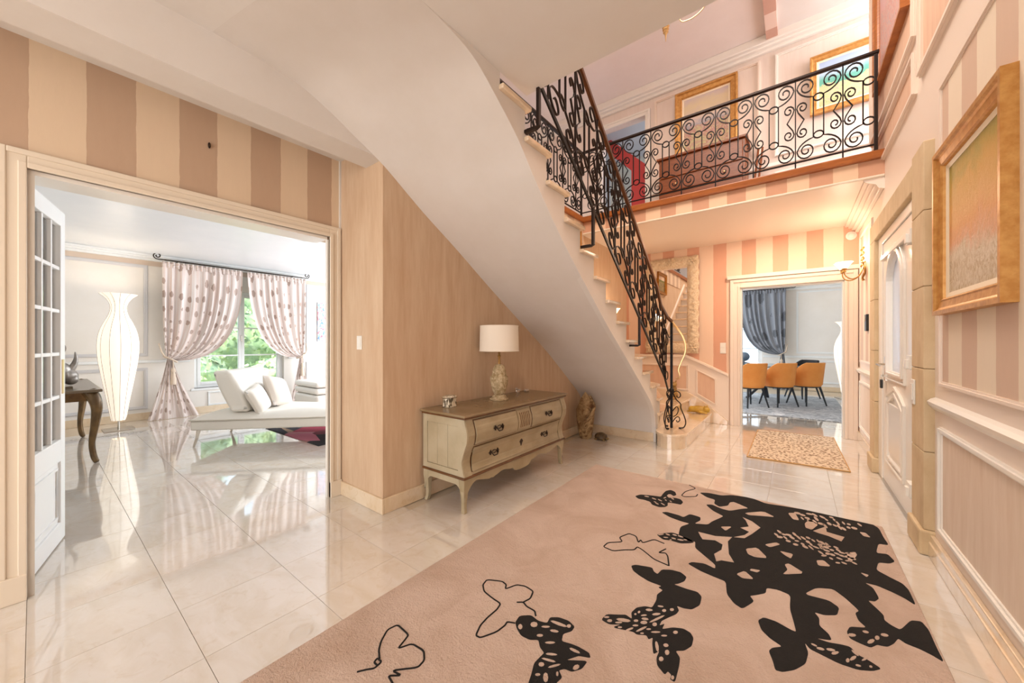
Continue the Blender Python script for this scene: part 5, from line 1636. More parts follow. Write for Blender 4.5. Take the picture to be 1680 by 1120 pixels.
# ---- figurines on the steps
fx = blob('cat_figurine', [((-1.56, 6.36, tz(2) + .07), (.055, .05, .07)), ((-1.56, 6.35, tz(2) + .15), (.042, .042, .07)), ((-1.56, 6.335, tz(2) + .235), (.046, .042, .042)), ((-1.56, 6.298, tz(2) + .225), (.02, .02, .016)),
                           ((-1.588, 6.338, tz(2) + .285), (.012, .010, .032), ((0, 1, 0), -.15)), ((-1.532, 6.338, tz(2) + .285), (.012, .010, .032), ((0, 1, 0), .15)), ((-1.585, 6.315, tz(2) + .06), (.016, .016, .06)), ((-1.535, 6.315, tz(2) + .06), (.016, .016, .06)), ((-1.56, 6.33, tz(2) + .01), (.05, .05, .012))],
          plain('gilded_stone', '#b08a4c', .6, h2='#8d6a36', scale=18, bump=.3), None, .008, 3)
tag(fx, 'upright golden brown cat figurine with pointed ears on the second step', 'figurine')
gc = blob('sleeping_cat_figurine', [((-1.19, 6.30, R_ + .055), (.12, .065, .058)), ((-1.27, 6.30, R_ + .05), (.07, .06, .05)), ((-1.08, 6.285, R_ + .065), (.05, .046, .045)), ((-1.05, 6.275, R_ + .035), (.018, .018, .014)), ((-1.10, 6.262, R_ + .112), (.014, .010, .022)), ((-1.075, 6.31, R_ + .112), (.014, .010, .022)),
                                    ((-1.10, 6.25, R_ + .012), (.05, .014, .012)), ((-1.32, 6.29, R_ + .012), (.05, .02, .012)), ((-1.15, 6.26, R_ + .02), (.04, .03, .02))],
          plain('mustard_glaze', '#c9a33c', .45, h2='#a9822c', scale=12), None, .008, 3)
tag(gc, 'mustard yellow lying cat figurine on the first step', 'figurine')

# ================================================================== MIRROR AND WALL THINGS OF THE FAR HALL
mir = thing('mirror', 'tall mirror in an ornate carved cream frame above the first steps', 'mirror', (-1.66, YF, 1.1))
mx0, mx1, mz0, mz1 = -2.09, -1.24, 1.10, 2.70
bw = .175
gm = NT('mirror_silver')
gm.set(color=(.92, .92, .92, 1), rough=.02, metal=1.0)
obj('mirror_glass', MB().box(mx0 + bw, mx1 - bw, YF - .03, YF - .022, mz0 + bw, mz1 - bw), gm.m, mir)
cfm = NT('carved_cream_frame')
pv = cfm.objc()
f_ = cfm.noise(26, 4, .6, vec=pv, dist=2.0)
cfm.set(color=cfm.mix(cfm.ramp(f_, [(.35, (0, 0, 0, 1)), (.6, (1, 1, 1, 1))]), lin('#d9bd98'), lin('#f0dfc4')), rough=.6)
cfm.bump(f_, .8, .02)


def carve(x, z):
    return .018 * (noise.noise(Vector((x * 16, z * 16, 3.1))) + .6 * math.sin(x * 55 + 3 * math.sin(z * 21)) * math.sin(z * 48))


for nm, (a, b, c, d) in (('frame_rail', (mx0, mx1, mz1 - bw, mz1)), ('frame_rail', (mx0, mx1, mz0, mz0 + bw)), ('frame_stile', (mx0, mx0 + bw, mz0 + bw, mz1 - bw)), ('frame_stile', (mx1 - bw, mx1, mz0 + bw, mz1 - bw))):
    nu, nv = max(8, int((b - a) / .016)), max(8, int((d - c) / .016))

    def fn(u, v):
        x, z = a + (b - a) * u, c + (d - c) * v
        e = min(x - mx0, mx1 - x, z - mz0, mz1 - z) / bw
        h = .02 + .045 * math.sin(min(1, max(0, e)) * PI) ** .6 + carve(x, z) * math.sin(min(1, max(0, e)) * PI)
        ed = .012 * math.sin(x * 40) * math.sin(z * 37) if e < .05 else 0
        return (x + ed, YF - .004 - max(.004, h), z + ed)
    obj(nm, MB().grid(fn, nu, nv), cfm.m, mir, smooth=True, angle=70)
for (x, z) in ((mx0 + .09, mz0 + .09), (mx1 - .09, mz0 + .09), (mx0 + .09, mz1 - .09), (mx1 - .09, mz1 - .09), ((mx0 + mx1) / 2, mz1 - .07)):
    mb = MB()
    for i in range(6):
        a = i * PI / 3
        mb.ball((x + .045 * math.cos(a), YF - .07, z + .045 * math.sin(a)), (.03, .022, .018), 10, 6, Matrix.Rotation(-a, 3, 'Y'))
    mb.ball((x, YF - .08, z), (.02, .02, .02), 10, 6)
    obj('rosette', mb, cfm.m, mir, smooth=True)


def switch(name, loc, axis, label, cat='light switch', n=1, w=.075, h=.075):
    t_ = thing(name, label, cat, loc)
    x, y, z = loc
    for i in range(n):
        zz = z + (i - (n - 1) / 2) * h
        if axis == 'x+':
            obj('plate', MB().box(x, x + .009, y - w / 2, y + w / 2, zz - h / 2, zz + h / 2), M['plastic'], t_, bevel=.003)
            obj('rocker', MB().box(x + .009, x + .014, y - w * .33, y + w * .33, zz - h * .33, zz + h * .33), M['plastic'], t_, bevel=.002)
        elif axis == 'x-':
            obj('plate', MB().box(x - .009, x, y - w / 2, y + w / 2, zz - h / 2, zz + h / 2), M['plastic'], t_, bevel=.003)
            obj('rocker', MB().box(x - .014, x - .009, y - w * .33, y + w * .33, zz - h * .33, zz + h * .33), M['plastic'], t_, bevel=.002)
        else:
            obj('plate', MB().box(x - w / 2, x + w / 2, y - .009, y, zz - h / 2, zz + h / 2), M['plastic'], t_, bevel=.003)
            obj('rocker', MB().box(x - w * .33, x + w * .33, y - .014, y - .009, zz - h * .33, zz + h * .33), M['plastic'], t_, bevel=.002)
    return t_


switch('light_switch', (-2.755, 1.59, 1.278), 'y', 'small white light switch on the plaster return beside the living room doorway', w=.07, h=.11)
switch('light_switch', (-0.90, YF, 1.19), 'y', 'double white light switch beside the dining doorway', n=2, w=.08, h=.085)
switch('light_switch', (0.612, 3.50, 0.96), 'x-', 'white switch on the stone jamb of the front door', w=.08, h=.16)
ic = thing('intercom', 'small black keypad on the wall beside the front door', 'keypad', (XR, 5.80, 1.5))
obj('housing', MB().box(XR - .028, XR, 5.74, 5.86, 1.41, 1.60), M['black'], ic, bevel=.005)
obj('screen', MB().box(XR - .031, XR - .028, 5.76, 5.84, 1.52, 1.585), plain('dark_screen', '#2b2f33', .1), ic)
al = thing('alarm_detector', 'round white alarm detector high on the striped far wall', 'alarm', (0.585, YF, 2.69))
obj('base', MB().lathe([(.055, 0), (.055, .015), (.045, .02)], 0, 0, 24), M['plastic'], al)
al.children[0].matrix_parent_inverse = Matrix.Identity(4)
al.children[0].rotation_euler = (PI / 2, 0, 0)
dm = obj('dome', MB().ball((0.585, YF - .02, 2.69), (.038, .035, .038)), M['plastic'], al, smooth=True)

# ---- sconces
M['brass2'] = plain('aged_brass', '#c79a5c', .3, .9)


def sconce(name, x, y, z, sgn, label, energy):
    t_ = thing(name, label, 'wall lamp', (x, y, z))
    obj('backplate', MB().ball((x + sgn * .008, y, z), (.012, .04, .085), 16, 10), M['brass2'], t_, smooth=True)
    tw = [(x + sgn * (.03 + .012 * math.cos(i * .9)), y + .012 * math.sin(i * .9), z + .02 + .009 * i) for i in range(26)]
    obj('twisted_stem', MB().tube(tw, .010, 7), M['brass2'], t_, smooth=True)
    obj('tail', MB().tube([(x + sgn * .01, y, z - .06), (x + sgn * .03, y, z - .12), (x + sgn * .02, y, z - .15)], [.012, .010, .016], 8), M['brass2'], t_, smooth=True)
    for k, dy in enumerate((-.12, .10)):
        tip = (x + sgn * .20, y + dy, z - .03 + .02 * k)
        arm = cr3([(x + sgn * .02, y, z + .02), (x + sgn * .06, y + dy * .2, z - .09), (x + sgn * .13, y + dy * .7, z - .13), (x + sgn * .19, y + dy, z - .09), tip], 20)
        a_ = obj('arm', MB().tube(arm, .0065, 7), M['brass2'], t_, smooth=True)
        obj('cup', MB().lathe([(.012, tip[2] - .02), (.022, tip[2] - .012), (.014, tip[2]), (.024, tip[2] + .012), (.028, tip[2] + .024)], tip[0], tip[1], 16), M['brass2'], t_, smooth=True, angle=50)
        s2 = MB().lathe([(.024, tip[2] + .022), (.038, tip[2] + .04), (.056, tip[2] + .07), (.082, tip[2] + .10)], tip[0], tip[1], 28, cap=False, fn=lambda a, z: 1 + .03 * math.cos(8 * a))
        s2.lathe([(.079, tip[2] + .10), (.053, tip[2] + .07), (.035, tip[2] + .04), (.021, tip[2] + .022)], tip[0], tip[1], 28, cap=False, fn=lambda a, z: 1 + .03 * math.cos(8 * a))
        obj('glass_shade', s2, M['sconceglass'], t_, smooth=True)
        obj('bulb', MB().ball((tip[0], tip[1], tip[2] + .05), .018, 12, 8), M['bulb'], t_, smooth=True)
        light('sconce_bulb_light', 'POINT', (tip[0], tip[1], tip[2] + .115), energy, (1.0, 0.82, 0.64), radius=.03)
    return t_


M['bulb'] = glow('lit_bulb', '#ffd9a0', 12)
M['sconceglass'] = glow('lit_frosted_glass', '#ffe2b8', 2.2)
sconce('wall_sconce', XR - .002, 5.98, 2.16, -1, 'lit brass double wall sconce with glass tulip shades beside the front door', 4.5)
sconce('wall_sconce', XC + .002, 5.45, 1.72, 1, 'lit brass wall sconce half hidden behind the stair railing', 2.6)


# ================================================================== PICTURES
def picture_mat(name, fn):
    t_ = NT(name)
    fn(t_)
    return t_.m


def paint_sunset(t_):
    p_ = t_.pos()
    s_ = t_.n('ShaderNodeSeparateXYZ')
    t_.l(p_, s_.inputs[0])
    h = t_.math('DIVIDE', t_.math('SUBTRACT', s_.outputs[2], 1.50), 0.82)
    wob = t_.math('MULTIPLY', t_.math('SUBTRACT', t_.noise(4, 5, .6, vec=p_, dist=1), .5), .35)
    hh = t_.math('ADD', h, wob)
    c = t_.ramp(hh, [(0.0, lin('#b9a077')), (.16, lin('#a98f62')), (.27, lin('#cdb9a0')), (.36, lin('#d98a52')), (.52, lin('#dba45e')), (.68, lin('#cfa04c')), (.82, lin('#ab963c')), (1, lin('#7f7d30'))])
    n2 = t_.noise(20, 7, .78, vec=t_.scale(p_, (1, 1, .7)), dist=2.2)
    low = t_.ramp(t_.math('ADD', hh, t_.math('MULTIPLY', t_.math('SUBTRACT', n2, .5), .3)), [(.24, (1, 1, 1, 1)), (.46, (0, 0, 0, 1))])
    c2 = t_.ramp(n2, [(.3, lin('#7d7a5c')), (.42, lin('#c4ab82')), (.52, lin('#d9cdb8')), (.6, lin('#e9dcc6')), (.72, lin('#a98a58'))])
    t_.set(color=t_.mix(t_.math('MULTIPLY', low, .75), c, c2), rough=.45)
    t_.bump(n2, .5, .01)


def paint_land(seed, zl, zh, stops, mid):
    def fn(t_):
        p_ = t_.pos()
        s_ = t_.n('ShaderNodeSeparateXYZ')
        t_.l(p_, s_.inputs[0])
        h = t_.math('DIVIDE', t_.math('SUBTRACT', s_.outputs[2], zl), zh - zl)
        wob = t_.math('MULTIPLY', t_.math('SUBTRACT', t_.noise(3.3 + seed, 5, .6, vec=p_, dist=1), .5), .30)
        c = t_.ramp(t_.math('ADD', h, wob), stops)
        n2 = t_.noise(10, 6, .75, vec=p_, dist=2.5)
        c2 = t_.ramp(n2, mid)
        low = t_.math('LESS_THAN', t_.math('ADD', h, wob), .52)
        t_.set(color=t_.mix(t_.math('MULTIPLY', low, .85), c, c2), rough=.5)
        t_.bump(n2, .3, .006)
    return fn


def framed(name, label, P, u0, u1, z0, z1, fw, mat_frame, canvas, slip, depth, loc, outer=None):
    """mitred frame of four lengths around a canvas; P(u, out, z) -> world point"""
    t_ = thing(name, label, 'picture', loc)
    prof = [(0, 0), (0, depth), (.24 * fw, depth), (.32 * fw, depth * .80), (.42 * fw, depth * .70), (.78 * fw, depth * .62), (.86 * fw, depth * .70), (.95 * fw, depth * .55), (fw, depth * .3), (fw, 0)]
    cor_ = [(u0, z0, 1, 1), (u1, z0, -1, 1), (u1, z1, -1, -1), (u0, z1, 1, -1)]
    for i in range(4):
        a, b = cor_[i], cor_[(i + 1) % 4]
        vs = [P(a[0] + a[2] * k, h, a[1] + a[3] * k) for k, h in prof] + [P(b[0] + b[2] * k, h, b[1] + b[3] * k) for k, h in prof]
        n = len(prof)
        fs = [(j, (j + 1) % n, (j + 1) % n + n, j + n) for j in range(n)] + [tuple(range(n))[::-1], tuple(range(n, 2 * n))]
        obj('frame_rail' if i % 2 == 0 else 'frame_stile', MB().add(vs, fs), mat_frame, t_)
    s_ = .024 if slip else 0
    if slip:
        mb = MB()
        q = [(u0 + fw, z0 + fw, 1, 1), (u1 - fw, z0 + fw, -1, 1), (u1 - fw, z1 - fw, -1, -1), (u0 + fw, z1 - fw, 1, -1)]
        for i in range(4):
            a, b = q[i], q[(i + 1) % 4]
            pr_ = [(0, depth * .34), (s_, depth * .25), (s_, 0), (0, 0)]
            vs = [P(a[0] + a[2] * k, h, a[1] + a[3] * k) for k, h in pr_] + [P(b[0] + b[2] * k, h, b[1] + b[3] * k) for k, h in pr_]
            mb.add(vs, [(j, (j + 1) % 4, (j + 1) % 4 + 4, j + 4) for j in range(4)])
        obj('slip', mb, M['slipcream'], t_)
    c = MB()
    a, b, g, h = u0 + fw + s_ - .002, u1 - fw - s_ + .002, z0 + fw + s_ - .002, z1 - fw - s_ + .002
    c.add([P(a, .002, g), P(b, .002, g), P(b, .002, h), P(a, .002, h), P(a, depth * .2, g), P(b, depth * .2, g), P(b, depth * .2, h), P(a, depth * .2, h)],
          [(3, 2, 1, 0), (4, 5, 6, 7), (0, 1, 5, 4), (1, 2, 6, 5), (2, 3, 7, 6), (3, 0, 4, 7)])
    obj('canvas', c, canvas, t_)
    return t_


def picture_y(name, label, x0, x1, z0, z1, y, fw, mat_frame, canvas, slip=True, depth=.06):
    return framed(name, label, lambda u, o, z: (u, y - o, z), x0, x1, z0, z1, fw, mat_frame, canvas, slip, depth, ((x0 + x1) / 2, y, z0))


def picture_x(name, label, y0, y1, z0, z1, x, sgn, fw, mat_frame, canvas, slip=True, depth=.06):
    return framed(name, label, lambda u, o, z: (x + sgn * o, u, z), y0, y1, z0, z1, fw, mat_frame, canvas, slip, depth, (x, (y0 + y1) / 2, z0))


picture_x('painting', 'large abstract sunset painting in a gilded frame on the right wall', 2.22, 3.09, 1.43, 2.32, XR - .0, -1, .09, M['gilt'], picture_mat('sunset_canvas', paint_sunset), depth=.05)
picture_x('painting', 'painting in a wide orange-brown frame high on the right wall beside the balcony', 3.86, 5.10, 3.72, 5.0, XR, -1, .10, wood('orange_frame_wood', '#bf7a40', '#98562a', .4),
          picture_mat('rose_canvas', paint_land(1.0, 3.7, 5.0, [(0, lin('#c98f86')), (.4, lin('#d9a3a0')), (.7, lin('#d5b7bb')), (1, lin('#c9c3cf'))], [(.35, lin('#b5707a')), (.5, lin('#dcb3a6')), (.65, lin('#9aa6b8'))])), slip=False, depth=.055)
picture_y('painting', 'gilt framed village landscape painting above the wooden chest upstairs', -1.60, -0.70, 4.27, 5.42, YF + .02, .105, M['gilt'],
          picture_mat('village_canvas', paint_land(2.0, 4.3, 5.35, [(0, lin('#8c9a58')), (.25, lin('#b3b06f')), (.4, lin('#9c7f7c')), (.5, lin('#8a94a8')), (.6, lin('#d5c2b8')), (.8, lin('#dccaa6')), (1, lin('#c9b8c2'))],
                                                   [(.32, lin('#7f9a4c')), (.45, lin('#d8cda0')), (.55, lin('#b0606a')), (.62, lin('#e3d9c8')), (.72, lin('#c8a83c'))])), depth=.07)
picture_y('painting', 'gilt framed blue and green garden landscape at the right of the balcony', 0.16, 1.30, 4.42, 5.22, YF + .02, .075, M['gilt'],
          picture_mat('garden_canvas', paint_land(3.0, 4.45, 5.15, [(0, lin('#d9c48c')), (.3, lin('#cfcf96')), (.45, lin('#5fae8f')), (.6, lin('#6cb6a8')), (.72, lin('#b9cfe6')), (1, lin('#a9bfe6'))],
                                                  [(.32, lin('#5aa37a')), (.45, lin('#d6d59a')), (.58, lin('#e3c7a8')), (.7, lin('#4a9a9a'))])), depth=.06)
picture_x('painting', 'small gilt framed portrait on the stair wall, seen in the mirror', 4.05, 4.72, 2.38, 2.86, XC, 1, .07, M['gold'],
          picture_mat('portrait_canvas', paint_land(5.0, 2.4, 2.9, [(0, lin('#5a4a22')), (.4, lin('#8a7a34')), (.7, lin('#6d7f38')), (1, lin('#3f4a26'))], [(.4, lin('#4c3a1c')), (.55, lin('#b09a6c')), (.7, lin('#6a5a2a'))])), slip=False, depth=.05)
picture_x('painting', 'small light framed picture on the stair wall below the railing', 4.84, 5.16, 1.52, 1.98, XC, 1, .045, M['gilt'],
          picture_mat('pale_canvas', paint_land(6.0, 1.5, 2.0, [(0, lin('#d9b99c')), (.5, lin('#e6ccb4')), (1, lin('#efdcc8'))], [(.4, lin('#cfa890')), (.6, lin('#ead6c0'))])), slip=False, depth=.035)

# ================================================================== FRONT DOOR AND STONE SURROUND
sur = MB()
su = bpy.data.objects.new('door_surround', None)
COL.objects.link(su)
su['kind'] = 'structure'
su['label'] = 'pale stone surround of the front door'
XJ = 0.612
for (a, b) in ((3.28, 3.56), (5.04, 5.30)):
    zs = [0.15, 0.62, 1.12, 1.62, 2.08, 2.50] if a < 4 else [0.15, 0.7, 1.2, 1.7, 2.28]
    for i in range(len(zs) - 1):
        obj('stone_block', MB().box(XJ, XR + .01, a, b, zs[i] + .001, zs[i + 1] - .001), M['stone'], su, bevel=.006)
    obj('stone_plinth', MB().box(XJ - .02, XR + .01, a - .012, b + .012, 0, .15), M['stone'], su, bevel=.012)
for i in range(3):
    y0_ = 3.56 + i * (1.74 / 3)
    obj('lintel_block', MB().box(XJ, XR + .01, y0_ + .001, y0_ + 1.74 / 3 - .001, 2.28, 2.46), M['stone'], su, bevel=.008)
door = bpy.data.objects.new('door_1', None)
COL.objects.link(door)
door['kind'] = 'structure'
door['label'] = 'white front door with an arched glass panel'
XD = 0.655
fr = MB().box(XD - .012, XD + .06, 3.56, 3.74, 0.0, 2.28).box(XD - .012, XD + .06, 4.86, 5.04, 0.0, 2.28).box(XD - .012, XD + .06, 3.74, 4.86, 2.20, 2.28)
obj('door_frame', fr, M['white'], door, bevel=.006)
DA, DB, DZ = 3.745, 4.855, 2.195
ga, gb, gz0, gz1 = 4.05, 4.60, 1.03, 1.78
gm_ = (ga + gb) / 2
gr_ = (gb - ga) / 2
arch = [(gm_ + gr_ * math.cos(a), gz1 + gr_ * .85 * math.sin(a)) for a in [PI * i / 20 for i in range(21)]]
leafm = MB()
# leaf around the arched light: bottom, two stiles, head with arch
leafm.box(XD, XD + .05, DA, DB, 0.012, gz0)
leafm.box(XD, XD + .05, DA, ga, gz0, gz1)
leafm.box(XD, XD + .05, gb, DB, gz0, gz1)
leafm.prism([(DB, gz1), (DB, DZ), (DA, DZ), (DA, gz1), (ga, gz1)] + arch[::-1][1:-1] + [(gb, gz1)], 'x', XD, XD + .05)
lf = obj('door_leaf', leafm, M['white'], door)
fg = glass('frosted_door_glass', (.95, .97, 1, 1))
tg = NT('frosted_glass')
tg.set(color=lin('#e8eaf0'), rough=.35, trans=.6)
obj('glass_light', MB().prism([(ga, gz0), (gb, gz0)] + arch, 'x', XD + .022, XD + .028), tg.m, lf)
ring_ = [(ga - .02, gz0 - .02), (gb + .02, gz0 - .02)] + [(gm_ + (gr_ + .02) * math.cos(a), gz1 + (gr_ + .02) * .85 * math.sin(a)) for a in [PI * i / 20 for i in range(21)]]
for k, (dd, w_) in enumerate(((0, .05), (.05, .03))):
    rr_ = [(ga - .02 - dd, gz0 - .02 - dd), (gb + .02 + dd, gz0 - .02 - dd)] + [(gm_ + (gr_ + .02 + dd) * math.cos(a), gz1 + (gr_ + .02 + dd) * .9 * math.sin(a)) for a in [PI * i / 20 for i in range(21)]]
    obj('glazing_moulding', MB().tube([(XD - .006, y, z) for y, z in rr_], 1.0, flat=(w_ * .7, w_ * .7, (1, 0, 0)), closed=True), M['white'], lf, bevel=.006)
for (a, b, c, d, th) in ((4.0, 4.65, .22, .90, .014), (4.05, 4.60, .27, .85, .024)):
    q = [(a, c), (b, c), (b, d - .10), (b - .10, d - .06), ((a + b) / 2, d), (a + .10, d - .06), (a, d - .10)]
    obj('lower_panel_moulding', MB().tube([(XD - .004, y, z) for y, z in q], 1.0, flat=(.03, .035, (1, 0, 0)), closed=True), M['white'], lf, bevel=.006)
obj('lower_panel', MB().box(XD - .014, XD, 4.11, 4.54, .33, .76), M['white'], lf, bevel=.012)
for zz in (.25, 1.14, 2.02):
    obj('hinge', MB().box(XD - .03, XD, 3.69, 3.80, zz - .05, zz + .05).box(XD - .045, XD - .01, 3.72, 3.765, zz - .045, zz + .02), M['plastic'], door, bevel=.004)
hd = MB()
hd.box(XD - .008, XD, 4.735, 4.775, .93, 1.15)
hd.tube([(XD - .005, 4.755, 1.08), (XD - .06, 4.755, 1.08), (XD - .062, 4.73, 1.08), (XD - .060, 4.62, 1.075)], .009, 8)
obj('door_handle', hd, M['chrome'], lf, smooth=True, angle=40)
obj('rain_bar', MB().box(XD - .03, XD, DA + .05, DB - .05, 2.03, 2.07), M['white'], lf, bevel=.006)
obj('threshold', MB().box(XD - .02, XD + .06, 3.56, 5.04, 0, .012), M['chrome'], door)
key = thing('key_fob', 'small black key fob hanging from the front door lock', 'key', (XD - .03, 4.755, .96))
obj('key', MB().box(XD - .035, XD - .008, 4.75, 4.76, .965, .985), M['chrome'], key)
obj('key_ring', MB().tube([(XD - .03, 4.755 + .012 * math.cos(t_), .955 + .018 * math.sin(t_)) for t_ in [2 * PI * i / 14 for i in range(14)]], .0015, 5, closed=True), M['chrome'], key)
obj('fob', MB().box(XD - .038, XD - .02, 4.735, 4.775, .86, .94), M['black'], key, bevel=.005)
# porch wall outside closes the doorway
struct('wall_porch', MB().box(1.9, 2.0, 3.0, 5.3, -.1, 2.9), plain('porch_white', '#e9edf2', .8))

# ================================================================== FRENCH DOOR INTO THE LIVING ROOM
fd = bpy.data.objects.new('door_2', None)
COL.objects.link(fd)
fd['kind'] = 'structure'
fd['label'] = 'white glazed french door leaf standing open into the living room'
fd.location = (-3.205, -0.062, 0)
fd.rotation_euler = (0, 0, math.radians(166.5))     # local +x runs along the leaf away from the hinge
LW, LH, LT = 0.635, 2.125, 0.042
e = MB()
sw = 0.085
e.box(0, sw, -LT, 0, .008, LH).box(LW - sw, LW, -LT, 0, .008, LH).box(sw, LW - sw, -LT, 0, LH - .10, LH).box(sw, LW - sw, -LT, 0, .52, .66).box(sw, LW - sw, -LT, 0, .008, .13)


def local(name, mb, m, par, **k):
    o = obj(name, mb, m, None, **k)
    o.parent = par
    return o


lf2 = local('door_leaf', e, M['livwhite'], fd, bevel=.004)
local('lower_panel', MB().box(sw, LW - sw, -LT * .7, -LT * .3, .13, .52), M['livwhite'], fd)
fpm = MB()
for y in (-LT * .75, -LT * .25):
    fpm.tube([(sw + .04, y, .17), (LW - sw - .04, y, .17), (LW - sw - .04, y, .48), (sw + .04, y, .48)], 1.0, flat=(.02, .014), closed=True)
local('panel_moulding', fpm, M['livwhite'], fd)
cw = (LW - 2 * sw) / 3
gz = [.66 + (LH - .10 - .66) * i / 5 for i in range(6)]
for i in (1, 2):
    local('glazing_bar', MB().box(sw + cw * i - .011, sw + cw * i + .011, -LT + .004, -.004, .66, LH - .10), M['livwhite'], fd, bevel=.003)
for j in range(1, 5):
    local('glazing_bar', MB().box(sw, LW - sw, -LT + .006, -.006, gz[j] - .011, gz[j] + .011), M['livwhite'], fd, bevel=.003)
for i in range(3):
    for j in range(5):
        local('pane', MB().box(sw + cw * i + .008, sw + cw * (i + 1) - .008, -LT * .5 - .002, -LT * .5 + .002, gz[j] + .008, gz[j + 1] - .008), M['glass'], fd)
local('lock_plate', MB().box(LW - .07, LW - .035, 0, .004, .95, 1.17).box(LW - .07, LW - .035, -LT - .004, -LT, .95, 1.17), M['brass'], fd)

# ================================================================== LIVING ROOM THINGS
# ---- floor lamp
fl = thing('floor_lamp', 'lit white vase-shaped floor lamp in front of the living room wall', 'lamp', (0, 0, 0))
LP = [(.105, .135), (.125, .20), (.165, .40), (.215, .62), (.265, .85), (.298, 1.02), (.312, 1.16), (.312, 1.28), (.296, 1.38), (.262, 1.48), (.215, 1.57), (.165, 1.65), (.135, 1.72), (.124, 1.78), (.130, 1.83), (.155, 1.88), (.20, 1.93), (.25, 1.965), (.292, 1.99)]
lpc = cr3([(r_ * .69, 0, z) for r_, z in LP], 54)
M['lampshade'] = glow('lit_white_lamp_cloth', '#ffefd8', 0.60, '#f6efe4')
obj('lamp_shade', MB().lathe([(p.x, p.z) for p in lpc], 0, 0, 48, cap=False, fn=lambda a, z: 1 - .012 * abs(math.sin(6 * a)) ** .5), M['lampshade'], fl, smooth=True)
for k in range(12):
    a = k * PI / 6
    obj('shade_rib', MB().tube([(p.x * 1.003 * math.cos(a), p.x * 1.003 * math.sin(a), p.z) for p in lpc[::2]], .0022, 4), plain('shade_wire', '#a89a8a', .6) if k == 0 else bpy.data.materials['shade_wire'], fl)
obj('foot_plate', MB().box(-.16, .16, -.16, .16, 0.0, .014), M['chrome'], fl, bevel=.003)
obj('pole', MB().lathe([(.013, .014), (.013, .30)], 0, 0, 14), M['chrome'], fl, smooth=True)
fl.location = (-7.90, 0.765, 0)
light('floor_lamp_bulb', 'POINT', (-7.90, 0.765, 1.92), 5, SOFT, radius=.06)

# ---- console table and rhinoceros sculpture
M['bronze'] = plain('bronzed_dark_wood', '#7a5f3a', .25, .4, h2='#54402a', scale=6)
M['tabletop'] = plain('grey_brown_table_top', '#6d5e4c', .25, .1)
tb = thing('console_table', 'bronzed console table with curved cabriole legs half hidden by the french door', 'table', (-6.7, 0.2, 0))
TX0, TX1, TY0, TY1 = -7.62, -5.90, -0.06, 0.41
obj('table_top', MB().box(TX0 - .05, TX1 + .06, TY0 - .03, TY1 + .04, .755, .785), M['tabletop'], tb, bevel=.008, seg=3)
for (a, b, c, d) in ((TX0 + .05, TX1 - .05, TY1 - .045, TY1 - .02), (TX0 + .05, TX1 - .05, TY0 + .02, TY0 + .045)):
    q = [(TX0 + .05 + (TX1 - TX0 - .1) * i / 24, .655 + .035 * math.sin(PI * i / 24)) for i in range(25)]
    obj('apron', MB().prism(q + [(b, .755), (a, .755)], 'y', c, d), M['bronze'], tb, bevel=.003)
for x_ in (TX0 + .03, TX1 - .055):
    obj('apron', MB().box(x_, x_ + .025, TY0 + .05, TY1 - .05, .66, .755), M['bronze'], tb)
for X_, dx in ((TX1 - .02, 1), (TX0 + .02, -1)):
    for Y_, dy in ((TY1 - .02, 1), (TY0 + .02, -1)):
        pts = cr3([(X_ - .03 * dx, Y_ - .03 * dy, .755), (X_ + .01 * dx, Y_ + .005 * dy, .68), (X_ + .03 * dx, Y_ + .02 * dy, .58), (X_ + .015 * dx, Y_ + .01 * dy, .42), (X_ - .015 * dx, Y_ - .01 * dy, .22), (X_ - .005 * dx, Y_, .08), (X_ + .035 * dx, Y_ + .02 * dy, .012)], 30)
        rr = [.062 - .036 * min(1, i / 20) for i in range(31)]
        rr[-3:] = [.024, .024, .02]
        obj('leg', MB().tube(pts, rr, 10), M['bronze'], tb, smooth=True)
zt = .785
M['grey_silver'] = plain('silver_grey_resin', '#a8a098', .32, .5, h2='#6f6861', scale=9, bump=.3, bscale=25)
rh = thing('rhinoceros_sculpture', 'silver grey banded rhinoceros head sculpture on the console table', 'sculpture', (-6.3, .2, zt))
rx, ry = -6.30, 0.09
bust = [((rx, ry - .10, zt + .12), (.12, .13, .13)), ((rx, ry - .06, zt + .26), (.11, .13, .12)), ((rx, ry + .03, zt + .20), (.095, .14, .10)), ((rx, ry + .12, zt + .13), (.075, .10, .08)), ((rx, ry + .16, zt + .09), (.06, .06, .06)), ((rx, ry - .05, zt + .03), (.12, .16, .035))]
for i in range(6):
    bust.append(((rx, ry - .12 + .05 * i, zt + .17 + .03 * math.sin(i)), (.122 - .008 * i, .014, .13 - .012 * i)))
bust += [((rx - .06, ry + .03, zt + .36), (.025, .03, .09)), ((rx + .06, ry + .03, zt + .36), (.025, .03, .09)), ((rx, ry + .01, zt + .30), (.09, .09, .06))]
blob('head', bust, M['grey_silver'], rh, .009, 2)
obj('horn', MB().tube(cr3([(rx, ry + .12, zt + .15), (rx, ry + .17, zt + .22), (rx, ry + .195, zt + .31), (rx, ry + .19, zt + .39)], 14), [.045 - .0029 * i for i in range(15)], 12), M['grey_silver'], rh, smooth=True)
obj('small_horn', MB().tube(cr3([(rx, ry + .05, zt + .26), (rx, ry + .075, zt + .31), (rx, ry + .075, zt + .36)], 10), [.028 - .0026 * i for i in range(11)], 10), M['grey_silver'], rh, smooth=True)
for s_ in (-1, 1):
    obj('ear', MB().tube([(rx + s_ * .06, ry + .075 + .045 * math.cos(t_), zt + .43 + .06 * math.sin(t_)) for t_ in [2 * PI * i / 20 for i in range(20)]], 1.0, flat=(.03, .012, (1, 0, 0)), closed=True), M['grey_silver'], rh, smooth=True)
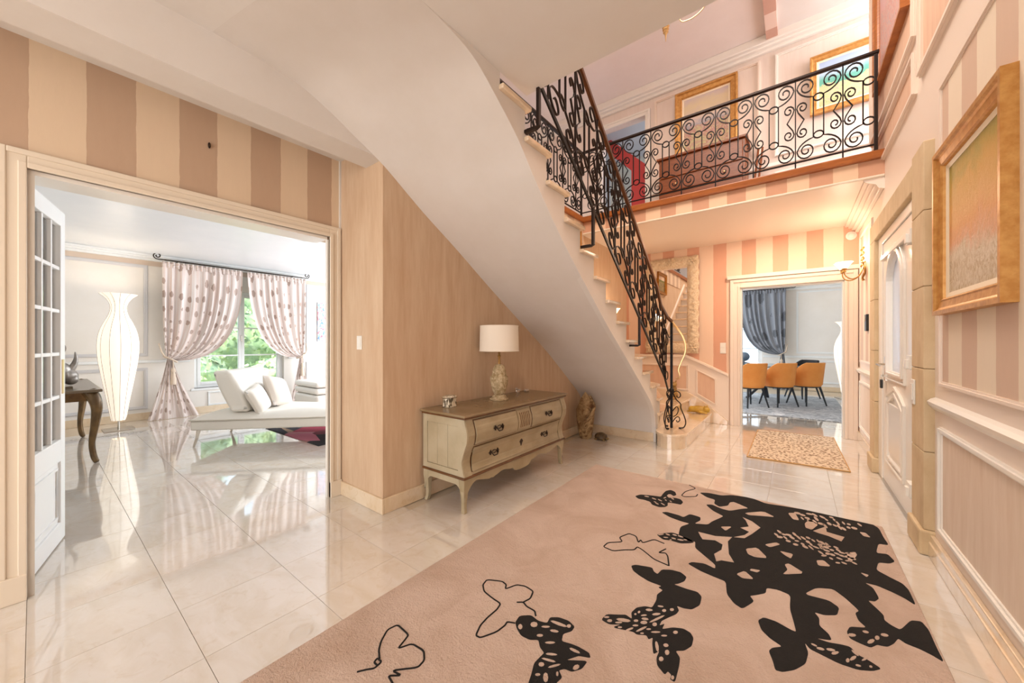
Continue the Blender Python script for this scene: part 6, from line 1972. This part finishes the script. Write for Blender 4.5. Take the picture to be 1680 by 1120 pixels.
obj('sculpture_base', MB().box(rx - .12, rx + .12, ry - .18, ry + .17, zt, zt + .02), M['tabletop'], rh, bevel=.004)


# ---- curtains
def curtain_mat(name, base, base2, spot, rough=.7, scale=(5, 11, 1), thr=.25):
    t_ = NT(name)
    uv = t_.n('ShaderNodeTexCoord').outputs['UV']
    v_ = t_.n('ShaderNodeTexVoronoi')
    v_.inputs['Scale'].default_value = 1
    v_.inputs['Randomness'].default_value = .35
    t_.l(t_.scale(uv, scale), v_.inputs['Vector'])
    w_ = t_.math('MULTIPLY', t_.math('SUBTRACT', t_.noise(60, 3, vec=uv), .5), .25)
    m_ = t_.math('LESS_THAN', t_.math('ADD', v_.outputs['Distance'], w_), thr)
    sep = t_.n('ShaderNodeSeparateXYZ')
    t_.l(uv, sep.inputs[0])
    st_ = t_.noise(14, 2, vec=t_.scale(uv, (4, .3, 1)))
    b_ = t_.mix(t_.ramp(st_, [(.4, (0, 0, 0, 1)), (.6, (1, 1, 1, 1))]), lin(base), lin(base2))
    t_.set(color=t_.mix(t_.math('MULTIPLY', m_, .75), b_, lin(spot)), rough=rough)
    t_.b.inputs['Sheen Weight'].default_value = .2
    return t_.m


M['curtain'] = curtain_mat('flowered_pink_curtain', '#e3d9d4', '#d6bfb4', '#957766', scale=(10, 17, 1), thr=.27)
M['curtain_dark'] = curtain_mat('grey_velvet_curtain', '#95989f', '#7f828a', '#404248', .5, (4, 7, 1), .30)
M['lining'] = plain('curtain_lining', '#efe7e2', .9)
M['tie'] = plain('tieback_cord', '#d8c3ae', .6)


def curtain(name, label, place, a, b, ztop, tie_a, tie_z, bot_a, bot_b, mat_, folds=9, group=None, amp=.032):
    """a -> b along the rod, a = the side it is tied to; place(s, out, z) -> world"""
    t_ = thing(name, label, 'curtain', place(a, 0.05, 0), group=group)

    def pt(u, v):
        if v <= .62:                                   # from the rod to the tie
            w = v / .62
            p0 = (a + (b - a) * u, ztop)
            p1 = (a + (b - a) * u * .98, tie_z + .18 - .28 * u)
            p2 = (tie_a + (b - a) * .07 * u, tie_z + .02 - .05 * u)
            s_ = (1 - w) ** 2 * p0[0] + 2 * w * (1 - w) * p1[0] + w * w * p2[0]
            z = (1 - w) ** 2 * p0[1] + 2 * w * (1 - w) * p1[1] + w * w * p2[1]
            am = amp * (1 - .65 * w ** 2) * (.45 + .55 * min(1, w * 4))
            sag = .05 * u * math.sin(w * PI)
        else:
            w = (v - .62) / .38
            s0 = tie_a + (b - a) * .07 * u
            s1 = bot_a + (bot_b - bot_a) * u
            k = w ** 1.25
            s_ = s0 + (s1 - s0) * k
            z = (tie_z + .02 - .05 * u) * (1 - w) + .006 * w
            am = amp * (.30 + .75 * w)
            sag = .03 * w
        kf = max(0, (v - .62) / .38)
        wave = (1 - kf) * math.sin(u * folds * 2 * PI + 1.9 * math.sin(u * 9)) + kf * math.sin(u * folds * 1.1 * PI + 2.5 * math.sin(u * 5))
        out = .06 + am * wave * (.75 + .25 * math.sin(u * 13)) + sag + amp * .25 * math.sin(u * 31 + v * 5)
        out = max(.012, out)
        return place(s_, out, max(.004, z))
    obj('drape', MB().grid(pt, folds * 12, 64, uv=True), mat_, t_, smooth=True, angle=180)
    # gathered heading tape
    obj('heading', MB().grid(lambda u, v: place(a + (b - a) * u, .06 + amp * .55 * math.sin(u * folds * 4 * PI) + .004, ztop + .03 - .10 * v), folds * 16, 3, uv=True), mat_, t_, smooth=True, angle=180)
    sg = 1 if b > a else -1
    tc = tie_a + (b - a) * .035
    cord = [place(tc + .075 * math.cos(t2) * (1.1), .075 + .085 * math.sin(t2), tie_z + .05 * math.cos(t2) * -sg) for t2 in [2 * PI * i / 24 for i in range(24)]]
    obj('tieback', MB().tube(cord, .013, 7, closed=True), M['tie'], t_, smooth=True)
    obj('tieback', MB().tube([place(tc - sg * .06, .12, tie_z + .02), place(a - sg * .01, .10, tie_z + .12), place(a - sg * .03, .01, tie_z + .26)], .011, 7), M['tie'], t_, smooth=True)
    tx = place(tc + sg * .02, .175, 0)
    ts = obj('tassel', MB().lathe([(.006, tie_z - .02), (.008, tie_z - .14), (.03, tie_z - .17), (.033, tie_z - .21), (.022, tie_z - .225), (.03, tie_z - .25), (.042, tie_z - .42), (.0, tie_z - .42)], tx[0], tx[1], 16, cap=False), M['tie'], t_, smooth=True, angle=60)
    return t_


plv = lambda s_, out, z: (LX + .17 + out, s_, z)
curtain('curtain', 'flowered pink and white curtain left of the living room window, tied back', plv, 1.30, 2.42, 2.60, 1.36, 1.0, 1.12, 1.78, M['curtain'], 9)
curtain('curtain', 'flowered pink and white curtain right of the living room window, tied back', plv, 3.56, 2.50, 2.60, 3.50, 1.0, 3.66, 3.22, M['curtain'], 8)


def rod(name, label, place, a, b, z, sgn_a=1):
    t_ = thing(name, label, 'curtain rod', place((a + b) / 2, .2, z))
    obj('bar', MB().tube([place(a, .21, z), place(b, .21, z)], .011, 8), M['pewter'], t_, smooth=True)
    for e_, sg in ((a, -1), (b, 1)):
        sp_ = spiral(0, 0, .055, .014, -PI / 2, 1.35, 24)
        obj('finial', MB().tube([place(e_ + sg * (.07 + p_[0]) if False else e_ + sg * (.03 + .055 + p_[0] - .0), .21, z + .055 + p_[1]) for p_ in sp_], .009, 7), M['pewter'], t_, smooth=True)
        obj('finial_neck', MB().tube([place(e_, .21, z), place(e_ + sg * .085, .21, z)], .009, 7), M['pewter'], t_, smooth=True)
    for s_ in (a + (b - a) * .08, a + (b - a) * .92):
        obj('bracket', MB().tube([place(s_, .0, z + .0), place(s_, .21, z)], .007, 6), M['pewter'], t_)
    return t_


rod('curtain_rod', 'dark iron curtain rod with spiral ends above the flowered curtains', plv if False else (lambda s_, o, z: (LX + o + .01, s_, z)), 1.33, 3.50, 2.655)

# ---- chaise longue and its cushions
ch = thing('chaise_longue', 'white leather chaise longue standing slantwise before the window', 'sofa', (0, 0, 0))
L_, W_ = 2.35, .92      # local: x along the front edge, y to the back
obj('base_frame', MB().box(0, L_, 0, W_, .20, .315), M['leather'], ch, bevel=.02, seg=3)


def pad(u, v):
    x = -.01 + (L_ + .02) * u
    y = -.01 + (W_ + .02) * v
    e_ = min(u * 8, (1 - u) * 8, v * 5, (1 - v) * 5, 1)
    z = .325 + .085 * (1 - (1 - max(0, e_)) ** 2.2) + .012 * math.sin(u * 14) * math.sin(v * 6) * e_
    return (x, y, z)


pm = MB().grid(pad, 60, 24)
pm.grid(lambda u, v: (pad(u, 1 - v)[0], pad(u, 1 - v)[1], .318), 20, 4)
for (f_u) in (0, 1):
    pm.grid(lambda u, v: (pad(u, f_u)[0], pad(u, f_u)[1], .318 + (pad(u, f_u)[2] - .318) * v), 30, 2)
    pm.grid(lambda u, v: (pad(f_u, u)[0], pad(f_u, u)[1], .318 + (pad(f_u, u)[2] - .318) * v), 20, 2)
obj('seat_pad', pm, M['leather'], ch, smooth=True, angle=60)
obj('welt', MB().tube([(0, -.012, .328), (L_, -.012, .328), (L_ + .012, W_, .328), (0, W_ + .012, .328), (-.012, 0, .328)], .007, 6, closed=True), plain('seam_piping', '#d8d0c2', .6), ch)
for (x_, y_) in ((.06, .06), (L_ - .06, .06), (.06, W_ - .10), (L_ - .06, W_ - .06)):
    obj('leg', MB().tube([(x_, y_, .20), (x_ - .01, y_ - .02, .10), (x_ - .03, y_ - .04, .0)], [.026, .018, .014], 4), M['chrome'], ch)
bkm = MB()
NB = 12


def bpt(cx__, u, v):
    y = .05 + .84 * u
    h = .52 * v
    return (cx__ - .22 * v + .02 * math.sin(u * PI), y, .405 + h)


bkm.grid(lambda u, v: bpt(.62 + .03 * math.sin(v * PI), u, v), NB, NB)
bkm.grid(lambda u, v: bpt(.42 - .02 * math.sin(v * PI), 1 - u, v), NB, NB)
for e_ in (0, 1):
    bkm.grid(lambda u, v: tuple(Vector(bpt(.42 - .02 * math.sin(v * PI), e_, v)).lerp(Vector(bpt(.62 + .03 * math.sin(v * PI), e_, v)), u if e_ == 0 else 1 - u)), 4, NB)
    bkm.grid(lambda u, v: tuple(Vector(bpt(.42, u, e_)).lerp(Vector(bpt(.62, u, e_)), v if e_ == 0 else 1 - v)), NB, 4)
obj('backrest', bkm, M['leather'], ch, smooth=True, angle=180, bevel=.05, seg=4, merge=True)
ch.location = (-5.84, 1.16, 0)
ch.rotation_euler = (0, 0, math.radians(46.5))


def cushion(name, label, loc, size, rot, mat_):
    w, h, t2 = size
    mb = MB()

    def f(sg):
        def g(u, v):
            x, y = (u - .5) * 2, (v - .5) * 2
            pin = 1 - .06 * (1 - abs(x * y)) * (max(abs(x), abs(y)) ** 6)
            b_ = max(0, (1 - x ** 4)) ** .5 * max(0, (1 - y ** 4)) ** .5
            return (x * w / 2 * pin, sg * t2 / 2 * b_ * (1 + .05 * math.sin(7 * x + 3 * y)), y * h / 2 * pin)
        return g
    mb.grid(f(1), 22, 22).grid(f(-1), 22, 22)
    o = obj(name, mb, mat_, None, smooth=True, angle=120, merge=True)
    o.location = loc
    o.rotation_euler = rot
    return tag(o, label, 'cushion', 'cushions on the chaise longue')


_c, _s = math.cos(math.radians(46.5)), math.sin(math.radians(46.5))
CHP = lambda x, y, z: (-5.84 + _c * x - _s * y, 1.16 + _s * x + _c * y, z)
cushion('cushion', 'small cream cushion leaning on the chaise backrest, left of the larger one', CHP(.67, .20, .545), (.36, .36, .13), (math.radians(24), math.radians(10), math.radians(-38)), M['cushion'])
cushion('cushion', 'larger beige cushion leaning right of the small one on the chaise', CHP(.72, .62, .59), (.46, .46, .15), (math.radians(26), math.radians(-12), math.radians(-50)), plain('beige_cushion_cloth', '#e2d6ca', .85, bump=.12, bscale=180))
# white armchair arm with stacked pads, right edge
pf = thing('pouffe', 'white leather seat with rounded pads behind the chaise at the doorway edge', 'seat', (-7.0, 3.45, 0))
for z0_, z1_ in ((.10, .34), (.35, .46), (.47, .57)):
    obj('seat_base' if z0_ < .2 else 'seat_pad', MB().box(-7.55, -6.65, 3.02, 3.95, z0_, z1_), M['leather'], pf, bevel=.045, seg=4)
for x_ in (-7.45, -6.75):
    for y_ in (3.12, 3.85):
        obj('leg', MB().lathe([(.018, 0), (.022, .10)], x_, y_, 10), M['chrome'], pf)
# coloured rug beyond the chaise
t = NT('red_black_abstract_rug')
p = t.pos()
v_ = t.n('ShaderNodeTexVoronoi')
v_.inputs['Scale'].default_value = 1.8
t.l(t.scale(p, (1, 1.6, 1)), v_.inputs['Vector'])
t.set(color=t.ramp(v_.outputs['Color'], [(.25, lin('#17131a')), (.42, lin('#c22a48')), (.6, lin('#d8879c')), (.78, lin('#8a7a52'))]), rough=.95)
t.bump(t.noise(160, 2, vec=p), .4)
r2 = obj('abstract_rug', MB().prism([(-6.23, 2.10), (-4.66, 2.14), (-4.64, 4.9), (-6.25, 4.9)], 'z', .001, .008), t.m, None, bevel=.002)
tag(r2, 'red, pink and black rug on the living room floor beside the chaise', 'rug')
# wall art and ceiling speaker rosette
t = NT('abstract_print')
p = t.pos()
n_ = t.noise(5, 5, .7, vec=t.scale(p, (1, 2, 1.2)), dist=2)
t.set(color=t.ramp(n_, [(.3, lin('#3a3f8a')), (.42, lin('#6fa6d8')), (.5, lin('#e8dfe4')), (.58, lin('#d97a8a')), (.7, lin('#2b2740'))]), rough=.3)
ar = thing('wall_art', 'narrow blue and pink abstract canvas on the living room wall', 'picture', (LX, 4.1, 1.3))
obj('canvas', MB().box(LX + .004, LX + .035, 3.90, 4.42, 1.30, 2.18), t.m, ar)
md = thing('ceiling_rosette', 'round white moulded ceiling rosette in the living room', 'moulding', (-5.42, 2.26, 2.74))
for r_, dz in ((.24, .008), (.19, .016), (.11, .022), (.05, .034)):
    obj('ring', MB().lathe([(r_, 2.739), (r_, 2.739 - dz * .6), (r_ - .02, 2.739 - dz), (r_ - .035, 2.739 - dz * .6), (r_ - .04, 2.739)], -5.42, 2.26, 40), M['livwhite'], md, smooth=True, angle=40)

# ================================================================== GARDEN
gr = NT('sunlit_lawn')
p = gr.pos()
gr.set(color=gr.mix(gr.noise(3, 5, vec=p), lin('#c8d08c'), lin('#a5b76c')), rough=.9)
gr.bump(gr.noise(60, 3, vec=p), .6)
struct('ground_lawn', MB().box(-40, LX - .3, -25, 30, -.5, -.25), gr.m, label='sunlit lawn outside the living room window')
struct('ground_terrace', MB().box(-14, 12, 12.9, 34, -.5, -.1), plain('pale_terrace_slabs', '#dcd8d2', .8), label='pale terrace outside the dining room')
LEAF = plain('bright_green_leaves', '#c2d0a0', .6, h2='#93ab78', scale=3)
LEAF2 = plain('mid_green_leaves', '#aec39a', .6, h2='#7f9c76', scale=3)
TRUNK = plain('tree_bark', '#6b5440', .9)


def shrub(name, label, cat, c, r, n, leaf, m, trunk=0.0, group=None):
    t_ = thing(name, label, cat, (c[0], c[1], -.25), group=group)
    rnd = random.Random(hash((round(c[0], 2), round(c[1], 2))) & 0xffff)
    core = MB()
    nu, nv = 18, 12

    def cf(u, v):
        a, th = u * 2 * PI, v * PI
        d = Vector((math.sin(th) * math.cos(a), math.sin(th) * math.sin(a), -math.cos(th)))
        k = .80 + .22 * noise.noise(d * 2.3 + Vector(c))
        return (c[0] + d.x * r[0] * k, c[1] + d.y * r[1] * k, c[2] + d.z * r[2] * k)
    core.grid(cf, nu, nv)
    obj('foliage_core', core, LEAF2, t_, smooth=True)
    lv = MB()
    for i in range(n):
        d = Vector((rnd.gauss(0, 1), rnd.gauss(0, 1), rnd.gauss(0, 1))).normalized()
        k = (.80 + .22 * noise.noise(d * 2.3 + Vector(c))) * rnd.uniform(.9, 1.18)
        q = Vector((c[0] + d.x * r[0] * k, c[1] + d.y * r[1] * k, c[2] + d.z * r[2] * k))
        if q.z < -.22:
            continue
        e1 = Vector((rnd.gauss(0, 1), rnd.gauss(0, 1), rnd.gauss(0, 1))).normalized()
        e2 = e1.cross(d).normalized() if e1.cross(d).length > .05 else Vector((0, 0, 1))
        s_ = leaf * rnd.uniform(.6, 1.3)
        lv.add([q - e1 * s_, q + e2 * s_ * .5, q + e1 * s_, q - e2 * s_ * .5], [(0, 1, 2, 3)])
    lo = obj('leaves', lv, m, t_)
    lo['kind'] = 'stuff'
    if trunk:
        obj('trunk', MB().tube([(c[0], c[1], -.26), (c[0] + .05, c[1], trunk * .5), (c[0], c[1] + .05, trunk)], [.12, .09, .07], 8), TRUNK, t_)
    return t_


shrub('hedge_bush', 'round pale green bush nearest the living room window, left pane', 'bush', (-12.6, 2.5, .35), (1.0, 1.0, .75), 900, .09, LEAF)
shrub('hedge_bush', 'low spreading bush on the lawn behind the right window pane', 'bush', (-13.6, 5.2, .25), (1.0, 1.4, .65), 900, .09, LEAF)
shrub('garden_tree', 'leafy tree beyond the lawn seen through the left window pane', 'tree', (-18.2, 3.2, 2.9), (1.5, 1.9, 2.5), 1500, .16, LEAF2, 2.0)
shrub('garden_tree', 'leafy tree beyond the lawn seen through the right window pane', 'tree', (-18.0, 7.8, 2.9), (1.5, 2.0, 2.4), 1500, .16, LEAF, 2.0)
shrub('garden_hedge', 'long green hedge closing the garden behind the bushes', 'hedge', (-22.4, 6.0, 1.2), (1.4, 9.0, 1.9), 2600, .16, LEAF)
shrub('garden_tree', 'dark tall tree at the back of the garden', 'tree', (-28.0, 9.5, 4.2), (3.2, 3.6, 3.4), 1500, .2, LEAF2, 2.5)

# ================================================================== DINING ROOM THINGS
t = NT('grey_marbled_rug')
p = t.pos()
f_ = t.noise(2.2, 5, .6, vec=t.scale(p, (.7, 2.0, 1)), dist=2.6)
t.set(color=t.ramp(f_, [(.38, lin('#8d959f')), (.48, lin('#dfe2e5')), (.54, lin('#858d98')), (.62, lin('#eceef0'))]), rough=.95)
t.bump(t.noise(140, 2, vec=p), .4)
dr = obj('dining_rug', MB().box(-2.6, .72, 7.85, 11.1, .001, .014), t.m, None, bevel=.004)
tag(dr, 'grey marbled rug under the dining table', 'rug')
A45 = math.radians(45)


def tub_chair(name, label, loc, rot, mat_, group=None):
    t_ = thing(name, label, 'chair', (0, 0, 0), group=group)
    n = 26

    def shell(off, u, v):
        a = math.radians(-118 + 236 * u)                # 0 = straight back (local -y)
        q = abs(u - .5) * 2
        topz = .86 - .21 * max(0, min(1, (q - .38) / .40)) ** 1.4
        z = .43 + (topz - .43) * v
        rx_, ry_ = .265 + off + .035 * v, .255 + off + .05 * v
        return (rx_ * math.sin(a), -ry_ * math.cos(a) - .0, z)
    mb = MB()
    mb.grid(lambda u, v: shell(0, u, v), n, 8)
    mb.grid(lambda u, v: shell(-.045, 1 - u, v), n, 8)
    mb.grid(lambda u, v: tuple(Vector(shell(0, u, 1)).lerp(Vector(shell(-.045, u, 1)), v) + Vector((0, 0, .012 * math.sin(PI * v)))), n, 3)
    mb.grid(lambda u, v: tuple(Vector(shell(-.045, u, 0)).lerp(Vector(shell(0, u, 0)), v)), n, 1)
    for e_ in (0, 1):
        mb.grid(lambda u, v: tuple(Vector(shell(0, e_, u)).lerp(Vector(shell(-.045, e_, u)), v if e_ else 1 - v)), 8, 2)
    obj('back_shell', mb, mat_, t_, smooth=True, angle=50)
    seat = MB().lathe([(.20, .385), (.245, .40), (.255, .44), (.24, .475), (.18, .49), (.0, .492)], 0, .01, 30, sy=1.02, cap=False)
    obj('seat', seat, mat_, t_, smooth=True, angle=50)
    obj('seat_frame', MB().lathe([(.22, .372), (.22, .392)], 0, 0, 24), M['darkleg'], t_)
    for sx__ in (-1, 1):
        for sy__ in (-1, 1):
            obj('leg', MB().tube([(sx__ * .15, sy__ * .15, .385), (sx__ * .225, sy__ * .225, .015)], [.021, .013], 8), M['darkleg'], t_, smooth=True)
    t_.location = loc
    t_.rotation_euler = (0, 0, rot)
    return t_


c3 = tub_chair('dining_chair', 'orange tub chair on dark legs, rightmost of the three at the dining table', (.17, 9.53, .012), A45, M['orange'], 'orange chairs at the dining table')
dup(c3, (-.27, 9.06, .012), A45, 'orange tub chair on dark legs, middle of the three at the dining table')
dup(c3, (-.72, 8.58, .012), A45, 'orange tub chair partly cut by the left door casing at the dining table')
tub_chair('dining_chair', 'black tub chair at the far end of the dining table', (.12, 10.62, .012), A45 + PI / 2, M['darkvelvet'])
dt = thing('dining_table', 'long glass-topped dining table with a dark crossed base', 'table', (0, 0, 0))
gt = plain('grey_glass_top', '#8fa0a6', .08, .1)
obj('table_top', MB().box(-1.05, 1.05, -.48, .48, .735, .76), gt, dt, bevel=.006)
for s_ in (-1, 1):
    for k in (-1, 1):
        obj('crossed_leg', MB().tube([(s_ * .42 - k * .26, -.20, .735), (s_ * .42 + k * .26, .20, 0.0)], 1.0, flat=(.05, .09)), M['darkleg'], dt, bevel=.004)
obj('stretcher', MB().tube([(-.42, 0, .37), (.42, 0, .37)], .03, 8), M['darkleg'], dt)
dt.location = (-.86, 9.68, .014)
dt.rotation_euler = (0, 0, A45)
q = (-1.12, 10.3, .774)
rs = blob('animal_sculpture', [((q[0], q[1], q[2] + .14), (.22, .13, .12)), ((q[0] + .15, q[1], q[2] + .17), (.12, .10, .11)), ((q[0] - .18, q[1], q[2] + .11), (.14, .10, .09)), ((q[0] - .30, q[1], q[2] + .07), (.09, .06, .06)), ((q[0] - .36, q[1], q[2] + .12), (.02, .02, .06)), ((q[0], q[1], q[2] + .02), (.28, .13, .025)), ((q[0] + .12, q[1] - .06, q[2] + .05), (.05, .05, .07)), ((q[0] - .12, q[1] - .06, q[2] + .05), (.05, .05, .06))],
          plain('blue_grey_resin', '#6f7f90', .35, .3), None, .012, 3)
tag(rs, 'blue grey lying animal sculpture on the dining table', 'sculpture')
pdn = lambda s_, out, z: (s_, DY - .17 - out, z)
curtain('curtain', 'dark grey patterned curtain tied back to the right of the dining room window', pdn, -.20, -1.30, 2.70, -.24, .98, -.12, -.50, M['curtain_dark'], 8, amp=.045)
rod('curtain_rod', 'dark iron curtain rod with a spiral end above the grey dining room curtain', lambda s_, o, z: (s_, DY - o - .01, z), -2.6, -.12, 2.745)
fl2 = dup(fl, (0.90, 11.3, 0), 0.3, 'lit white vase-shaped floor lamp half hidden by the right casing of the dining doorway', scale=(.92, .92, .88))
light('floor_lamp_bulb', 'POINT', (0.90, 11.3, 1.7), 6, SOFT, radius=.08)

# ================================================================== UPSTAIRS THINGS
cs = thing('writing_chest', 'cherry wood slant-front writing chest against the upper wall behind the balcony', 'chest', (-1.12, 6.3, FL2))
cx0, cx1, cy0, cy1 = -1.74, -.56, 6.12, 6.60
obj('carcass', MB().box(cx0, cx1, cy0 + .02, cy1, FL2 + .12, FL2 + 1.10), M['chest'], cs, bevel=.006)
obj('top', MB().box(cx0 - .03, cx1 + .03, cy0 - .02, cy1, FL2 + 1.10, FL2 + 1.135), M['chest'], cs, bevel=.008)
obj('fall_front', MB().box(cx0 + .03, cx1 - .03, cy0, cy0 + .02, FL2 + .80, FL2 + 1.07), M['chest'], cs, bevel=.008)
for i in range(3):
    d_ = obj('drawer', MB().box(cx0 + .03, cx1 - .03, cy0, cy0 + .02, FL2 + .15 + .215 * i, FL2 + .15 + .215 * i + .20), M['chest'], cs, bevel=.006)
    for s_ in (-1, 1):
        obj('drawer_knob', MB().ball(((cx0 + cx1) / 2 + s_ * .33, cy0 - .012, FL2 + .25 + .215 * i), (.016, .014, .016), 12, 8), M['brass'], d_, smooth=True)
for x_ in (cx0 + .04, cx1 - .04):
    for y_ in (cy0 + .06, cy1 - .05):
        obj('leg', MB().lathe([(.022, FL2), (.034, FL2 + .06), (.026, FL2 + .12)], x_, y_, 10), M['chest'], cs, smooth=True)
ez = thing('folding_stand', 'slim wooden folding stand leaning at the right of the writing chest', 'stand', (-.45, 6.3, FL2))
for a_, b_ in (((-.50, 6.15), (-.43, 6.50)), ((-.45, 6.15), (-.38, 6.50))):
    obj('leg', MB().tube([(a_[0], a_[1], FL2), (b_[0], b_[1], FL2 + 1.05)], .014, 6), M['chest'], ez)
obj('rail', MB().tube([(-.465, 6.30, FL2 + .45), (-.42, 6.30, FL2 + .45)], .012, 6), M['chest'], ez)

# chandelier hanging in the stairwell, mostly hidden by the slab
cd = thing('chandelier', 'gilt chandelier arm and finial showing below the ceiling edge', 'chandelier', (-.62, 3.2, 3.9))
kx, ky, kz = -.62, 3.12, 4.28
obj('stem', MB().tube([(kx, ky, kz), (kx, ky, UPC)], .012, 8), M['brass'], cd)
obj('hub', MB().lathe([(.01, kz - .02), (.05, kz + .02), (.06, kz + .08), (.03, kz + .14), (.015, kz + .2)], kx, ky, 16), M['brass'], cd, smooth=True)
for k in range(6):
    a = k * PI / 3 + math.radians(200)
    pts = cr3([(kx + .03 * math.cos(a), ky + .03 * math.sin(a), kz + .08), (kx + .14 * math.cos(a), ky + .14 * math.sin(a), kz - .10), (kx + .27 * math.cos(a), ky + .27 * math.sin(a), kz - .12), (kx + .36 * math.cos(a), ky + .36 * math.sin(a), kz + .02)], 16)
    a_ = obj('arm', MB().tube(pts, .006, 6), M['brass'], cd, smooth=True)
    e_ = pts[-1]
    obj('candle_cup', MB().lathe([(.008, e_.z - .02), (.03, e_.z), (.022, e_.z + .03), (.011, e_.z + .032), (.011, e_.z + .10)], e_.x, e_.y, 12), M['brass'], cd, smooth=True)
light('chandelier_bulbs', 'POINT', (kx, ky, kz + .80), 60, (1.0, 0.89, 0.80), radius=.25)
fxx, fyy, fz = -.853, 3.2, 3.85
obj('finial', MB().lathe([(.002, fz - .075), (.006, fz - .03), (.012, fz - .005), (.022, fz + .0), (.016, fz + .012), (.026, fz + .022), (.02, fz + .034), (.03, fz + .046), (.012, fz + .06), (.008, fz + .10), (.006, kz - .05)], fxx, fyy, 14), M['brass'], cd, smooth=True, angle=50)
obj('finial_arm', MB().tube(cr3([(kx, ky, kz + .05), (kx - .12, ky + .04, kz + .06), (fxx, fyy, kz - .05)], 10), .006, 6), M['brass'], cd, smooth=True)
obj('arm', MB().tube(cr3([(kx, ky, kz + .02), (-.735, 3.17, 4.05), (-.745, 3.2, 3.90), (-.68, 3.2, 3.862), (-.60, 3.2, 3.878), (-.545, 3.2, 3.93), (-.53, 3.2, 4.0)], 26), .0045, 6), M['brass'], cd, smooth=True)
nail = thing('wall_hook', 'tiny dark picture hook in the dark stripe above the doorway', 'hook', (XL, .70, 2.60))
obj('hook_plate', MB().ball((XL + .006, .705, 2.575), (.006, .008, .020), 10, 8), M['pewter'], nail, smooth=True)
obj('pin', MB().tube([(XL, .705, 2.585), (XL + .02, .705, 2.58), (XL + .022, .700, 2.56)], .003, 6), M['pewter'], nail)
